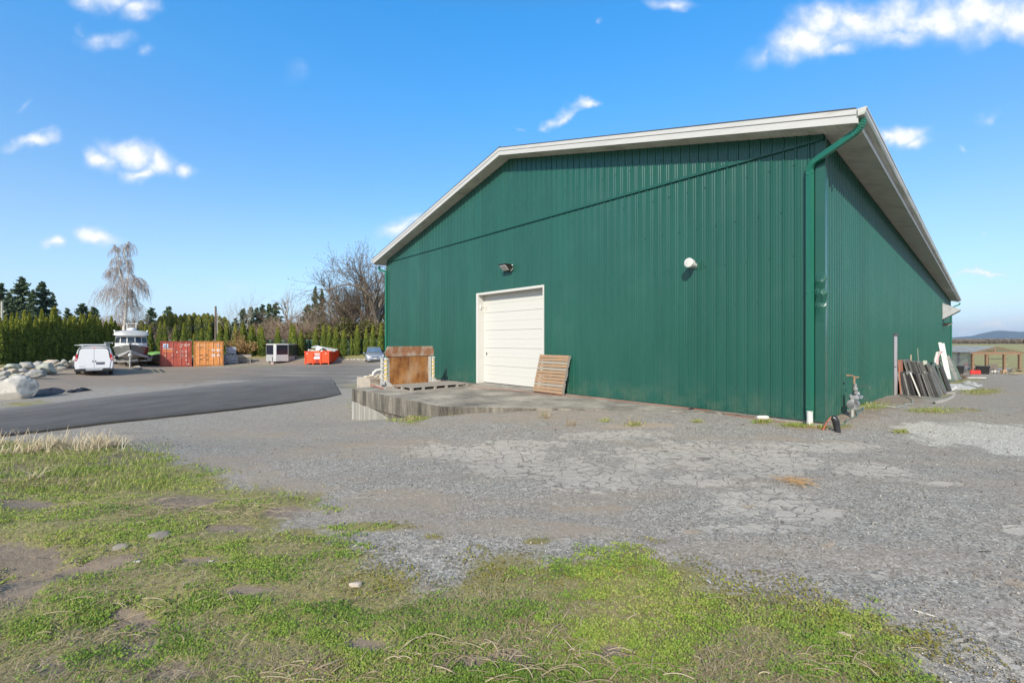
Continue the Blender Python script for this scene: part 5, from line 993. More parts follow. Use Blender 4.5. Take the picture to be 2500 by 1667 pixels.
# ------------------------------------------------------------------ white van seen from behind
p = G(230, 917.5); p.z = min(H(p.x, p.y), p.z) ; van = empty('van', p, face(p) - .03, 'white panel van with blank rear doors and a ladder rack seen from behind', 'van')
VW = mat('van_white', (.72, .74, .77), .3, var=.02, spec=.6, coat=.3); VB = mat('bumper_black', (.025, .027, .03), .5, var=.2); TYRE = mat('tyre', (.018, .018, .018), .85, var=.2); RIM = mat('rim_grey', (.35, .35, .36), .35, .7); TL = mat('tail_red', (.45, .02, .03), .25, spec=.7); TLW = mat('lamp_white', (.75, .7, .68), .2)
half = [(.0, .38), (.80, .38), (.96, .46), (1.0, .75), (1.0, 1.15), (.965, 1.4), (.85, 1.85), (.76, 2.02), (.6, 2.09), (0, 2.12)]
def vsec(y, sx=1, zt=2.12, zb=.38, belt=None):
    o = []
    for x, z in half: zz_ = zb + (z - .38) * (zt - zb) / (2.12 - .38); o.append((x * sx, y, zz_))
    return o + [(-x, y_, z) for x, y_, z in o[-2:0:-1]]
MB().loft([vsec(0, .97), vsec(.08, 1), vsec(1, 1.01), vsec(3.4, 1.01), vsec(3.9, .99, 2.08), vsec(4.6, .95, 1.25), vsec(5.4, .88, 1.05, .42), vsec(5.6, .78, .85, .5)]).build('body', VW, van, True)
MB().prism([(-.78, .62), (.78, .62), (.88, 1.35), (.79, 1.9), (.72, 2.03), (-.72, 2.03), (-.79, 1.9), (-.88, 1.35)], -.012, 0.01).build('door_seal', mat('seal_dark', (.06, .06, .065), .6), van)
for s in (-1, 1):
    q = [(s * .008, .56), (s * .80, .56), (s * .875, 1.1), (s * .80, 1.35), (s * .74, 1.82), (s * .66, 1.94), (s * .5, 1.97), (s * .008, 1.98)]
    if s < 0: q = q[::-1]
    d = MB().prism(q, -.04, -.01).build('rear_door', VW, van, bevel=.01)
    MB().box((s * .05, -.055, 1.0), (s * .09, -.04, 1.12)).build('handle', VB, d)
    tl = MB().prism([(s * .86, 1.12), (s * .985, 1.12), (s * .955, 1.45), (s * .885, 1.62), (s * .83, 1.5)][::(1 if s > 0 else -1)], -.03, .05).build('tail_light', TL, van)
    MB().prism([(s * .89, 1.2), (s * .96, 1.2), (s * .95, 1.28), (s * .885, 1.28)][::(1 if s > 0 else -1)], -.034, -.031).build('reverse_lens', TLW, tl)
    e_ = MB(); e_.obox((s * 1.18, 4.0, 1.2), (.2, .1, .28), bev=.03); e_.tube([(s * .98, 4.0, 1.15), (s * 1.12, 4.0, 1.15)], .03); e_.build('mirror', VW if s < 0 else VB, van)
MB().box((.1, -.05, .82), (.55, -.042, 1.0)).build('licence_recess', mat('plate_dark', (.10, .10, .14), .5), van)
MB().box((-.75, -.045, .70), (-.45, -.041, .72)).build('badge', VB, van)
MB().prism([(-.12, 1.99), (.12, 1.99), (.12, 2.03), (-.12, 2.03)], -.03, 0).build('brake_light', TL, van)
MB().prism([(-1.0, .36), (1.0, .36), (1.0, .52), (.5, .56), (.42, .48), (-.42, .48), (-.5, .56), (-1.0, .52)], -.14, .06).build('bumper', VB, van, bevel=.015)
MB().prism([(-.4, .4), (.4, .4), (.44, .475), (-.44, .475)], -.15, -.142).build('bumper_step', mat('step_grey', (.25, .27, .3), .6), van)
for y in (1.0, 4.5):
    for s in (-1, 1):
        tt = MB(); tt.tube([(s * .98, y, .37), (s * .96, y, .37), (s * .76, y, .37), (s * .74, y, .37)], [.3, .37, .37, .3], 20); w_ = tt.build('wheel', TYRE, van, True); MB().cyl((s * .985, y, .37), (s * .93, y, .37), .2, 16).build('rim', RIM, w_)
MB().tube([(-.3, .9, .32), (.3, .9, .32)], .05).sphere((0, .9, .3), (.16, .14, .13)).build('axle', VB, van, True)
mb = MB(); mb.box((-1.0, .05, 2.19), (.72, .4, 2.23), .01); mb.cyl((-.6, .2, 2.1), (-.6, .2, 2.2), .03); mb.cyl((.6, .2, 2.1), (.6, .2, 2.2), .03); mb.build('rack_cover', VW, van)
rk = MB()
for y in (.3, 1.8, 3.2): rk.tube([(-.75, y, 2.1), (-.8, y, 2.24), (.8, y, 2.24), (.75, y, 2.1)], .02, 6)
for x in (.55, .95): rk.tube([(x, -.1, 2.30), (x, 3.4, 2.30)], .028, 6)
rk.build('roof_rack', mat('aluminium', (.6, .6, .58), .4, .5), van)
lad = empty('ladder', (0, 0, 0), 0, 'aluminium ladder strapped on the right side of the white van roof', 'ladder'); lad.location = van.location + Matrix.Rotation(van.rotation_euler.z, 3, 'Z') @ Vector((.75, 0, 2.33)); lad.rotation_euler = van.rotation_euler
for x in (-.2, .2): MB().box((x - .02, -.3, 0), (x + .02, 3.6, .09)).build('rail', MATS['aluminium'], lad)
for k in range(11): MB().cyl((-.2, -.2 + k * .36, .05), (.2, -.2 + k * .36, .05), .016, 6).build('rung', MATS['aluminium'], lad)
# ------------------------------------------------------------------ aluminium cabin boat on a trailer, bow towards us
p = G(318, 897); by = p.y; bt = empty('boat', (p.x, p.y, p.z), face(p) - .03, 'aluminium cabin boat on a trailer with its bow facing the yard', 'boat')
AL = mat('boat_aluminium', (.52, .52, .50), .38, .45, var=.1, scale=2, dirt=((.35, .34, .32), .25, 2)); ALW = mat('boat_white', (.70, .70, .68), .4, var=.04); HGR = mat('hull_grey', (.16, .165, .16), .45, .2, var=.1); HRD = mat('hull_maroon', (.16, .04, .04), .45, var=.1)
ys = [0, .25, .7, 1.3, 2.2, 3.6, 7.2]; sheer = [(.05, 2.0), (.38, 1.97), (.78, 1.9), (1.08, 1.82), (1.22, 1.74), (1.26, 1.66), (1.24, 1.6)]; chine = [(.03, 1.55), (.22, 1.38), (.55, 1.18), (.85, 1.02), (1.05, .95), (1.1, .92), (1.1, .92)]; keel = [1.5, 1.15, .9, .75, .66, .62, .62]
def hullsec(i, j0, j1):
    y = ys[i]; s, c, k_ = sheer[i], chine[i], keel[i]; P = [(0, k_), (c[0], c[1]), (s[0], s[1])]; return P
mb = MB(); vs = []; fs = []
for i, y in enumerate(ys):
    s, c, k_ = sheer[i], chine[i], keel[i]; vs += [(-s[0], y, s[1]), (-c[0], y, c[1]), (0, y, k_), (c[0], y, c[1]), (s[0], y, s[1])]
for i in range(len(ys) - 1):
    for j in (1, 2): fs.append((i * 5 + j, i * 5 + j + 1, i * 5 + j + 6, i * 5 + j + 5))
fs.append((5 * 6 + 4, 5 * 6 + 3, 5 * 6 + 2, 5 * 6 + 1, 5 * 6)); mb.add(vs, fs)
for i in range(len(ys) - 1): mb.add([vs[i * 5], vs[i * 5 + 4], vs[i * 5 + 9], vs[i * 5 + 5]], [(0, 1, 2, 3)])
hull = mb.build('hull', AL, bt)
mb = MB(); mb.add([vs[i * 5] for i in range(7)] + [vs[i * 5 + 1] for i in range(7)], [(i, i + 7, i + 8, i + 1) for i in range(6)]); mb.build('topside', HGR, hull)
mb = MB(); mb.add([vs[i * 5 + 4] for i in range(7)] + [vs[i * 5 + 3] for i in range(7)], [(i, i + 1, i + 8, i + 7) for i in range(6)]); mb.m = 1; mb.mi = [0, 0, 0, 1, 1, 1]; mb.build('topside', [HGR, HRD], hull)
for s in (-1, 1): MB().tube([(s * c[0] * 1.02, y - .03, c[1] - .06) for y, c in zip(ys[:6], chine[:6])], [.05, .1, .12, .13, .13, .12], 10).build('side_float', mat('float_grey', (.42, .43, .44), .45), hull, True)
for s in (-1, 1): MB().tube([(s * (a[0] + .01), y, a[1] + .02) for y, a in zip(ys, sheer)], .035, 6).build('gunwale', ALW, hull, True)
for s in (-1, 1):
    for j in range(6): MB().box((s * (.5 + .06 * j), .40 + j * .055, 1.80), (s * (.53 + .06 * j), .43 + j * .05, 1.87)).build('registration_mark', ALW, hull) if j < 4 else None
MB().add([(-.6, 1.0, 1.9), (.6, 1.0, 1.9), (.98, 2.0, 1.8), (-.98, 2.0, 1.8), (-.5, 1.3, 2.1), (.5, 1.3, 2.1), (.9, 2.0, 2.1), (-.9, 2.0, 2.1)], [(4, 5, 6, 7), (0, 1, 5, 4), (1, 2, 6, 5), (3, 0, 4, 7)]).build('foredeck', ALW, bt)
cab = MB(); bot = [(-1.12, 4.6), (-1.12, 2.3), (-.75, 1.75), (-.28, 1.5), (.28, 1.5), (.75, 1.75), (1.12, 2.3), (1.12, 4.6)]; 
secs = [[(x, y, z) for x, y in [(a * f, 1.5 + (b_ - 1.5) * 1 + o) for a, b_ in bot]] for z, f, o in ((1.7, 1, 0), (2.2, 1, .02), (2.85, .94, .2))]
cab.loft(secs); cabin = cab.build('cabin', ALW, bt)
def quadwin(a, b_, z0, z1, ins=.07):
    A = Vector((a[0], a[1], 0)); B = Vector((b_[0], b_[1], 0)); n_ = (B - A).cross(Vector((0, 0, 1))).normalized(); P = []
    for z, u_ in ((z0, ins), (z0, 1 - ins), (z1, 1 - ins * 1.4), (z1, ins * 1.4)):
        f = 1 if z < 2.25 else .97; q = A.lerp(B, u_); yy = q.y + (z - 2.2) * .28; P.append(Vector((q.x * (1 - (z - 2.2) * .09), yy, z)) + n_ * .02)
    MB().add([tuple(q) for q in P], [(0, 1, 2, 3)]).build('window', GLASS, cabin)
for i in range(1, 6): quadwin(bot[i], bot[i + 1], 2.18, 2.68)
hp = []
for y, w_, z in ((1.35, .85, 2.82), (1.5, 1.12, 2.86), (2.2, 1.24, 2.88), (4.9, 1.24, 2.88), (5.05, 1.15, 2.86)):
    hp.append([(-w_, y, z), (-w_, y, z + .1), (-w_ * .86, y + .08, z + .36), (-w_ * .45, y + .1, z + .44), (0, y + .1, z + .46), (w_ * .45, y + .1, z + .44), (w_ * .86, y + .08, z + .36), (w_, y, z + .1), (w_, y, z)])
MB().loft(hp).build('hardtop', AL, bt, True)
ra = MB(); 
for x in (-.32, .32): ra.tube([(x, 3, 3.3), (x, 3, 3.95)], .03, 8)
ra.tube([(-.45, 3, 3.95), (.45, 3, 3.95)], .035, 8); ra.tube([(-.32, 3, 3.72), (.32, 3, 3.72)], .025, 8); ra.build('mast_frame', ALW, bt)
MB().tube([(0, 2.9, 3.33), (0, 2.9, 3.36), (0, 2.9, 3.52), (0, 2.9, 3.6)], [.3, .33, .3, .1], 18).build('radar_dome', ALW, bt, True)
MB().cyl((0, 3, 3.72), (0, 3, 3.85), .05).build('horn_light', STEEL, bt)
for s in (-1, 1): MB().tube([(s * 1.1, 2.1, 3.1), (s * 1.15, 2.1, 3.35)], .05, 8).build('deck_light', ALW, bt); MB().tube([(s * .3, .5, 2.0), (s * .35, .5, 2.25), (0, .1, 2.3)], .018, 6).build('bow_rail', STEEL, bt)
MB().obox((0, .35, 2.03), (.3, .5, .12), bev=.04).sphere((0, .1, 2.08), (.12, .14, .08)).build('anchor_roller', STEEL, bt, True)
tr_ = empty('boat_trailer', (p.x, p.y, p.z), face(p) - .03, 'galvanised boat trailer under the aluminium cabin boat', 'trailer'); GV = MATS['galvanised']
MB().tube([(0, -1.3, .5), (0, 2.5, .55)], .05, 8).build('tongue', GV, tr_); MB().tube([(-.95, 7, .55), (-.95, 2.2, .55), (0, .2, .52), (.95, 2.2, .55), (.95, 7, .55)], .05, 8).build('frame', GV, tr_)
MB().cyl((0, -.9, 0.02), (0, -.9, .95), .05, 10).build('jack', GV, tr_, True); MB().box((-.06, -.3, .5), (.06, -.2, 1.5)).sphere((0, -.28, 1.1), (.16, .1, .16)).build('winch_post', GV, tr_)
for y in (1.6, 5.8): MB().box((-1.1, y, .5), (1.1, y + .09, .58)).build('crossbeam', GV, tr_)
for s in (-1, 1):
    for y in (4.6, 5.5): w_ = MB().tube([(s * 1.35, y, .34), (s * 1.33, y, .34), (s * 1.13, y, .34), (s * 1.11, y, .34)], [.27, .34, .34, .27], 18).build('wheel', TYRE, tr_, True); MB().cyl((s * 1.36, y, .34), (s * 1.3, y, .34), .18, 14).build('rim', RIM, w_)
    MB().box((s * 1.1, 4.1, .7), (s * 1.42, 6., .74)).box((s * 1.1, 4.05, .4), (s * 1.42, 4.1, .74)).build('mudguard', GV, tr_)
    MB().tube([(s * 1.2, 3.2, .55), (s * 1.45, 3.1, .58), (s * 1.48, 3.1, .95)], .03, 6).build('guide_post', WHT, tr_)
# ------------------------------------------------------------------ enclosed cargo trailer with V nose
p = G(671, 887); ct_ = empty('cargo_trailer', p, math.radians(11), 'silver enclosed trailer with black upper panels and a pointed nose', 'trailer'); TS = mat('trailer_silver', (.55, .56, .56), .4, .3, var=.08, dirt=((.4, .38, .34), .3, 1.5)); TB = mat('trailer_black', (.018, .02, .03), .15, var=.1, spec=.7)
fp = [(-1.1, .75), (-.12, .0), (.12, .0), (1.1, .75), (1.1, 4.6), (-1.1, 4.6)]
MB().loft([[(x, y, z) for x, y in fp] for z in (.22, 2.02)]).build('box', TS, ct_); MB().loft([[(x * 1.01, y - .01 if y < 1 else y, z) for x, y in fp] for z in (2.022, 2.09)]).build('roof', WHT, ct_)
def tp(a, b_, u0, u1, z0, z1, m_, nm): 
    A = Vector((*a, 0)); B = Vector((*b_, 0)); n_ = (B - A).cross(Vector((0, 0, 1))).normalized() * .012; q0 = A.lerp(B, u0) + n_; q1 = A.lerp(B, u1) + n_
    MB().add([(q0.x, q0.y, z0), (q1.x, q1.y, z0), (q1.x, q1.y, z1), (q0.x, q0.y, z1), (q0.x - n_.x * .9, q0.y - n_.y * .9, z0), (q1.x - n_.x * .9, q1.y - n_.y * .9, z0), (q1.x - n_.x * .9, q1.y - n_.y * .9, z1), (q0.x - n_.x * .9, q0.y - n_.y * .9, z1)], [(0, 1, 2, 3), (3, 2, 6, 7), (0, 3, 7, 4), (1, 5, 6, 2)]).build(nm, m_, ct_)
tp(fp[0], fp[1], .04, .96, .95, 1.97, TB, 'upper_panel'); tp(fp[2], fp[3], .04, .96, .95, 1.97, TB, 'upper_panel'); tp(fp[3], fp[4], .02, .98, .75, 1.97, mat('side_panel_dark', (.05, .055, .05), .3), 'side_panel')
MB().tube([(-.7, .4, .2), (0, -.95, .22), (.7, .4, .2)], .045, 6).build('tongue', VB, ct_); MB().cyl((0, -.75, .0), (0, -.75, .75), .035).build('jack', VB, ct_, True); MB().box((-.12, -.85, 0), (.12, -.65, .28)).build('jack_block', mat('block_paint', (.55, .45, .42), .7), ct_)
for s in (-1, 1):
    w_ = MB().tube([(s * 1.2, 2.9, .3), (s * 1.18, 2.9, .3), (s * 1.02, 2.9, .3), (s * 1., 2.9, .3)], [.24, .31, .31, .24], 18).build('wheel', TYRE, ct_, True); MB().cyl((s * 1.21, 2.9, .3), (s * 1.15, 2.9, .3), .17, 12).build('rim', WHT, w_); MB().box((s * 1.1, 2.3, .62), (s * 1.3, 3.5, .67)).box((s * 1.1, 2.25, .3), (s * 1.3, 2.3, .67)).build('mudguard', TS, ct_)
MB().box((-.95, -.5, .0), (-.35, .2, .09)).build('wood_block', WD1, ct_)
# ------------------------------------------------------------------ orange-red roll-off dumpster full of junk
dp = AT(774, 887.8, 45); dp.z = H(dp.x, dp.y); R12 = math.radians(12); dmp = empty('dumpster', dp, R12, 'bright orange-red roll-off dumpster heaped with white junk', 'dumpster'); DR = mat('dumpster_red', (.78, .075, .012), .5, var=.1, scale=2, dirt=((.45, .06, .02), .25, 2)); DRD = mat('dumpster_dark', (.30, .03, .02), .6)
w = 2.35; h = 1.28; l_ = 5.6
mb = MB(); mb.box((-w / 2, 0, .16), (w / 2, .06, h)); mb.box((-w / 2, l_ - .06, .16), (w / 2, l_, h)); mb.box((-w / 2, .06, .16), (-w / 2 + .06, l_ - .06, h)); mb.box((w / 2 - .06, .06, .16), (w / 2, l_ - .06, h)); mb.box((-w / 2 + .06, .06, .16), (w / 2 - .06, l_ - .06, .22)); mb.build('tub', DR, dmp)
mb = MB(); mb.box((-w / 2 - .05, -.05, h), (w / 2 + .05, .08, h + .09)); mb.box((-w / 2 - .05, l_ - .08, h), (w / 2 + .05, l_ + .05, h + .09)); mb.box((-w / 2 - .05, .08, h), (-w / 2 + .08, l_ - .08, h + .09)); mb.box((w / 2 - .08, .08, h), (w / 2 + .05, l_ - .08, h + .09)); mb.build('top_rail', DR, dmp)
for x in (-w / 2 + .05, -.36, .36, w / 2 - .05): MB().box((x - .045, -.08, 0.02), (x + .045, -.001, h - .002)).build('post', DR, dmp)
for y in [.5 + .56 * k for k in range(10)]:
    for s in (-1, 1): MB().box((s * w / 2, y - .04, .2), (s * (w / 2 + .09), y + .04, h - .002)).build('side_rib', DR, dmp)
for z in (.45, .7, .95): MB().box((.45, -.03, z), (w / 2 - .12, -.002, z + .05)).build('rung', DR, dmp)
MB().box((-.17, -.05, .2), (.17, -.006, .52)).build('hook_pocket', DRD, dmp); MB().box((-w / 2 + .1, -.045, .17), (w / 2 - .1, -.002, .23)).build('sill', DR, dmp)
for x in (-.4, .4): MB().box((x - .06, .05, 0), (x + .06, l_, .16)).build('skid', DRD, dmp)
for j in range(3): MB().box((-.27 + .04 * j, -.03, 1.12 - j * .11), (.3 - .02 * j, -.012, 1.19 - j * .11)).build('lettering', mat('lettering_pale', (.8, .62, .55), .5), dmp)
MB().box((-.3, -.04, .58), (.27, -.012, .8)).build('white_placard', MATS['marking_white'], dmp); MB().box((-.22, -.05, .83), (.42, -.041, .89)).build('lettering', mat('lettering_blue', (.12, .1, .35), .5), dmp)
for x in (-.95, .85): MB().cyl((x, -.02, 1.14), (x, -.001, 1.14), .05, 10).build('reflector', MATS['marking_white'], dmp)
MB().cyl((w / 2 - .0, l_ * .25, .95), (w / 2 + .012, l_ * .25, .95), .14, 12).build('side_mark', MATS['lettering_pale'], dmp)
def indump(nm, f, m_, lb, cat): 
    o = f(MB()).build(nm, m_, None); o.location = dmp.location; o.rotation_euler = (0, 0, R12); return tag(o, lb, cat)
indump('scrap_board', lambda q: q.obox((.25, 2.6, 1.62), (2.4, 1.6, .06), (.1, .19, -.05)), WHT, 'long white panel sloping across the top of the dumpster', 'panel')
indump('scrap_board', lambda q: q.add([(-.75, 1.5, .9), (.35, 1.4, .9), (.1, 1.7, 1.75), (-.35, 1.9, 1.95), (-.75, 1.55, .9), (.35, 1.45, .9), (.1, 1.75, 1.75), (-.35, 1.95, 1.95)], [(0, 1, 2, 3), (7, 6, 5, 4), (3, 2, 6, 7), (1, 5, 6, 2), (0, 3, 7, 4)]), mat('junk_pale', (.6, .62, .62), .6, var=.1), 'pale crooked sheet standing up on the left in the dumpster', 'panel')
indump('scrap_sheet', lambda q: q.obox((-.5, .8, 1.36), (1.1, .9, .1), (.1, -.1, .2)).obox((-.75, 2.2, 1.42), (.6, 1.2, .1), (.1, .1, .5)), mat('junk_beige', (.55, .45, .34), .8, var=.2), 'beige cardboard lying along the front of the dumpster load', 'cardboard')
indump('tyre', lambda q: q.tube([(.35 + .38 * math.cos(a * .5236), 1.1, 1.22 + .38 * math.sin(a * .5236)) for a in range(0, 7)], .07, 8), TYRE, 'dark curved tyre poking out of the dumpster', 'tyre')
indump('kettle', lambda q: q.sphere((-.9, .5, 1.5), (.12, .12, .1)).cyl((-.9, .5, 1.3), (-.9, .5, 1.45), .05), MATS['galvanised'], 'small round grey fitting at the left end of the dumpster', 'fitting')
indump('rubbish_fill', lambda q: q.obox((0, 2.8, 1.12), (2.2, 5.3, .3)), mat('junk_mix', (.35, .3, .26), .9, var=.5, scale=3), 'mixed rubbish filling the dumpster to its rim', 'rubbish')['kind'] = 'stuff'
# ------------------------------------------------------------------ silver minivan nose-on
p = G(916, 886); car = empty('minivan', p, face(p) + .06, 'silver minivan parked nose-on beside the corner of the warehouse', 'car')
CS = mat('car_silver', (.42, .46, .52), .25, .55, var=.03, coat=.5); 
def csec(y, w_, zb, zs, zt, wt):
    h_ = [(0, zb), (w_ * .85, zb), (w_, zb + .15), (w_ * 1.0, zs), (w_ * .97, zs + .06), (wt, zt - .06), (wt * .85, zt), (0, zt + .015)]; o = [(x, y, z) for x, z in h_]; return o + [(-x, a, z) for x, a, z in o[-2:0:-1]]
MB().loft([csec(0, .62, .3, .55, .72, .5), csec(.06, .82, .25, .62, .80, .66), csec(.25, .95, .22, .72, .92, .74), csec(.8, .985, .22, .82, 1.04, .78), csec(1.25, .99, .22, .92, 1.13, .8), csec(2.1, .99, .22, .98, 1.66, .68), csec(2.5, .99, .22, 1.0, 1.74, .7), csec(4.2, .99, .22, 1.02, 1.75, .7), csec(4.9, .97, .25, 1.02, 1.62, .66), csec(5.08, .9, .35, .95, 1.1, .7)]).build('body', CS, car, True)
MB().add([(-.80, 1.27, 1.135), (.80, 1.27, 1.135), (.67, 2.06, 1.635), (-.67, 2.06, 1.635), (0, 1.2, 1.155), (0, 2.02, 1.67)], [(0, 4, 5, 3), (4, 1, 2, 5)]).build('windscreen', mat('windscreen', (.10, .16, .24), .08, spec=.9), car, loc=(0, -.03, .012))
for s in (-1, 1):
    MB().add([(s * .985, 1.6, 1.08), (s * .985, 4.6, 1.1), (s * .76, 4.5, 1.6), (s * .74, 2.3, 1.6)], [(0, 1, 2, 3) if s > 0 else (3, 2, 1, 0)]).build('side_glass', GLASS, car, loc=(s * .01, 0, 0))
    hl = MB().add([(s * .5, .045, .66), (s * .86, .16, .72), (s * .9, .5, .95), (s * .62, .2, .84), ], [(0, 1, 2, 3) if s > 0 else (3, 2, 1, 0)]).build('headlight', LENS, car, loc=(s * .02, -.06, .01))
    MB().cyl((s * .7, .02, .42), (s * .7, .1, .42), .06).build('fog_light', LENS, car); MB().obox((s * 1.1, 1.65, 1.08), (.18, .1, .15), bev=.03).build('mirror', CS, car)
    for y in (.95, 4.0):
        w_ = MB().tube([(s * .985, y, .33), (s * .97, y, .33), (s * .79, y, .33), (s * .77, y, .33)], [.26, .33, .33, .26], 20).build('wheel', TYRE, car, True); MB().cyl((s * .99, y, .33), (s * .93, y, .33), .2, 14).build('rim', RIM, w_)
MB().add([(-.42, -.015, .74), (-.3, -.02, .62), (.3, -.02, .62), (.42, -.015, .74), (.2, -.01, .71), (0, -.01, .68), (-.2, -.01, .71)], [(0, 1, 5, 6), (1, 2, 5), (2, 3, 4, 5)]).build('grille', VB, car, loc=(0, 0, .02))
MB().prism([(-.55, .33), (.55, .33), (.48, .42), (-.48, .42)], -.02, .06).build('lower_grille', VB, car); MB().box((-.16, -.03, .48), (.16, -.01, .56)).build('licence_plate', MATS['marking_white'], car)
# ------------------------------------------------------------------ poles and wires
PO = mat('pole_wood', (.14, .11, .085), .9, var=.2, stretch=(2, 2, .3)); POG = mat('pole_grey', (.38, .38, .33), .8, var=.1)
def pole(px, ytop, Y, r, m_, lb, cross=False):
    q = AT(px, ytop, Y); z = H(q.x, q.y); e = empty('utility_pole', (q.x, q.y, z), 0, lb, 'utility pole'); MB().tube([(0, 0, -.3), (0, 0, q.z - z)], [r, r * .75], 10).build('shaft', m_, e, True)
    MB().cyl((0, 0, q.z - z - 1.2), (.22, 0, q.z - z - 1.1), .04).cyl((.22, 0, q.z - z - 1.15), (.22, 0, q.z - z - .95), .07).build('insulator', POG, e, True); return q
q1 = pole(526.5, 747, 58, .15, PO, 'dark wooden utility pole behind the orange container'); q2 = pole(530.5, 765, 60, .08, POG, 'thin grey pole just right of the dark utility pole'); q3 = pole(5, 735, 45, .13, POG, 'pale utility pole at the left edge behind the hedge')
def wire(a, b_, sag, lb):
    a = Vector(a); b_ = Vector(b_); P = [a.lerp(b_, k / 16) - Vector((0, 0, sag * 4 * (k / 16) * (1 - k / 16))) for k in range(17)]; tag(MB().tube(P, .02, 5).build('power_line', mat('wire', (.12, .12, .12), .6), None), lb, 'wire')
wire(AT(526, 785, 58), AT(370, 800, 45), .3, 'wire running left from the dark utility pole over the red container'); wire(q3 + Vector((0, 0, -1)), AT(160, 775, 60), .8, 'wire running right from the pale pole behind the hedge'); wire(AT(526, 790, 58), AT(380, 812, 48), .2, 'lower of the two wires left of the dark utility pole')
from mathutils import noise as mn
# ------------------------------------------------------------------ rocks
def rockmat(nm, c, c2): return mat(nm, c, .9, var=0, col2=c2, scale=1.6, bump=.6, bscale=9, spec=.2, dirt=(tuple(q * .55 for q in c), .4, 2.6))
RK = [rockmat('granite_pale', (.44, .42, .38), (.58, .555, .50)), rockmat('granite_grey', (.24, .24, .23), (.42, .41, .38)), rockmat('granite_tan', (.44, .36, .27), (.55, .49, .41)), rockmat('granite_green', (.33, .35, .30), (.45, .46, .40)), rockmat('granite_brown', (.22, .19, .15), (.33, .30, .25))]
def rock(name, p, size, m, label, cat='boulder', group=None, seed=0, rz=0, flat=.0, sub=4):
    import bmesh
    bm = bmesh.new(); bmesh.ops.create_icosphere(bm, subdivisions=sub, radius=1); off = Vector((seed * 7.3, seed * 3.1, 0))
    pl = [(Vector((rnd.gauss(0, 1), rnd.gauss(0, 1), rnd.gauss(0, 1))).normalized(), rnd.uniform(.55, .84)) for _ in range(12)]
    for v_ in bm.verts:
        c = v_.co.copy(); f = 1 + .28 * (mn.noise(c * .9 + off)) + .10 * mn.noise(c * 2.6 + off) + .05 * mn.noise(c * 7 + off); c = c * f
        for n_, d_ in pl:
            t_ = c.dot(n_) - d_
            if t_ > 0: c -= n_ * t_ * .93
        v_.co = Vector((c.x * size[0], c.y * size[1], c.z * size[2]))
    me = bpy.data.meshes.new(name); bm.to_mesh(me); bm.free(); me.polygons.foreach_set('use_smooth', np.ones(len(me.polygons), bool)); me.materials.append(m)
    o = bpy.data.objects.new(name, me); COL.objects.link(o); o.location = p; o.rotation_euler = (0, 0, rz); return tag(o, label, cat, group)
def rockpx(cx, base, w, h, Y, mi, label, **k):
    q = AT(cx, base, Y); sw = w / FPX * Y * .5 / 1.3; sh_ = h / FPX * Y
    return rock('boulder', (q.x, q.y + sw * .5, q.z + sh_ * .46), (sw * 1.12, sw * .95, sh_ * .62), RK[mi], label, seed=cx + base, rz=face(q), **k)
b1 = G(30, 978); rockpx(14, 979, 92, 56, b1.y + .3, 0, 'huge smooth pale boulder at the near end of the rock row', sub=5)
RG = 'boulders piled in the retaining row under the hedge'
rl = [(2, 922, 30, 17, 0, 1, 'grey boulder at the left edge just behind the huge pale one'), (33, 924, 24, 12, 0, 3, 'small bluish grey boulder behind the huge pale one'), (52, 927, 28, 12, 0, 2, 'low tan boulder showing behind the right shoulder of the huge one'), (76, 923, 44, 20, 0, 1, 'angular grey boulder jutting onto the brown soil'),
      (26, 914, 28, 16, 1.0, 2, 'pinkish tan boulder in the second tier at the left'), (50, 914, 34, 17, 1.0, 1, 'grey boulder in the second tier beside the pinkish one'), (104, 913, 46, 32, 0, 3, 'large pale green-grey boulder in the middle of the row'),
      (4, 906, 22, 10, 2.2, 2, 'tan boulder in the top tier at the left edge'), (26, 901, 34, 15, 2.2, 3, 'mossy grey boulder in the top tier'), (57, 901, 38, 20, 2.0, 1, 'broad grey boulder in the top tier'), (85, 903, 36, 22, 1.8, 1, 'rounded grey boulder in the top tier left of the large pale one'), (118, 891, 38, 14, 3.0, 2, 'flat brownish boulder behind the large pale one'),
      (143, 898, 38, 15, 0, 2, 'pinkish flat boulder right of the large pale one'), (151, 888, 18, 10, 2.5, 1, 'small grey boulder on top of the pinkish flat one'), (168, 888, 24, 9, 2.5, 3, 'small pale boulder at the top near the van'), (172, 898, 32, 14, 0, 1, 'grey boulder half hidden by the white van'), (183, 885, 20, 16, 4, 1, 'dark round boulder just left of the white van'),
      (3, 928, 20, 10, -.6, 1, 'dark grey stone squeezed beside the huge pale boulder'), (128, 899, 10, 5, 0, 0, 'little white stone at the foot of the rock row')]
for cx, ba, w_, h_, dy, mi, lb in rl:
    yb = G(cx, {0: ba}.get(dy, 912 if cx > 60 else 921)).y + (dy if dy else 0); rockpx(cx, ba, w_, h_, yb, mi, lb, group=RG)
for k in range(18):
    f = k / 17; px = 6 + 172 * f + rnd.uniform(-5, 5); base = 926 - 32 * f + rnd.uniform(-4, 3); yb = G(px, min(base + 4, 930)).y + rnd.uniform(0, 1.2)
    rockpx(px, base, rnd.uniform(13, 24), rnd.uniform(6, 12), yb, rnd.choice((0, 1, 2, 3)), 'small rubble rock, %s from the left end among the larger boulders' % ORD[k + 1], group='small rubble between the boulders', sub=3)
for k, px in enumerate((831, 836, 848, 858.5, 866.5, 875, 883.5, 892)):
    p = G(px, 879); o = rock('edging_stone', p + Vector((0, 0, .04)), (rnd.uniform(.18, .38), .16, .12), mat('white_stone', (.7, .68, .62), .8, var=.1), 'whitewashed edging stone, %s from the dumpster towards the silver minivan' % ORD[k + 1], 'stone', 'white stones edging the yard', k + 40, 0, sub=2)
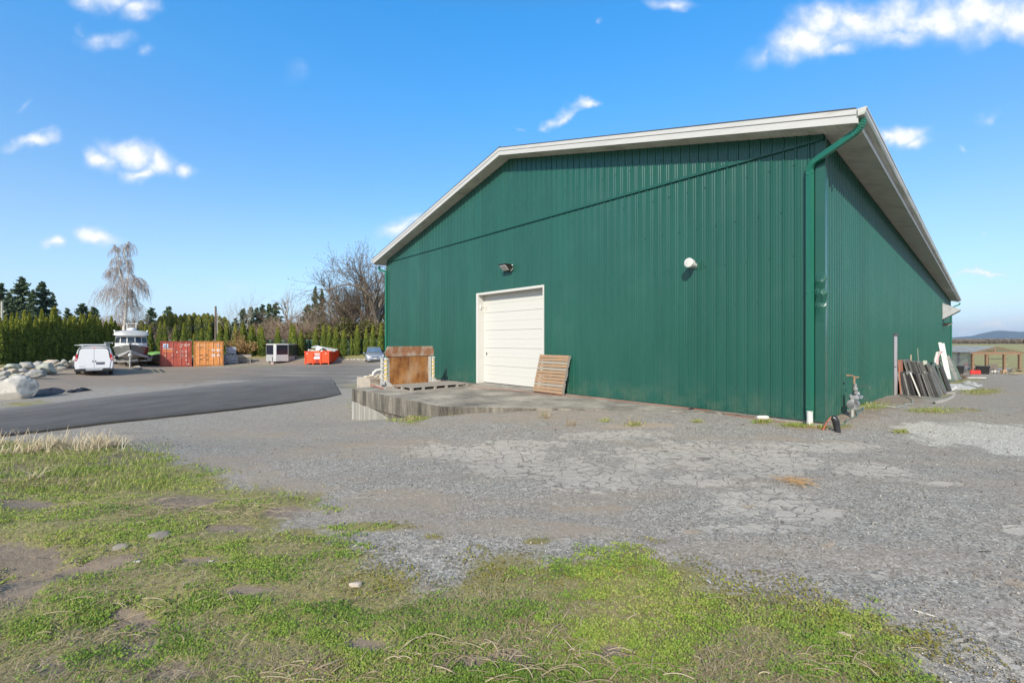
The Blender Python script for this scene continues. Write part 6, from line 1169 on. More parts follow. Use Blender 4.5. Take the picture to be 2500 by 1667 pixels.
p = G(335, 901); rock('field_stone', p + Vector((0, 0, .1)), (.45, .35, .22), RK[2], 'brown lump of stone on the ground in front of the boat trailer', 'stone', None, 77, sub=3)
for px, py, s, lb in ((869, 1430, .045, 'tan clod of earth lying in the grass in the foreground'), (2058, 1556, .045, 'larger of the cream broken rocks in the grass at lower right'), (2046, 1552, .03, 'left one of the cream broken rocks at lower right'), (2076, 1550, .03, 'small cream stone beside the cream broken rock'), (1337, 1380, .045, 'pale grey stone at the edge of the moss'), (1293, 1614, .022, 'little blue grey stone by the straw at the bottom'), (2005, 1330, .02, 'beige pebble on the gravel'), (297, 1340, .07, 'grey flat stone in the grass at left'), (390, 1312, .10, 'flat pale stone sunk in the grass')):
    p = G(px, py); rock('stone', p + Vector((0, 0, s * .2)), (s * 1.1, s * .8, s * (.45 if s < .08 else .3)), RK[2 if 'tan' in lb or 'cream' in lb else 4] if 'cream' not in lb else mat('cream_stone', (.48, .38, .27), .9, var=.2), lb, 'stone', None, px, sub=3)
# black ground cloth by the boulder, small mound with green cover, dirt heap
BT = mat('black_cloth_sheet', (.014, .014, .016), .7, var=.3, bump=.5, bscale=8, spec=.4)
sheet('ground_cloth', [G(82, 968)[:2], G(95, 951)[:2], G(130, 948)[:2], G(160, 953)[:2], G(150, 960)[:2], G(110, 967)[:2]], BT, 'crumpled black ground cloth beside the huge pale boulder', 'ground cloth', .22)
sheet('ground_cloth', [G(160, 957)[:2], G(185, 953)[:2], G(200, 949)[:2], G(225, 952)[:2], G(195, 956)[:2], G(172, 959)[:2]], BT, 'ragged strip of black cloth trailing towards the driveway', 'ground cloth', .25)
p = G(379, 872); mb = MB(); 
V_ = []; F_ = []
for i in range(9):
    for j in range(16): r_ = 2.2 * i / 8; a = j / 16 * 2 * math.pi; V_.append((p.x + r_ * math.cos(a), p.y + r_ * .7 * math.sin(a), p.z - .1 + .75 * max(0, math.cos(min(1, i / 8) * 1.57)) + rnd.uniform(-.04, .04)))
for i in range(8):
    for j in range(16): F_.append((i * 16 + j, (i + 1) * 16 + j, (i + 1) * 16 + (j + 1) % 16, i * 16 + (j + 1) % 16))
mb.add(V_, F_); tag(mb.build('green_mound', mat('green_cover', (.16, .34, .09), .8, var=.2), None, True), 'small mound under a bright green cover left of the red container', 'mound')
mb = MB()
for k in range(26): q = AT(rnd.uniform(355, 395), rnd.uniform(884, 896), rnd.uniform(43, 45)); mb.sphere((q.x, q.y, H(q.x, q.y) + rnd.uniform(.0, .5)), (rnd.uniform(.4, .9), .5, rnd.uniform(.2, .5)), 8, 5)
tag(mb.build('earth_heap', mat('earth_brown', (.16, .105, .06), .95, var=.4, scale=2, bump=.6, bscale=6), None, True), 'brown heap of earth and weeds left of the red container', 'earth heap', kind='stuff')
# ------------------------------------------------------------------ foliage builders
def quads(C, sz, N=None, tilt=.9, asp=1.6, rng=nr):
    """one small leaf card per point: C (n,3), sz (n,), N optional main normals"""
    n = len(C); A = rng.normal(size=(n, 3)); 
    if N is not None: A = N + A * tilt
    A /= np.linalg.norm(A, axis=1)[:, None]; B = rng.normal(size=(n, 3)) if N is None else np.cross(A, rng.normal(size=(n, 3))); U = np.cross(A, B); U /= np.linalg.norm(U, axis=1)[:, None]; Wv = np.cross(A, U)
    s = sz[:, None]; P = np.stack([C - U * s * .5 - Wv * s * asp * .5, C + U * s * .5 - Wv * s * asp * .3, C + U * s * .35 + Wv * s * asp * .5, C - U * s * .4 + Wv * s * asp * .4], 1)
    return P.reshape(-1, 3), np.arange(n * 4).reshape(-1, 4)
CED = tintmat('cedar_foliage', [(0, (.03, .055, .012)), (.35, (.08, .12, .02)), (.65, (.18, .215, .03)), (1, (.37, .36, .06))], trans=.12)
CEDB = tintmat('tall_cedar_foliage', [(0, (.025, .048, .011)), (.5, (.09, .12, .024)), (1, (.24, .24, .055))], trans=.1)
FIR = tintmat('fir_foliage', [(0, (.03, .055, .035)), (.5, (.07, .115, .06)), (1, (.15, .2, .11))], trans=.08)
BARK = mat('bark', (.16, .13, .10), .9, var=.3, scale=6); BARKB = mat('birch_bark', (.60, .57, .52), .8, var=.0, col2=(.75, .72, .68), scale=5, stretch=(1, 1, 4), dirt=((.08, .07, .06), .35, 4))
TWIG = mat('oak_branches', (.13, .10, .07), .9, var=.2); TWIGB = mat('birch_twigs', (.33, .28, .265), .9, var=.15); TWIGP = mat('pale_branches', (.36, .32, .27), .85, var=.15); TWIGR = mat('brown_twigs', (.27, .20, .145), .9, var=.25)
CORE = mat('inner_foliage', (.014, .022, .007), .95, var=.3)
def colmesh(kind, n, seed):
    rg = np.random.default_rng(seed); h = rg.random(n) ** .92; a = rg.random(n) * 2 * np.pi
    if kind == 'cedar': r = .5 * np.minimum(1, ((1.001 - h) / .55)) ** .85 * (.84 + .16 * np.minimum(1, h / .2))
    else: r = .5 * np.minimum(1, ((1.001 - h) / .18)) ** .55 * (.8 + .2 * np.minimum(1, h / .25))
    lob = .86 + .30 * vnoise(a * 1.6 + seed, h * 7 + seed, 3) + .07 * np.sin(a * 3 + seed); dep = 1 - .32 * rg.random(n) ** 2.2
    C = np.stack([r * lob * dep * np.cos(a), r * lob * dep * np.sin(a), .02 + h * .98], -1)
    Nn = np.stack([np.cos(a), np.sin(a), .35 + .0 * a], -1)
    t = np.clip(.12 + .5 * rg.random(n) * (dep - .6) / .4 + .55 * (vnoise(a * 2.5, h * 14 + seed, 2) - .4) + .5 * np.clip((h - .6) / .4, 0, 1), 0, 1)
    return C, Nn, t
def column_tree(name, kind, n, H_, D_, seed, m, leaf=.13):
    root = empty(name, (0, 0, 0)); C, Nn, t = colmesh(kind, n, seed); C = C * np.array([D_, D_, H_]); rg = np.random.default_rng(seed + 1)
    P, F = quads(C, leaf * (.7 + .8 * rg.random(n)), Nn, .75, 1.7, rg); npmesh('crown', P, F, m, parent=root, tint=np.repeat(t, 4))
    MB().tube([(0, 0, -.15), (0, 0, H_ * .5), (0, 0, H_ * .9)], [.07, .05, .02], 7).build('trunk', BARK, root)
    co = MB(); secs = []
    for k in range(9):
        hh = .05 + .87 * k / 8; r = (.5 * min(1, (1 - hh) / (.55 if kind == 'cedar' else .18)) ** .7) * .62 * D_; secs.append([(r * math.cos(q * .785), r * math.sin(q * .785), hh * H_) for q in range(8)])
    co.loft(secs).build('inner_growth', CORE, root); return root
NCV = 5; ced = [column_tree('cedar', 'cedar', 4200, 4.0, 1.15, 10 + i, CED, .11) for i in range(NCV)]; tall = [column_tree('tall_cedar', 'dome', 4200, 6.6, 2.0, 40 + i, CEDB, .17) for i in range(3)]
used = {}
def place(protos, i, x, y, z, h, d, label, cat, group=None, rz=None):
    pr = protos[i % len(protos)]
    if id(pr) not in used: used[id(pr)] = 1; o = pr
    else: o = copy_tree(pr)
    o.location = (x, y, z); o.rotation_euler = (0, 0, rnd.uniform(0, 6.28) if rz is None else rz); o.scale = (d, d, h); return tag(o, label, cat, group)
# dense hedge on the left
def ordl(k): return ORD[k] if k < 20 else ('twentieth' if k == 20 else 'twenty-' + ORD[k - 20] if k < 30 else 'thirtieth' if k == 30 else 'thirty-' + ORD[k - 30] if k < 40 else 'fortieth' if k == 40 else 'forty-' + ORD[k - 40])
hd = [(0, 775), (14, 768), (28, 778), (42, 763), (60, 757), (72, 764), (88, 772), (102, 754), (115, 775), (128, 752), (134, 748), (146, 772), (158, 776), (170, 772), (182, 770), (194, 783), (205, 768), (220, 761), (232, 770), (245, 780), (258, 784), (272, 772), (281, 783), (291, 795)]
for k, (px, ty) in enumerate(hd):
    f = (px + 10) / 310; Y = 34.0 + 13 * f; X = (px - CX) / FPX * Y; zb = H(X, Y); ht = CAMZ + (CY - ty) / FPX * Y - zb
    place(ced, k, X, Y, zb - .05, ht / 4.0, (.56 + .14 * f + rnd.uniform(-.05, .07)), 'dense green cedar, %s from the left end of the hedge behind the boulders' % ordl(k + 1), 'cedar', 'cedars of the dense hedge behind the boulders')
# a second row just behind fills the gaps
for k in range(14):
    px = 8 + k * 21; f = (px + 10) / 310; Y = 35.6 + 13 * f; X = (px - CX) / FPX * Y; zb = H(X, Y); ht = CAMZ + (CY - 778 + rnd.uniform(-8, 14)) / FPX * Y - zb
    place(ced, k, X, Y, zb, ht / 4., .6, 'yellow-tipped cedar in the rear line of the hedge, %s from the left' % ordl(k + 1), 'cedar', 'rear line of the dense hedge')
# spaced cedars along the back
sg = [(346, 795), (356, 792), (366, 796), (391, 785), (402, 783), (428, 791), (449, 788), (473, 814), (492, 801), (511.5, 783), (537, 795), (553.5, 785), (575, 790), (592, 788), (598, 793), (613, 793), (619, 796), (634, 796), (640, 799), (678, 798), (711, 788), (718, 794), (734.7, 805), (770.5, 802), (790, 794), (804, 793), (820, 800), (839, 805), (858, 816), (872, 794), (894, 801), (910, 793), (930, 792)]
for k, (px, ty) in enumerate(sg):
    Y = 50.6 + (k % 3) * .25; X = (px - CX) / FPX * Y; zb = H(X, Y); ht = CAMZ + (CY - ty) / FPX * Y - zb
    place(ced, k + 2, X, Y, zb, ht / 4., .62 + rnd.uniform(-.08, .10) * min(1, ht / 4) - (.3 if ht < 2.6 else 0), 'slender cedar, %s from the left in the spaced row along the back of the yard' % ordl(k + 1), 'cedar', 'spaced cedars along the back of the yard')
tl = [(345, 782), (372, 788), (392, 772), (401, 766), (416, 765), (428, 767), (441, 769), (452, 766), (462, 768), (474, 764), (485, 769), (498, 766), (507, 765), (518, 769), (536, 772), (548, 774), (556, 782)]
for k, (px, ty) in enumerate(tl):
    Y = 63 + (k % 2) * 1.6; X = (px - CX) / FPX * Y; zb = H(X, Y); ht = CAMZ + (CY - ty) / FPX * Y - zb
    place(tall, k, X, Y, zb, ht / 6.6, .43 + rnd.uniform(-.04, .06), 'tall round-topped cedar, %s from the left in the rear row behind the containers' % ordl(k + 1), 'cedar', 'tall cedars in the rear row')
# conifers with layered boughs
def fir_tree(name, H_, R_, n, seed, dense=1., m=FIR, leaf=.24):
    rg = np.random.default_rng(seed); root = empty(name, (0, 0, 0)); mb = MB(); mb.tube([(0, 0, -.3), (0, 0, H_ * .5), (0, 0, H_)], [H_ * .016, H_ * .01, .03], 7); Cs = []; Ts = []; nb = int(H_ * 9)
    for i in range(nb):
        f = (i / nb) ** .9; z = H_ * (.12 + .87 * f); ln = R_ * (1 - f) ** .8 * rg.uniform(.6, 1.12) + .15; a = rg.random() * 6.283; dz = -ln * rg.uniform(.05, .35) + (.35 * ln if f > .7 else 0); e_ = np.array([ln * np.cos(a), ln * np.sin(a), dz])
        mb.tube([(0, 0, z), (e_[0] * .6, e_[1] * .6, z + dz * .3), (e_[0], e_[1], z + dz)], [.04, .025, .01], 4, False); k = max(5, int(n / nb * (ln / R_ * 1.6 + .2))); u_ = rg.random(k) ** .65; sp = rg.normal(size=(k, 3)) * np.array([.17, .17, .10]) * (ln * .8 + .25)
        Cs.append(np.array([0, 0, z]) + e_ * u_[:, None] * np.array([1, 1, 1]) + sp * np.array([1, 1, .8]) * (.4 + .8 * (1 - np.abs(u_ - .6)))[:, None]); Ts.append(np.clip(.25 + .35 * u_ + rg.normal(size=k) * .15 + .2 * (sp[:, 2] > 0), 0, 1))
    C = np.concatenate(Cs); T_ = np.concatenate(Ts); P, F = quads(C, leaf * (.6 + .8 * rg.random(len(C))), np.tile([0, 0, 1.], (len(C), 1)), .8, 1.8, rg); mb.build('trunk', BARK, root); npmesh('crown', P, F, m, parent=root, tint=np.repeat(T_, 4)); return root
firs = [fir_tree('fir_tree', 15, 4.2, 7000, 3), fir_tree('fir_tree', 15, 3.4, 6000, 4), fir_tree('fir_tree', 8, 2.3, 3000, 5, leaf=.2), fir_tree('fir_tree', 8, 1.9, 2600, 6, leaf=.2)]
fl = [(0, 52, 674, 88, 1.0, 'tallest dark fir at the far left behind the hedge'), (1, 104, 686, 92, 1.15, 'right hand one of the two big firs at far left'), (1, 4, 690, 86, 1.1, 'fir cut by the left edge of the picture'), (0, 130, 715, 95, .6, 'lower fir spreading right of the two big ones'), (0, 22, 712, 84, .8, 'bushy fir between the left edge and the tallest one'), (1, 80, 706, 86, .8, 'fir filling the gap between the two big ones'),
      (2, 165, 751, 85, 1.0, 'small round fir right of the big fir group'), (2, 201, 740, 85, 1.3, 'dark broad fir left of the weeping birch'), (3, 228, 748, 92, 1.2, 'narrow fir tip just left of the weeping birch'), (2, 370, 750, 90, 1.15, 'broad fir above the tall cedars left of the containers'), (3, 412, 747, 95, 1.2, 'dark fir rising above the rear row of tall cedars'),
      (3, 594, 752, 85, 1.1, 'first small dark fir right of the utility pole'), (3, 613, 749, 88, 1.0, 'second small dark fir right of the utility pole'), (3, 627, 750, 90, .9, 'slim fir in the middle of the small fir group'), (2, 641, 742, 92, .9, 'rounder fir in the small fir group'), (3, 657, 741, 92, 1., 'fir right of the rounder one in the small group'), (2, 674, 738, 92, 1.1, 'rightmost fir of the small group above the silver trailer'), (2, 575, 775, 80, 1.2, 'low spreading fir behind the pavers'), (1, 770.5, 698, 78, .62, 'pointed dark fir left of the big bare oak'), (1, 785, 703, 80, .6, 'darker fir close behind the pointed one'), (2, 752, 742, 70, 1.0, 'shorter fir at the foot of the pointed one')]
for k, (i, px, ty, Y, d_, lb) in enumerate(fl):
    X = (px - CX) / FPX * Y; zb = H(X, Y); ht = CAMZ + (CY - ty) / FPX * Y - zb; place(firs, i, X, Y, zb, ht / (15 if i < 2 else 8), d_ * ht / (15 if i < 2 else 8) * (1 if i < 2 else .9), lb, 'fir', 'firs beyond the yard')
# bare trees
def bare(name, H_, seed, m, spread=.6, trunk=.3, depth=6, r0=.22, up=.25, kids=(2, 4), minr=.012, twig_m=None, leaf=None, lean=(0, 0), droop=0, first=.3, nseg=4):
    rr2 = random.Random(seed); root = empty(name, (0, 0, 0)); V1 = []; F1 = []; V2 = []; F2 = []; tips = []
    def seg(P, R, big):
        V, F = (V1, F1) if big else (V2, F2); n = 5 if big else 3; b0 = len(V); a = None
        for i, p in enumerate(P):
            d = (P[min(i + 1, len(P) - 1)] - P[max(i - 1, 0)]).normalized(); q = Vector((1, 0, 0)) if abs(d.x) < .7 else Vector((0, 1, 0)); u_ = (q - d * q.dot(d)).normalized(); w_ = d.cross(u_)
            for k in range(n): V.append(tuple(p + (u_ * math.cos(6.283 * k / n) + w_ * math.sin(6.283 * k / n)) * R[i]))
        for i in range(len(P) - 1):
            for k in range(n): F.append((b0 + i * n + k, b0 + i * n + (k + 1) % n, b0 + (i + 1) * n + (k + 1) % n, b0 + (i + 1) * n + k))
    def go(p, d, ln, r, dep):
        P = [p]; R = [r]; dd = d.copy()
        for i in range(nseg):
            dd = (dd + Vector((rr2.gauss(0, .16 if dep < depth - 1 else .05), rr2.gauss(0, .16 if dep < depth - 1 else .05), rr2.gauss(0, .10) + up * .12 - droop * (depth - dep) * .03))).normalized(); P.append(P[-1] + dd * ln / nseg); R.append(r * (1 - .38 * (i + 1) / nseg))
        seg(P, R, dep >= depth - 2)
        if dep <= 0 or r < minr: tips.append(P[-1]); return
        nk = rr2.randint(*kids)
        for k in range(nk):
            f = rr2.uniform(first if dep == depth else .35, 1.0) if k else 1.0; j = f * nseg; i0 = min(int(j), nseg - 1); q = P[i0].lerp(P[i0 + 1], j - i0); a = rr2.uniform(0, 6.283); sp = spread * rr2.uniform(.55, 1.25) * (.45 if k == 0 else 1)
            pr = dd.orthogonal().normalized(); pr = Matrix.Rotation(a, 3, dd) @ pr; nd = (dd * math.cos(sp) + pr * math.sin(sp)).normalized(); go(q, nd, ln * rr2.uniform(.62, .86), R[i0] * (rr2.uniform(.5, .72) if k else .86), dep - 1)
    go(Vector((0, 0, -.2)), Vector((lean[0], lean[1], 1)).normalized(), H_ * trunk, r0, depth)
    zm = max(v_[2] for v_ in V2) if V2 else H_; s = H_ / zm
    A1 = np.array(V1) * s; A2 = np.array(V2) * s; npmesh('trunk', A1, F1, m, parent=root); npmesh('branches', A2, F2, twig_m or m, parent=root)
    if leaf is not None:
        T_ = np.array([tuple(t_) for t_ in tips]) * s; T_ = T_[rnd_idx(len(T_), leaf)]; P, F = quads(T_ + nr.normal(size=T_.shape) * .1, np.full(len(T_), .10)); npmesh('dead_leaves', P, F, mat('dead_leaf', (.22, .17, .09), .8, var=.3), parent=root)['kind'] = 'stuff'
    return root
def rnd_idx(n, k): return nr.permutation(n)[:min(n, k)]
oak = bare('oak_tree', 15, 21, BARK, spread=.62, trunk=.17, depth=8, r0=.30, up=.14, kids=(3, 4), minr=.008, twig_m=TWIG, leaf=1800, first=.7)
p = AT(918, 833, 55); zb = H(p.x, p.y); oak.location = (p.x, p.y, zb); oak.scale = (.86, .86, (CAMZ + 258 / FPX * 55 - zb) / 15); tag(oak, 'huge spreading bare oak partly hidden by the warehouse', 'oak')
oak2 = bare('oak_tree', 11, 33, BARK, spread=.66, trunk=.16, depth=7, r0=.26, up=.15, kids=(3, 4), minr=.006, twig_m=TWIG, first=.6)
p = AT(886, 840, 58); zb = H(p.x, p.y); oak2.location = (p.x, p.y, zb); oak2.scale = (.95, .95, (CAMZ + 200 / FPX * 58 - zb) / 11); tag(oak2, 'smaller bare oak left of the huge one, its crown merging with it', 'oak')
oak3 = copy_tree(oak); p = AT(862, 840, 60); zb = H(p.x, p.y); oak3.location = (p.x, p.y, zb); oak3.rotation_euler = (0, 0, 2.4); oak3.scale = (.6, .6, (CAMZ + 128 / FPX * 60 - zb) / 15); tag(oak3, 'lowest of the bare oaks, nearest the dark pointed firs', 'oak')
sl1 = bare('slender_tree', 9, 5, TWIGP, spread=.42, trunk=.5, depth=5, r0=.09, up=.5, kids=(3, 4), minr=.01, first=.3); sl2 = bare('slender_tree', 9, 9, TWIGP, spread=.48, trunk=.45, depth=5, r0=.10, up=.4, kids=(3, 4), minr=.01, first=.35)
for t_, px, ty, lb in ((sl1, 563, 724, 'thin pale bare tree just right of the utility pole'), (sl2, 599, 692, 'taller slender bare tree with white limbs above the pavers')):
    Y = 60; X = (px - CX) / FPX * Y; zb = H(X, Y); t_.location = (X, Y, zb); s = (CAMZ + (CY - ty) / FPX * Y - zb) / 9; t_.scale = (s * .8, s * .8, s); tag(t_, lb, 'birch')
sp1 = bare('bare_tree', 8, 16, BARK, spread=.7, trunk=.16, depth=7, r0=.16, up=.2, kids=(3, 3), minr=.006, twig_m=TWIGR, first=.5)
sp2 = bare('bare_tree', 9, 15, TWIGP, spread=.35, trunk=.4, depth=5, r0=.12, up=.6, kids=(3, 4), minr=.01, first=.3)
for t_, px, ty, Y, s0, wd, lb in ((sp1, 700, 722, 60, 8, 1.5, 'wide bare tree spreading above the silver trailer'), (sp2, 708, 694, 72, 9, .8, 'slim pale bare tree rising behind the wide one')):
    X = (px - CX) / FPX * Y; zb = H(X, Y); t_.location = (X, Y, zb); s = (CAMZ + (CY - ty) / FPX * Y - zb) / s0; t_.scale = (s * wd, s * wd, s); tag(t_, lb, 'tree')
for k, (src, px, ty, Y, wd, hh, lb) in enumerate(((oak2, 838, 668, 66, .7, 11, 'brown bare tree between the pointed firs and the oaks'), (oak2, 905, 640, 62, .8, 11, 'bare tree filling the space under the huge oak beside the warehouse'), (sp1, 745, 735, 68, 1.0, 8, 'bare brown tree above the red dumpster'), (sp1, 648, 752, 66, 1.1, 8, 'bare brown tree above the silver trailer, left of the wide one'), (sp1, 812, 705, 70, 1.0, 8, 'bare tree just right of the pointed firs'))):
    c_ = copy_tree(src); X = (px - CX) / FPX * Y; zb = H(X, Y); s = (CAMZ + (CY - ty) / FPX * Y - zb) / hh; c_.location = (X, Y, zb); c_.rotation_euler = (0, 0, 1.3 + 1.7 * k); c_.scale = (s * wd, s * wd, s); tag(c_, lb, 'tree')
# twiggy brown bushes
bs = [bare('bare_bush', 3.2, 50 + i, TWIGR, spread=.8, trunk=.2, depth=5, r0=.06, up=.1, kids=(4, 5), minr=.006, twig_m=TWIGR, first=.1, nseg=3) for i in range(3)]
bl = [(625, 812, 1.3), (650, 806, 1.5), (672, 800, 1.5), (695, 803, 1.4), (725, 800, 1.5), (745, 790, 1.6), (765, 795, 1.4), (790, 775, 1.6), (815, 765, 1.8), (840, 770, 1.7), (862, 765, 1.7), (885, 770, 1.6), (905, 768, 1.6), (925, 765, 1.6), (248, 765, 1.4), (268, 762, 1.3), (285, 768, 1.2), (312, 765, 1.3), (330, 772, 1.2), (382, 770, 1.0), (410, 790, .8), (660, 825, 1.2), (705, 822, 1.4), (610, 828, 1.1)]
wh = 'behind the spaced cedars'
for k, (px, ty, w_) in enumerate(bl):
    Y = 56 + (k % 4) * 1.5 if px > 340 else 58; X = (px - CX) / FPX * Y; zb = H(X, Y); ht = CAMZ + (CY - ty + (14 if px > 590 else 0)) / FPX * Y - zb
    place(bs, k, X, Y, zb, ht / 3.2, w_ * 1.25, ('twiggy brown bush, %s from the left behind the weeping birch' % ORD[k - 13]) if 14 <= k <= 18 else 'leafless brown bush %s tangled among the trees behind the spaced cedars' % {0: 'left of the silver trailer,', 20: 'right of the birch,'}.get(k, ''), 'bush', 'tangled brown bushes behind the yard')
# dark evergreen bushes behind the right part of the yard
def bushy(name, n, seed, m):
    rg = np.random.default_rng(seed); root = empty(name, (0, 0, 0)); cs = rg.normal(size=(26, 3)) * np.array([.42, .42, .27]); cs[:, 2] = np.abs(cs[:, 2]) + .25; k = rg.integers(0, 26, n); d = rg.normal(size=(n, 3)); d /= np.linalg.norm(d, axis=1)[:, None]; rr_ = .26 * (.75 + .3 * rg.random(n)); C = cs[k] + d * rr_[:, None]; C[:, 2] = np.maximum(C[:, 2], .02)
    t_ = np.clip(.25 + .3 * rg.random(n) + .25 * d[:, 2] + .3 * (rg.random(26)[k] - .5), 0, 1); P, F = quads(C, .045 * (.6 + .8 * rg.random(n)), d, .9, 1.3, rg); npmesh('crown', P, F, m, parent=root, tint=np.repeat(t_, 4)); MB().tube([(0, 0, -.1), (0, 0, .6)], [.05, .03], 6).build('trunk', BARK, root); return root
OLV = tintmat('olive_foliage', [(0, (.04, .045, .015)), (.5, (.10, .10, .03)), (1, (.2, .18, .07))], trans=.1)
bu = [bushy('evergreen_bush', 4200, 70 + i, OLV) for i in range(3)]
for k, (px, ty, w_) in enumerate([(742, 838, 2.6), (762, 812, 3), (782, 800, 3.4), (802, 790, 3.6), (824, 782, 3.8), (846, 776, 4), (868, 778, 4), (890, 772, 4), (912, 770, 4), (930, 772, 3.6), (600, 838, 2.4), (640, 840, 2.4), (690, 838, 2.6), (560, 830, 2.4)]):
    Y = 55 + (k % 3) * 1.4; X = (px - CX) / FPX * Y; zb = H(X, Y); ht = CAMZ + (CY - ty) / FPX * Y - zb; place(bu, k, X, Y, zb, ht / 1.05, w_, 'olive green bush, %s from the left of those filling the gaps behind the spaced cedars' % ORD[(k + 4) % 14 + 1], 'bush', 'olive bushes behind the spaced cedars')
dry = bushy('dry_shrub', 2500, 90, tintmat('russet_leaves', [(0, (.16, .09, .03)), (.6, (.30, .19, .08)), (1, (.42, .3, .15))])); p = G(585, 870); dry.location = AT(585, 864, 50.0); dry.scale = (1.7, 1.2, 2.2); tag(dry, 'russet dry-leaved shrub above the pavers', 'shrub')
# weeping birch
def weeping():
    rb = random.Random(12); Y = 57; x0 = AT(295, 833, Y).x; zb = H(x0, Y); root = empty('weeping_birch', (x0 + .3, Y, zb), 0, 'tall weeping birch with a white trunk and hanging bare twigs', 'birch')
    def w(px, py, dy=0): q = AT(px, py, Y); return Vector((q.x - x0, dy, q.z - zb))
    mb = MB(); T1 = [Vector((0, 0, -.2)), w(298, 800), w(303, 760), w(306, 715), w(305, 690, .1)]; mb.tube(T1, [.26, .22, .19, .15, .12], 9); L1 = [w(305, 690, .1), w(308, 660, .2), w(300, 640, .3), w(298, 620), w(302, 600), w(312, 588)]; L2 = [w(303, 705), w(293, 680, -.2), w(283, 650, -.1), w(280, 615, 0), w(272, 598)]; L3 = [w(306, 712), w(314, 700, .3), w(320, 682, .3), w(330, 678, .2), w(336, 690)]; L4 = [w(300, 730), w(285, 712, .2), w(268, 705, .3), w(258, 712)]; L5 = [w(304, 750), w(318, 738), w(330, 740)]; L6 = [w(298, 790), w(290, 770, -.3), w(284, 762)]; L7 = [w(283, 650), w(268, 655), w(256, 668)]
    Ls = [L1, L2, L3, L4, L5, L6, L7]
    for L_ in Ls: mb.tube(L_, [.12 * (1 - .8 * i / len(L_)) * (1 if L_ in (L1, L2) else .6) for i in range(len(L_))], 6)
    mb.build('trunk', BARKB, root, True)
    V = []; F = []
    def strand(p, ln, drift):
        P = [p]; d = Vector((drift[0], drift[1], .1)).normalized()
        for i in range(6): d = (d + Vector((rb.gauss(0, .08), rb.gauss(0, .08), -.55))).normalized(); P.append(P[-1] + d * ln / 6)
        return P
    def ribbon(P, r):
        b0 = len(V); 
        for i, q in enumerate(P):
            rr_ = r * (1 - .6 * i / len(P))
            for k in range(3): V.append((q.x + rr_ * math.cos(2.1 * k), q.y + rr_ * math.sin(2.1 * k), q.z))
        for i in range(len(P) - 1):
            for k in range(3): F.append((b0 + i * 3 + k, b0 + i * 3 + (k + 1) % 3, b0 + i * 3 + 3 + (k + 1) % 3, b0 + i * 3 + 3 + k))
    # side boughs reach outwards, strands hang from them
    anchors = []
    for L_ in Ls:
        for i in range(len(L_) - 1):
            for k in range(5 if L_ is not L6 else 2):
                q = L_[i].lerp(L_[i + 1], rb.random()); a = rb.uniform(0, 6.28); hgt = q.z / 15; ln = rb.uniform(.4, 1.2) * (1.15 if hgt < .62 else .6); B = [q]; d = Vector((math.cos(a), math.sin(a) * .8, .55)).normalized()
                for s in range(4): d = (d + Vector((rb.gauss(0, .1), rb.gauss(0, .1), -.17))).normalized(); B.append(B[-1] + d * ln / 4 * 1.3)
                ribbon(B, .035); anchors += [(B[j], d) for j in (1, 2, 3, 4, 4)]
    for q, d in anchors:
        for k in range(rb.randint(1, 3)):
            f = q.z / 15.; ln = rb.uniform(.9, 3.6) * (1.05 if f < .66 else .5); ln = min(ln, q.z - 3.2) if q.z > 4 else .5; P = strand(q, ln, (d.x * .3 + rb.gauss(0, .2), d.y * .5 + rb.gauss(0, .2))); ribbon(P, .02)
            for j in (2, 3, 4, 5):
                if rb.random() < .5: ribbon([P[j], P[j] + Vector((rb.gauss(0, .12), rb.gauss(0, .12), -.15)), P[j] + Vector((rb.gauss(0, .18), rb.gauss(0, .18), -.5))], .014)
    root.scale = (.84, .84, 1)
    npmesh('hanging_twigs', np.array(V), F, TWIGB, parent=root)
weeping()
# green chain link fence among the cedars
FEN = bpy.data.materials.new('green_mesh'); FEN.use_nodes = True; t = FEN.node_tree; b = t.nodes['Principled BSDF']; b.inputs['Base Color'].default_value = (.04, .16, .10, 1); tr = t.nodes.new('ShaderNodeBsdfTransparent'); mx = t.nodes.new('ShaderNodeMixShader'); mx.inputs[0].default_value = .45; t.links.new(tr.outputs[0], mx.inputs[1]); t.links.new(b.outputs[0], mx.inputs[2]); t.links.new(mx.outputs[0], t.nodes['Material Output'].inputs[0])
fe = empty('chain_link_fence', (0, 52.2, 0), 0, 'green chain link fence standing behind the spaced cedars', 'fence'); xs = np.arange(-46, -14, 2.4); POSTM = mat('fence_post', (.30, .36, .32), .5, .3)
for x in xs: z = H(x, 52.2); MB().cyl((x, 0, z), (x, 0, z + 1.75), .035, 8).build('post', POSTM, fe)
for a, b_ in zip(xs[:-1], xs[1:]):
    za = H(a, 52.2); zb_ = H(b_, 52.2); MB().add([(a, 0, za + .03), (b_, 0, zb_ + .03), (b_, 0, zb_ + 1.7), (a, 0, za + 1.7)], [(0, 1, 2, 3)]).build('mesh_panel', FEN, fe); MB().cyl((a, 0, za + 1.72), (b_, 0, zb_ + 1.72), .02, 6).build('top_rail', POSTM, fe)
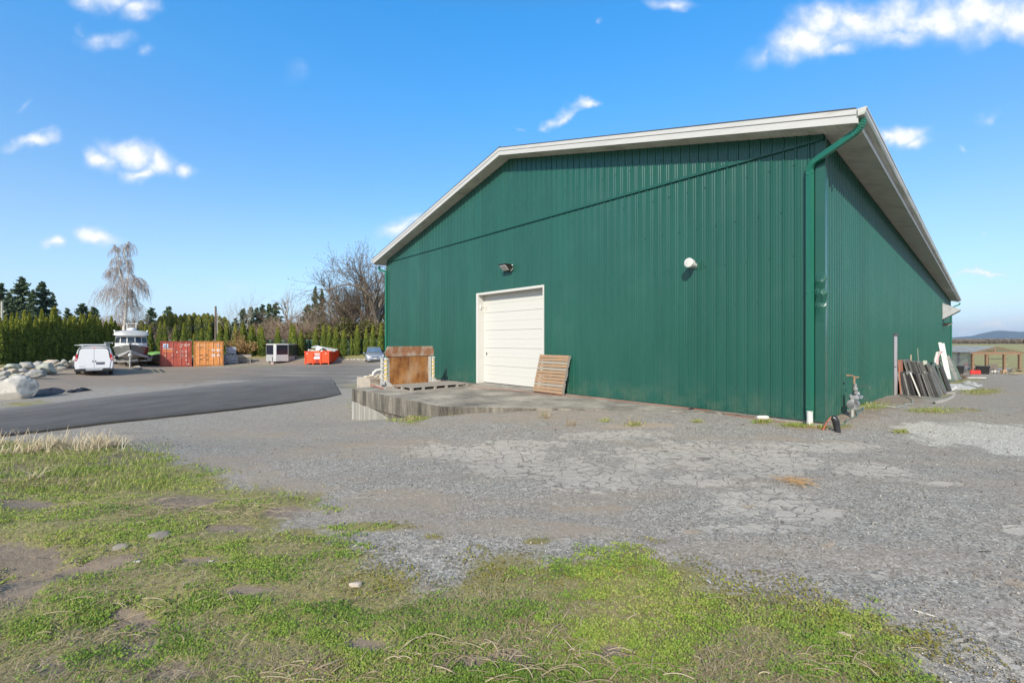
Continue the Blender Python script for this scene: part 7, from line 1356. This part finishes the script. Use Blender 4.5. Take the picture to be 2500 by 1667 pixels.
# ------------------------------------------------------------------ far woodland, mountains
def woodland(name, x0, x1, Y, hmin, hmax, n, m, label, leaf=1.2, seed=1, slope=0):
    rg = np.random.default_rng(seed); x = rg.uniform(x0, x1, n); y = Y + rg.random(n) * Y * .12 + slope * (x - x0); top = hmin + (hmax - hmin) * vnoise(x / (hmax * 1.3) + seed, y * 0, 3); z0_ = hfun(x, y); z = z0_ + top * rg.random(n) ** .6
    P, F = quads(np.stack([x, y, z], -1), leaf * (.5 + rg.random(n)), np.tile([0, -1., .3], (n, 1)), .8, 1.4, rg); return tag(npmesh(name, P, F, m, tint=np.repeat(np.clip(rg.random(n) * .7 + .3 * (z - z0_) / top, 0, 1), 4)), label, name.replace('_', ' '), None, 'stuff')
BRW = tintmat('brown_wood', [(0, (.07, .055, .04)), (.6, (.16, .125, .09)), (1, (.26, .21, .16))]); MIX = tintmat('mixed_wood', [(0, (.035, .035, .018)), (.6, (.10, .085, .045)), (1, (.17, .14, .085))])
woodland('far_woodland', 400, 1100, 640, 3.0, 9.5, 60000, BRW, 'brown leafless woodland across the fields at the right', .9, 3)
woodland('near_thicket', -150, -12, 84, 2.5, 6.0, 26000, MIX, 'low mixed thicket closing the view behind the yard', .5, 5)
woodland('left_thicket', -150, -70, 70, 3, 5.5, 9000, MIX, 'low thicket beyond the hedge at the far left', .5, 8)
rdg = [(-3200, 40), (0, 60), (1500, 50), (2150, 60), (2280, 60), (2330, 72), (2370, 100), (2400, 140), (2425, 170), (2450, 176), (2480, 160), (2510, 168), (2560, 230), (2700, 260), (3000, 330), (3800, 250), (5200, 100)]
ym = 6500.; nxm = 400; pxs = np.linspace(2200, 5000, nxm); hm = np.interp(pxs, [a for a, _ in rdg], [b_ for _, b_ in rdg]) * .95 + (vnoise(pxs / 22, pxs * 0, 4) - .5) * 22; rows = []
for j in range(24):
    f = j / 23; yy = ym + (f - 1) * 1400; s = f ** 1.1; hh = hm * s * (1 + (0 if f > .98 else .25) * (vnoise(pxs / 30 + j * .3, np.full(nxm, j * .5), 4) - .5)); rows.append(np.stack([(pxs - CX) / FPX * ym, np.full(nxm, yy), hh - 6], -1))
V = np.concatenate(rows); ii = np.arange(24 * nxm).reshape(24, nxm); F = np.stack([ii[:-1, :-1], ii[:-1, 1:], ii[1:, 1:], ii[1:, :-1]], -1).reshape(-1, 4)
tag(npmesh('mountains', V, F, mat('forest_slope', (.03, .05, .06), .95, var=.3, scale=.01), True), 'blue wooded mountains under low cloud at the far right', 'mountains', kind='structure')
# ------------------------------------------------------------------ grass, clover, moss, straw and loose stones near the camera
def scatter(N, y0, y1, pw=2., xw=1.28):
    u_ = nr.random(N); e = 1 - pw; y = (y0 ** e + u_ * (y1 ** e - y0 ** e)) ** (1 / e); x = (nr.random(N) * 2 - 1) * xw * y; return x, y
def gmask(x, y):
    g = [glook(q, x, y) for q in ZG]; m_ = g[0] + (vnoise(x * 2.2 + 3, y * 2.2, 4) - .5) * 1.5 + (vnoise(x * 13, y * 13 + 7, 2) - .5) * .9 - g[4] * 1.5; return m_
LEAF = tintmat('clover_leaves', [(0, (.09, .15, .03)), (.25, (.17, .29, .045)), (.55, (.27, .36, .06)), (.8, (.36, .38, .10)), (1, (.45, .38, .17))], rough=.6, trans=.25)
STR = tintmat('straw', [(0, (.22, .16, .09)), (.5, (.36, .28, .17)), (1, (.55, .45, .30))], rough=.7, trans=.1)
x, y = scatter(1100000, .95, 13, 2.0); m_ = gmask(x, y); pr = np.clip((m_ + .12) * 2.2, 0, 1); pr[:] = pr; cl = vnoise(x * 3.1 + 11, y * 3.1, 3); pt = vnoise(x * 1.6 + 8, y * 3.4 + 2, 4); pr *= np.clip((pt - .36) * 4.5, .10, 1) * np.clip((vnoise(x * 9 + 3, y * 13, 2) - .25) * 2.4, .15, 1) * np.clip(1.25 - (y - 6) / 16, .4, 1); k_ = nr.random(len(x)) < pr; x = x[k_]; y = y[k_]; cl = cl[k_]; m_ = m_[k_]
n = len(x); sz = (.0036 + .0017 * y) * (.7 + .7 * nr.random(n)); hgt = (.003 + .018 * np.clip(cl - .3, 0, .6) / .6) * nr.random(n) * (1 + .05 * y); C = np.stack([x, y, glook(ZFIN, x, y) + .004 + hgt + .01], -1)
P, F = quads(C, sz, np.tile([0, -.25, 1.], (n, 1)), .75, 1.15); tt = np.clip(.50 + .45 * (nr.random(n) - .5) + 1.0 * (vnoise(x * 1.1, y * 1.1 + 50, 3) - .5) + .5 * (hgt / .03 - .4) * .5 + np.where(m_ < .35, .18, 0) - np.clip(cl - .55, 0, 1) * .9, 0, 1)
tag(npmesh('clover', P, F, LEAF, tint=np.repeat(tt, 4)), 'low green clover and weeds covering the foreground', 'clover', None, 'stuff')
def blades(x, y, h, w, lean, m, tint, name, label, cat, z=None, kind='stuff'):
    n = len(x); z = glook(ZFIN, x, y) if z is None else z; a = nr.random(n) * 2 * np.pi; dx = np.cos(a); dy = np.sin(a); px_ = -dy; py_ = dx; B = np.stack([x, y, z], -1); S_ = np.stack([px_, py_, 0 * px_], -1) * w[:, None] / 2; D = np.stack([dx, dy, 0 * dx], -1); up = np.array([0, 0, 1.]); rows = []
    for f, wf in ((0, 1), (.45, .8), (.8, .5), (1, .12)): c = B + D * (lean * h * f ** 1.6)[:, None] + up * (h * np.sqrt(np.maximum(0, 1 - (np.minimum(lean, 1.4) / 1.5) ** 2)) * (f - .25 * f * f * np.minimum(lean, 1.)) + .012)[:, None]; rows += [c - S_ * wf, c + S_ * wf]
    V = np.stack(rows, 1).reshape(-1, 3); b_ = (np.arange(n) * 8)[:, None]; F = np.concatenate([b_ + np.array([[0, 1, 3, 2]]), b_ + np.array([[2, 3, 5, 4]]), b_ + np.array([[4, 5, 7, 6]])], 0); return tag(npmesh(name, V, F, m, tint=np.repeat(tint, 8)), label, cat, None, kind)
BLD = tintmat('grass_blades', [(0, (.14, .2, .04)), (.5, (.26, .34, .06)), (.8, (.40, .40, .12)), (1, (.56, .47, .28))], rough=.55, trans=.25)
x, y = scatter(190000, .95, 13, 2.); m_ = gmask(x, y); k_ = nr.random(len(x)) < np.clip((m_ - .05) * 1.5, 0, 1) * np.clip((vnoise(x * 1.6 + 8, y * 3.4 + 2, 4) - .38) * 4, .08, 1); x = x[k_]; y = y[k_]; n = len(x)
blades(x, y, (.012 + .020 * nr.random(n)) * (1 + .06 * y), .0012 + .0007 * y, .2 + nr.random(n) * .9, BLD, np.clip(.45 + .5 * (nr.random(n) - .5) + .9 * (vnoise(x * .9 + 5, y * .9, 3) - .5) + .1 * (y > 6), 0, 1), 'grass', 'short grass blades growing through the clover', 'grass')
x, y = scatter(110000, .95, 10, 2.); m_ = gmask(x, y); k_ = nr.random(len(x)) < np.clip((m_ + .2) * 2, 0, 1) * np.clip((.56 - vnoise(x * 1.6 + 8, y * 3.4 + 2, 4)) * 6, .04, 1); x = x[k_]; y = y[k_]; n = len(x)
blades(x, y, (.02 + .03 * nr.random(n)) * (1 + .08 * y), .0011 + .0007 * y, 1.35 + .1 * nr.random(n), STR, nr.random(n), 'thatch', 'short dead thatch lying between the clover', 'dead grass')
# moss on the gravel edge
x, y = scatter(200000, 1., 8, 2.); g = [glook(q, x, y) for q in ZG]; mo = vnoise(x * 2.6 + 70, y * 2.6, 4); k_ = (np.abs(g[0] - .05) < .55) & (nr.random(len(x)) < np.clip((mo - .46) * 6, 0, .9)) & (x > -1.2); x = x[k_]; y = y[k_]; n = len(x)
P, F = quads(np.stack([x, y, glook(ZFIN, x, y) + .012 + .006 * nr.random(n)], -1), (.004 + .0022 * y) * (.7 + .6 * nr.random(n)), np.tile([0, 0, 1.], (n, 1)), .6, 1.); tag(npmesh('moss', P, F, tintmat('moss_green', [(0, (.12, .075, .02)), (.5, (.20, .19, .02)), (1, (.36, .33, .03))]), tint=np.repeat(np.clip((mo[k_] - .4) * 2.0 + .3 * (nr.random(n) - .5), 0, 1), 4)), 'yellow-green moss creeping over the gravel edge', 'moss', None, 'stuff')
# straw: lying stalks at the bottom, tall dead clumps on the left bank
def lying(N, boxes, name, label, ln=(.03, .17), w=.0021):
    V = []; F = []; T_ = []
    for i in range(N):
        bx = boxes[rnd.randrange(len(boxes))]; p_ = G(rnd.gauss(bx[0], bx[2] * .5), min(1690, rnd.gauss(bx[1], bx[3] * .5))); a = rnd.uniform(0, 6.28) if rnd.random() < .5 else rnd.gauss(bx[4], .5); l_ = rnd.uniform(*ln); cv = rnd.gauss(0, .55); x_, y_ = p_.x, p_.y; t_ = rnd.random(); b0 = len(V); zb_ = rnd.uniform(.014, .035); ww = w * rnd.uniform(.4, 1.4)
        for k in range(7):
            z_ = H(x_, y_) + zb_ + .02 * math.sin(k / 6 * 3.14) * (l_ / .2); nx_, ny_ = -math.sin(a), math.cos(a)
            V += [(x_ - nx_ * ww, y_ - ny_ * ww, z_), (x_ + nx_ * ww, y_ + ny_ * ww, z_), (x_, y_, z_ + ww)]; T_ += [t_] * 3; x_ += math.cos(a) * l_ / 6; y_ += math.sin(a) * l_ / 6; a += cv / 6
        for k in range(6):
            c = b0 + k * 3
            for q in ((0, 2), (2, 1)): F.append((c + q[0], c + q[1], c + 3 + q[1], c + 3 + q[0]))
    return tag(npmesh(name, V, F, STR, tint=T_), label, 'straw', None, 'stuff')
lying(620, [(1150, 1650, 520, 50, 0), (1280, 1600, 200, 35, .2), (1010, 1590, 130, 50, .3), (1500, 1640, 250, 40, -.4), (1330, 1545, 80, 50, 1.2), (760, 1650, 120, 40, .4), (2000, 1620, 250, 60, -.6), (600, 1380, 400, 120, .2), (300, 1500, 300, 120, .2), (1650, 1500, 250, 60, .3)], 'straw', 'dry straw stalks lying over the clover in the foreground')
lying(1100, [(130, 1105, 170, 18, .1), (60, 1135, 90, 22, .2), (150, 1180, 90, 10, .2), (300, 1240, 200, 40, .1), (560, 1250, 150, 30, 0), (40, 1180, 60, 10, .3)], 'dead_grass', 'matted straw coloured grass on the left bank', (.05, .2), .0019)
xs_ = []; ys_ = []
for (px, py, rx_, ry_, N_) in ((140, 1092, 30, 8, 260), (255, 1092, 22, 7, 330), (60, 1105, 40, 10, 160), (140, 1078, 10, 5, 160), (85, 1175, 12, 4, 40), (15, 1083, 14, 6, 60), (200, 1100, 120, 10, 240), (230, 1082, 12, 4, 120)):
    c = G(px, py); ex = abs(G(px + rx_, py).x - c.x); ey = abs(G(px, py + ry_).y - G(px, py - ry_).y) / 2; xs_.append(c.x + nr.normal(size=N_) * ex * .6); ys_.append(c.y + nr.normal(size=N_) * ey * .7)
x = np.concatenate(xs_); y = np.concatenate(ys_); n = len(x); blades(x, y, .10 + .26 * nr.random(n), np.full(n, .009), .3 + 1.1 * nr.random(n), tintmat('pale_straw', [(0, (.4, .3, .17)), (.5, (.62, .50, .32)), (1, (.82, .72, .52))], trans=.2), np.clip(nr.random(n) * .8 + .25, 0, 1), 'dry_grass', 'clumps of tall dead grass on the left bank', 'dry grass')
bb = [G(rnd.uniform(-20, 420), rnd.uniform(1084, 1200)) for _ in range(5200)]; x = np.array([q.x for q in bb]) + nr.normal(size=5200) * .05; y = np.array([q.y for q in bb]) + nr.normal(size=5200) * .1; blades(x, y, .03 + .06 * nr.random(5200), np.full(5200, .008), .3 + .8 * nr.random(5200), BLD, np.clip(nr.random(5200) * .9, 0, 1), 'bank_grass', 'longer green grass tufts on the left bank', 'grass')
# tufts by the slab, the wall, the side door
tf = []
for (px, py, rx_, ry_, N_) in ((1010, 1022, 28, 5, 260), (960, 1028, 25, 4, 140), (1075, 1012, 35, 4, 260), (1195, 997, 22, 3, 120), (1330, 1012, 10, 3, 20), (1480, 1028, 16, 3, 90), (1550, 1038, 25, 4, 130), (1860, 1032, 25, 3, 220), (1945, 1041, 45, 4, 420), (2010, 1046, 14, 4, 120), (2110, 990, 70, 10, 500), (2170, 963, 8, 4, 60), (2200, 1055, 20, 4, 160), (870, 985, 20, 25, 200), (955, 1001, 20, 4, 120), (885, 960, 20, 12, 160), (2290, 1002, 60, 8, 250), (2330, 930, 50, 6, 300), (2380, 955, 60, 7, 400), (1700, 1030, 16, 3, 60), (942, 1012, 8, 3, 60)):
    for _ in range(N_): tf.append(G(px + rnd.gauss(0, rx_ * .5), py + rnd.gauss(0, ry_ * .5)))
x = np.array([q.x for q in tf]); y = np.array([q.y for q in tf]); n = len(x); blades(x, y, .03 + .07 * nr.random(n) * (y < 30), .004 + .0006 * y, .2 + .9 * nr.random(n), BLD, np.clip(.2 + nr.random(n) * .8, 0, 1), 'weed_tufts', 'tufts of weeds around the slab, wall foot and gravel', 'weeds')
tf = [G(px + rnd.gauss(0, 9), py) for px, py in ((1330, 1020), (1395, 1038), (1220, 996), (1545, 1036), (2172, 958), (2168, 962), (1000, 1026)) for _ in range(60)]; x = np.array([q.x for q in tf]); y = np.array([q.y for q in tf]); n = len(x); blades(x, y, .06 + .16 * nr.random(n), np.full(n, .006), .2 + .7 * nr.random(n), STR, nr.random(n), 'dry_stalks', 'dry straw tufts on the gravel near the wall', 'dry grass')
lying(70, [(1925, 1176, 26, 6, -.4), (1950, 1182, 20, 5, -.3)], 'pine_needles', 'small orange heap of dead twigs on the cracked asphalt', (.08, .25), .0022).data.materials[0] = mat('orange_straw', (.42, .25, .10), .8, var=.2)
# loose stones
x, y = scatter(150000, .95, 12, 2.2); g = [glook(q, x, y) for q in ZG]; k_ = (g[0] < .35) & (g[1] < .35); k_ &= nr.random(len(x)) < np.clip(.35 + (vnoise(x * 2, y * 2, 3) - .45) * 2, .08, 1) * np.where(g[0] > 0, .35, 1) * (1 - .5 * g[5]); x = x[k_]; y = y[k_]; n = len(x); s = (.003 + .0012 * y) * (.5 + nr.random(n) ** 4 * 1.5)
oc = np.array([[1, 0, 0], [-.5, .85, 0], [-.5, -.85, 0], [0, 0, 1], [0, 0, -.6]]); fo = np.array([[0, 1, 3], [1, 2, 3], [2, 0, 3], [1, 0, 4], [2, 1, 4], [0, 2, 4]])
jit = 1 + .5 * (nr.random((n, 5, 3)) - .5); V = oc[None] * jit * (s[:, None] * np.array([1, 1, .62]))[:, None, :]; an = nr.random(n) * 6.283; ca = np.cos(an)[:, None]; sa = np.sin(an)[:, None]; V = np.stack([V[..., 0] * ca - V[..., 1] * sa, V[..., 0] * sa + V[..., 1] * ca, V[..., 2]], -1) + np.stack([x, y, glook(ZFIN, x, y) + s * .25], -1)[:, None, :]
F = (np.arange(n) * 5)[:, None, None] + fo[None]; tag(npmesh('loose_gravel', V.reshape(-1, 3), F.reshape(-1, 3), tintmat('gravel_stones', [(0, (.10, .09, .075)), (.5, (.29, .265, .225)), (.9, (.42, .385, .33)), (1, (.60, .56, .48))], rough=.85), tint=np.repeat(nr.random(n), 5)), 'loose gravel stones over the driveway', 'gravel', None, 'stuff')
# a few white bits of litter
for px, py, l_, w_, a, lb, m2 in ((578, 1373, .085, .008, .15, 'white splinter of wood on the grass', WHT), (515, 1374, .03, .012, 0, 'small white chip left of the white splinter', WHT), (870, 1335, .04, .012, 1.3, 'white chip at the gravel edge', WHT), (1730, 1424, .04, .01, 1.8, 'tiny white scrap standing on the moss', WHT), (2255, 1502, .12, .004, -.6, 'thin white stick on the dark gravel', STR), (1000, 1205, .0, 0, 0, '', None), (335, 1375, .04, .015, .2, 'white flake in the grass at left', WHT), (2405, 1350, .1, .004, 0, 'thin dark stick on the gravel at right', mat('dark_stick', (.05, .04, .03), .9))):
    if not lb: continue
    p_ = G(px, py); o = MB().obox((0, 0, .006), (l_, w_, .005), (0, .05, 0)).build('litter', m2 if m2 is not STR else WHT, None, False, p_ + Vector((0, 0, .012))); o.rotation_euler = (0, 0, a); tag(o, lb, 'litter')

# ------------------------------------------------------------------ air: pale haze between the yard and the mountains
hm_ = bpy.data.materials.new('haze_air'); hm_.use_nodes = True; t = hm_.node_tree; t.nodes.remove(t.nodes['Principled BSDF']); pv = t.nodes.new('ShaderNodeVolumePrincipled'); pv.inputs['Density'].default_value = HAZE; pv.inputs['Color'].default_value = (.72, .86, 1, 1); pv.inputs['Anisotropy'].default_value = .2
t.links.new(pv.outputs[0], t.nodes['Material Output'].inputs['Volume']); tag(MB().box((-9500, -3500, -60), (19000, 12500, 340)).build('haze', hm_), 'thin pale haze over the distant mountains', 'haze', None, 'stuff')
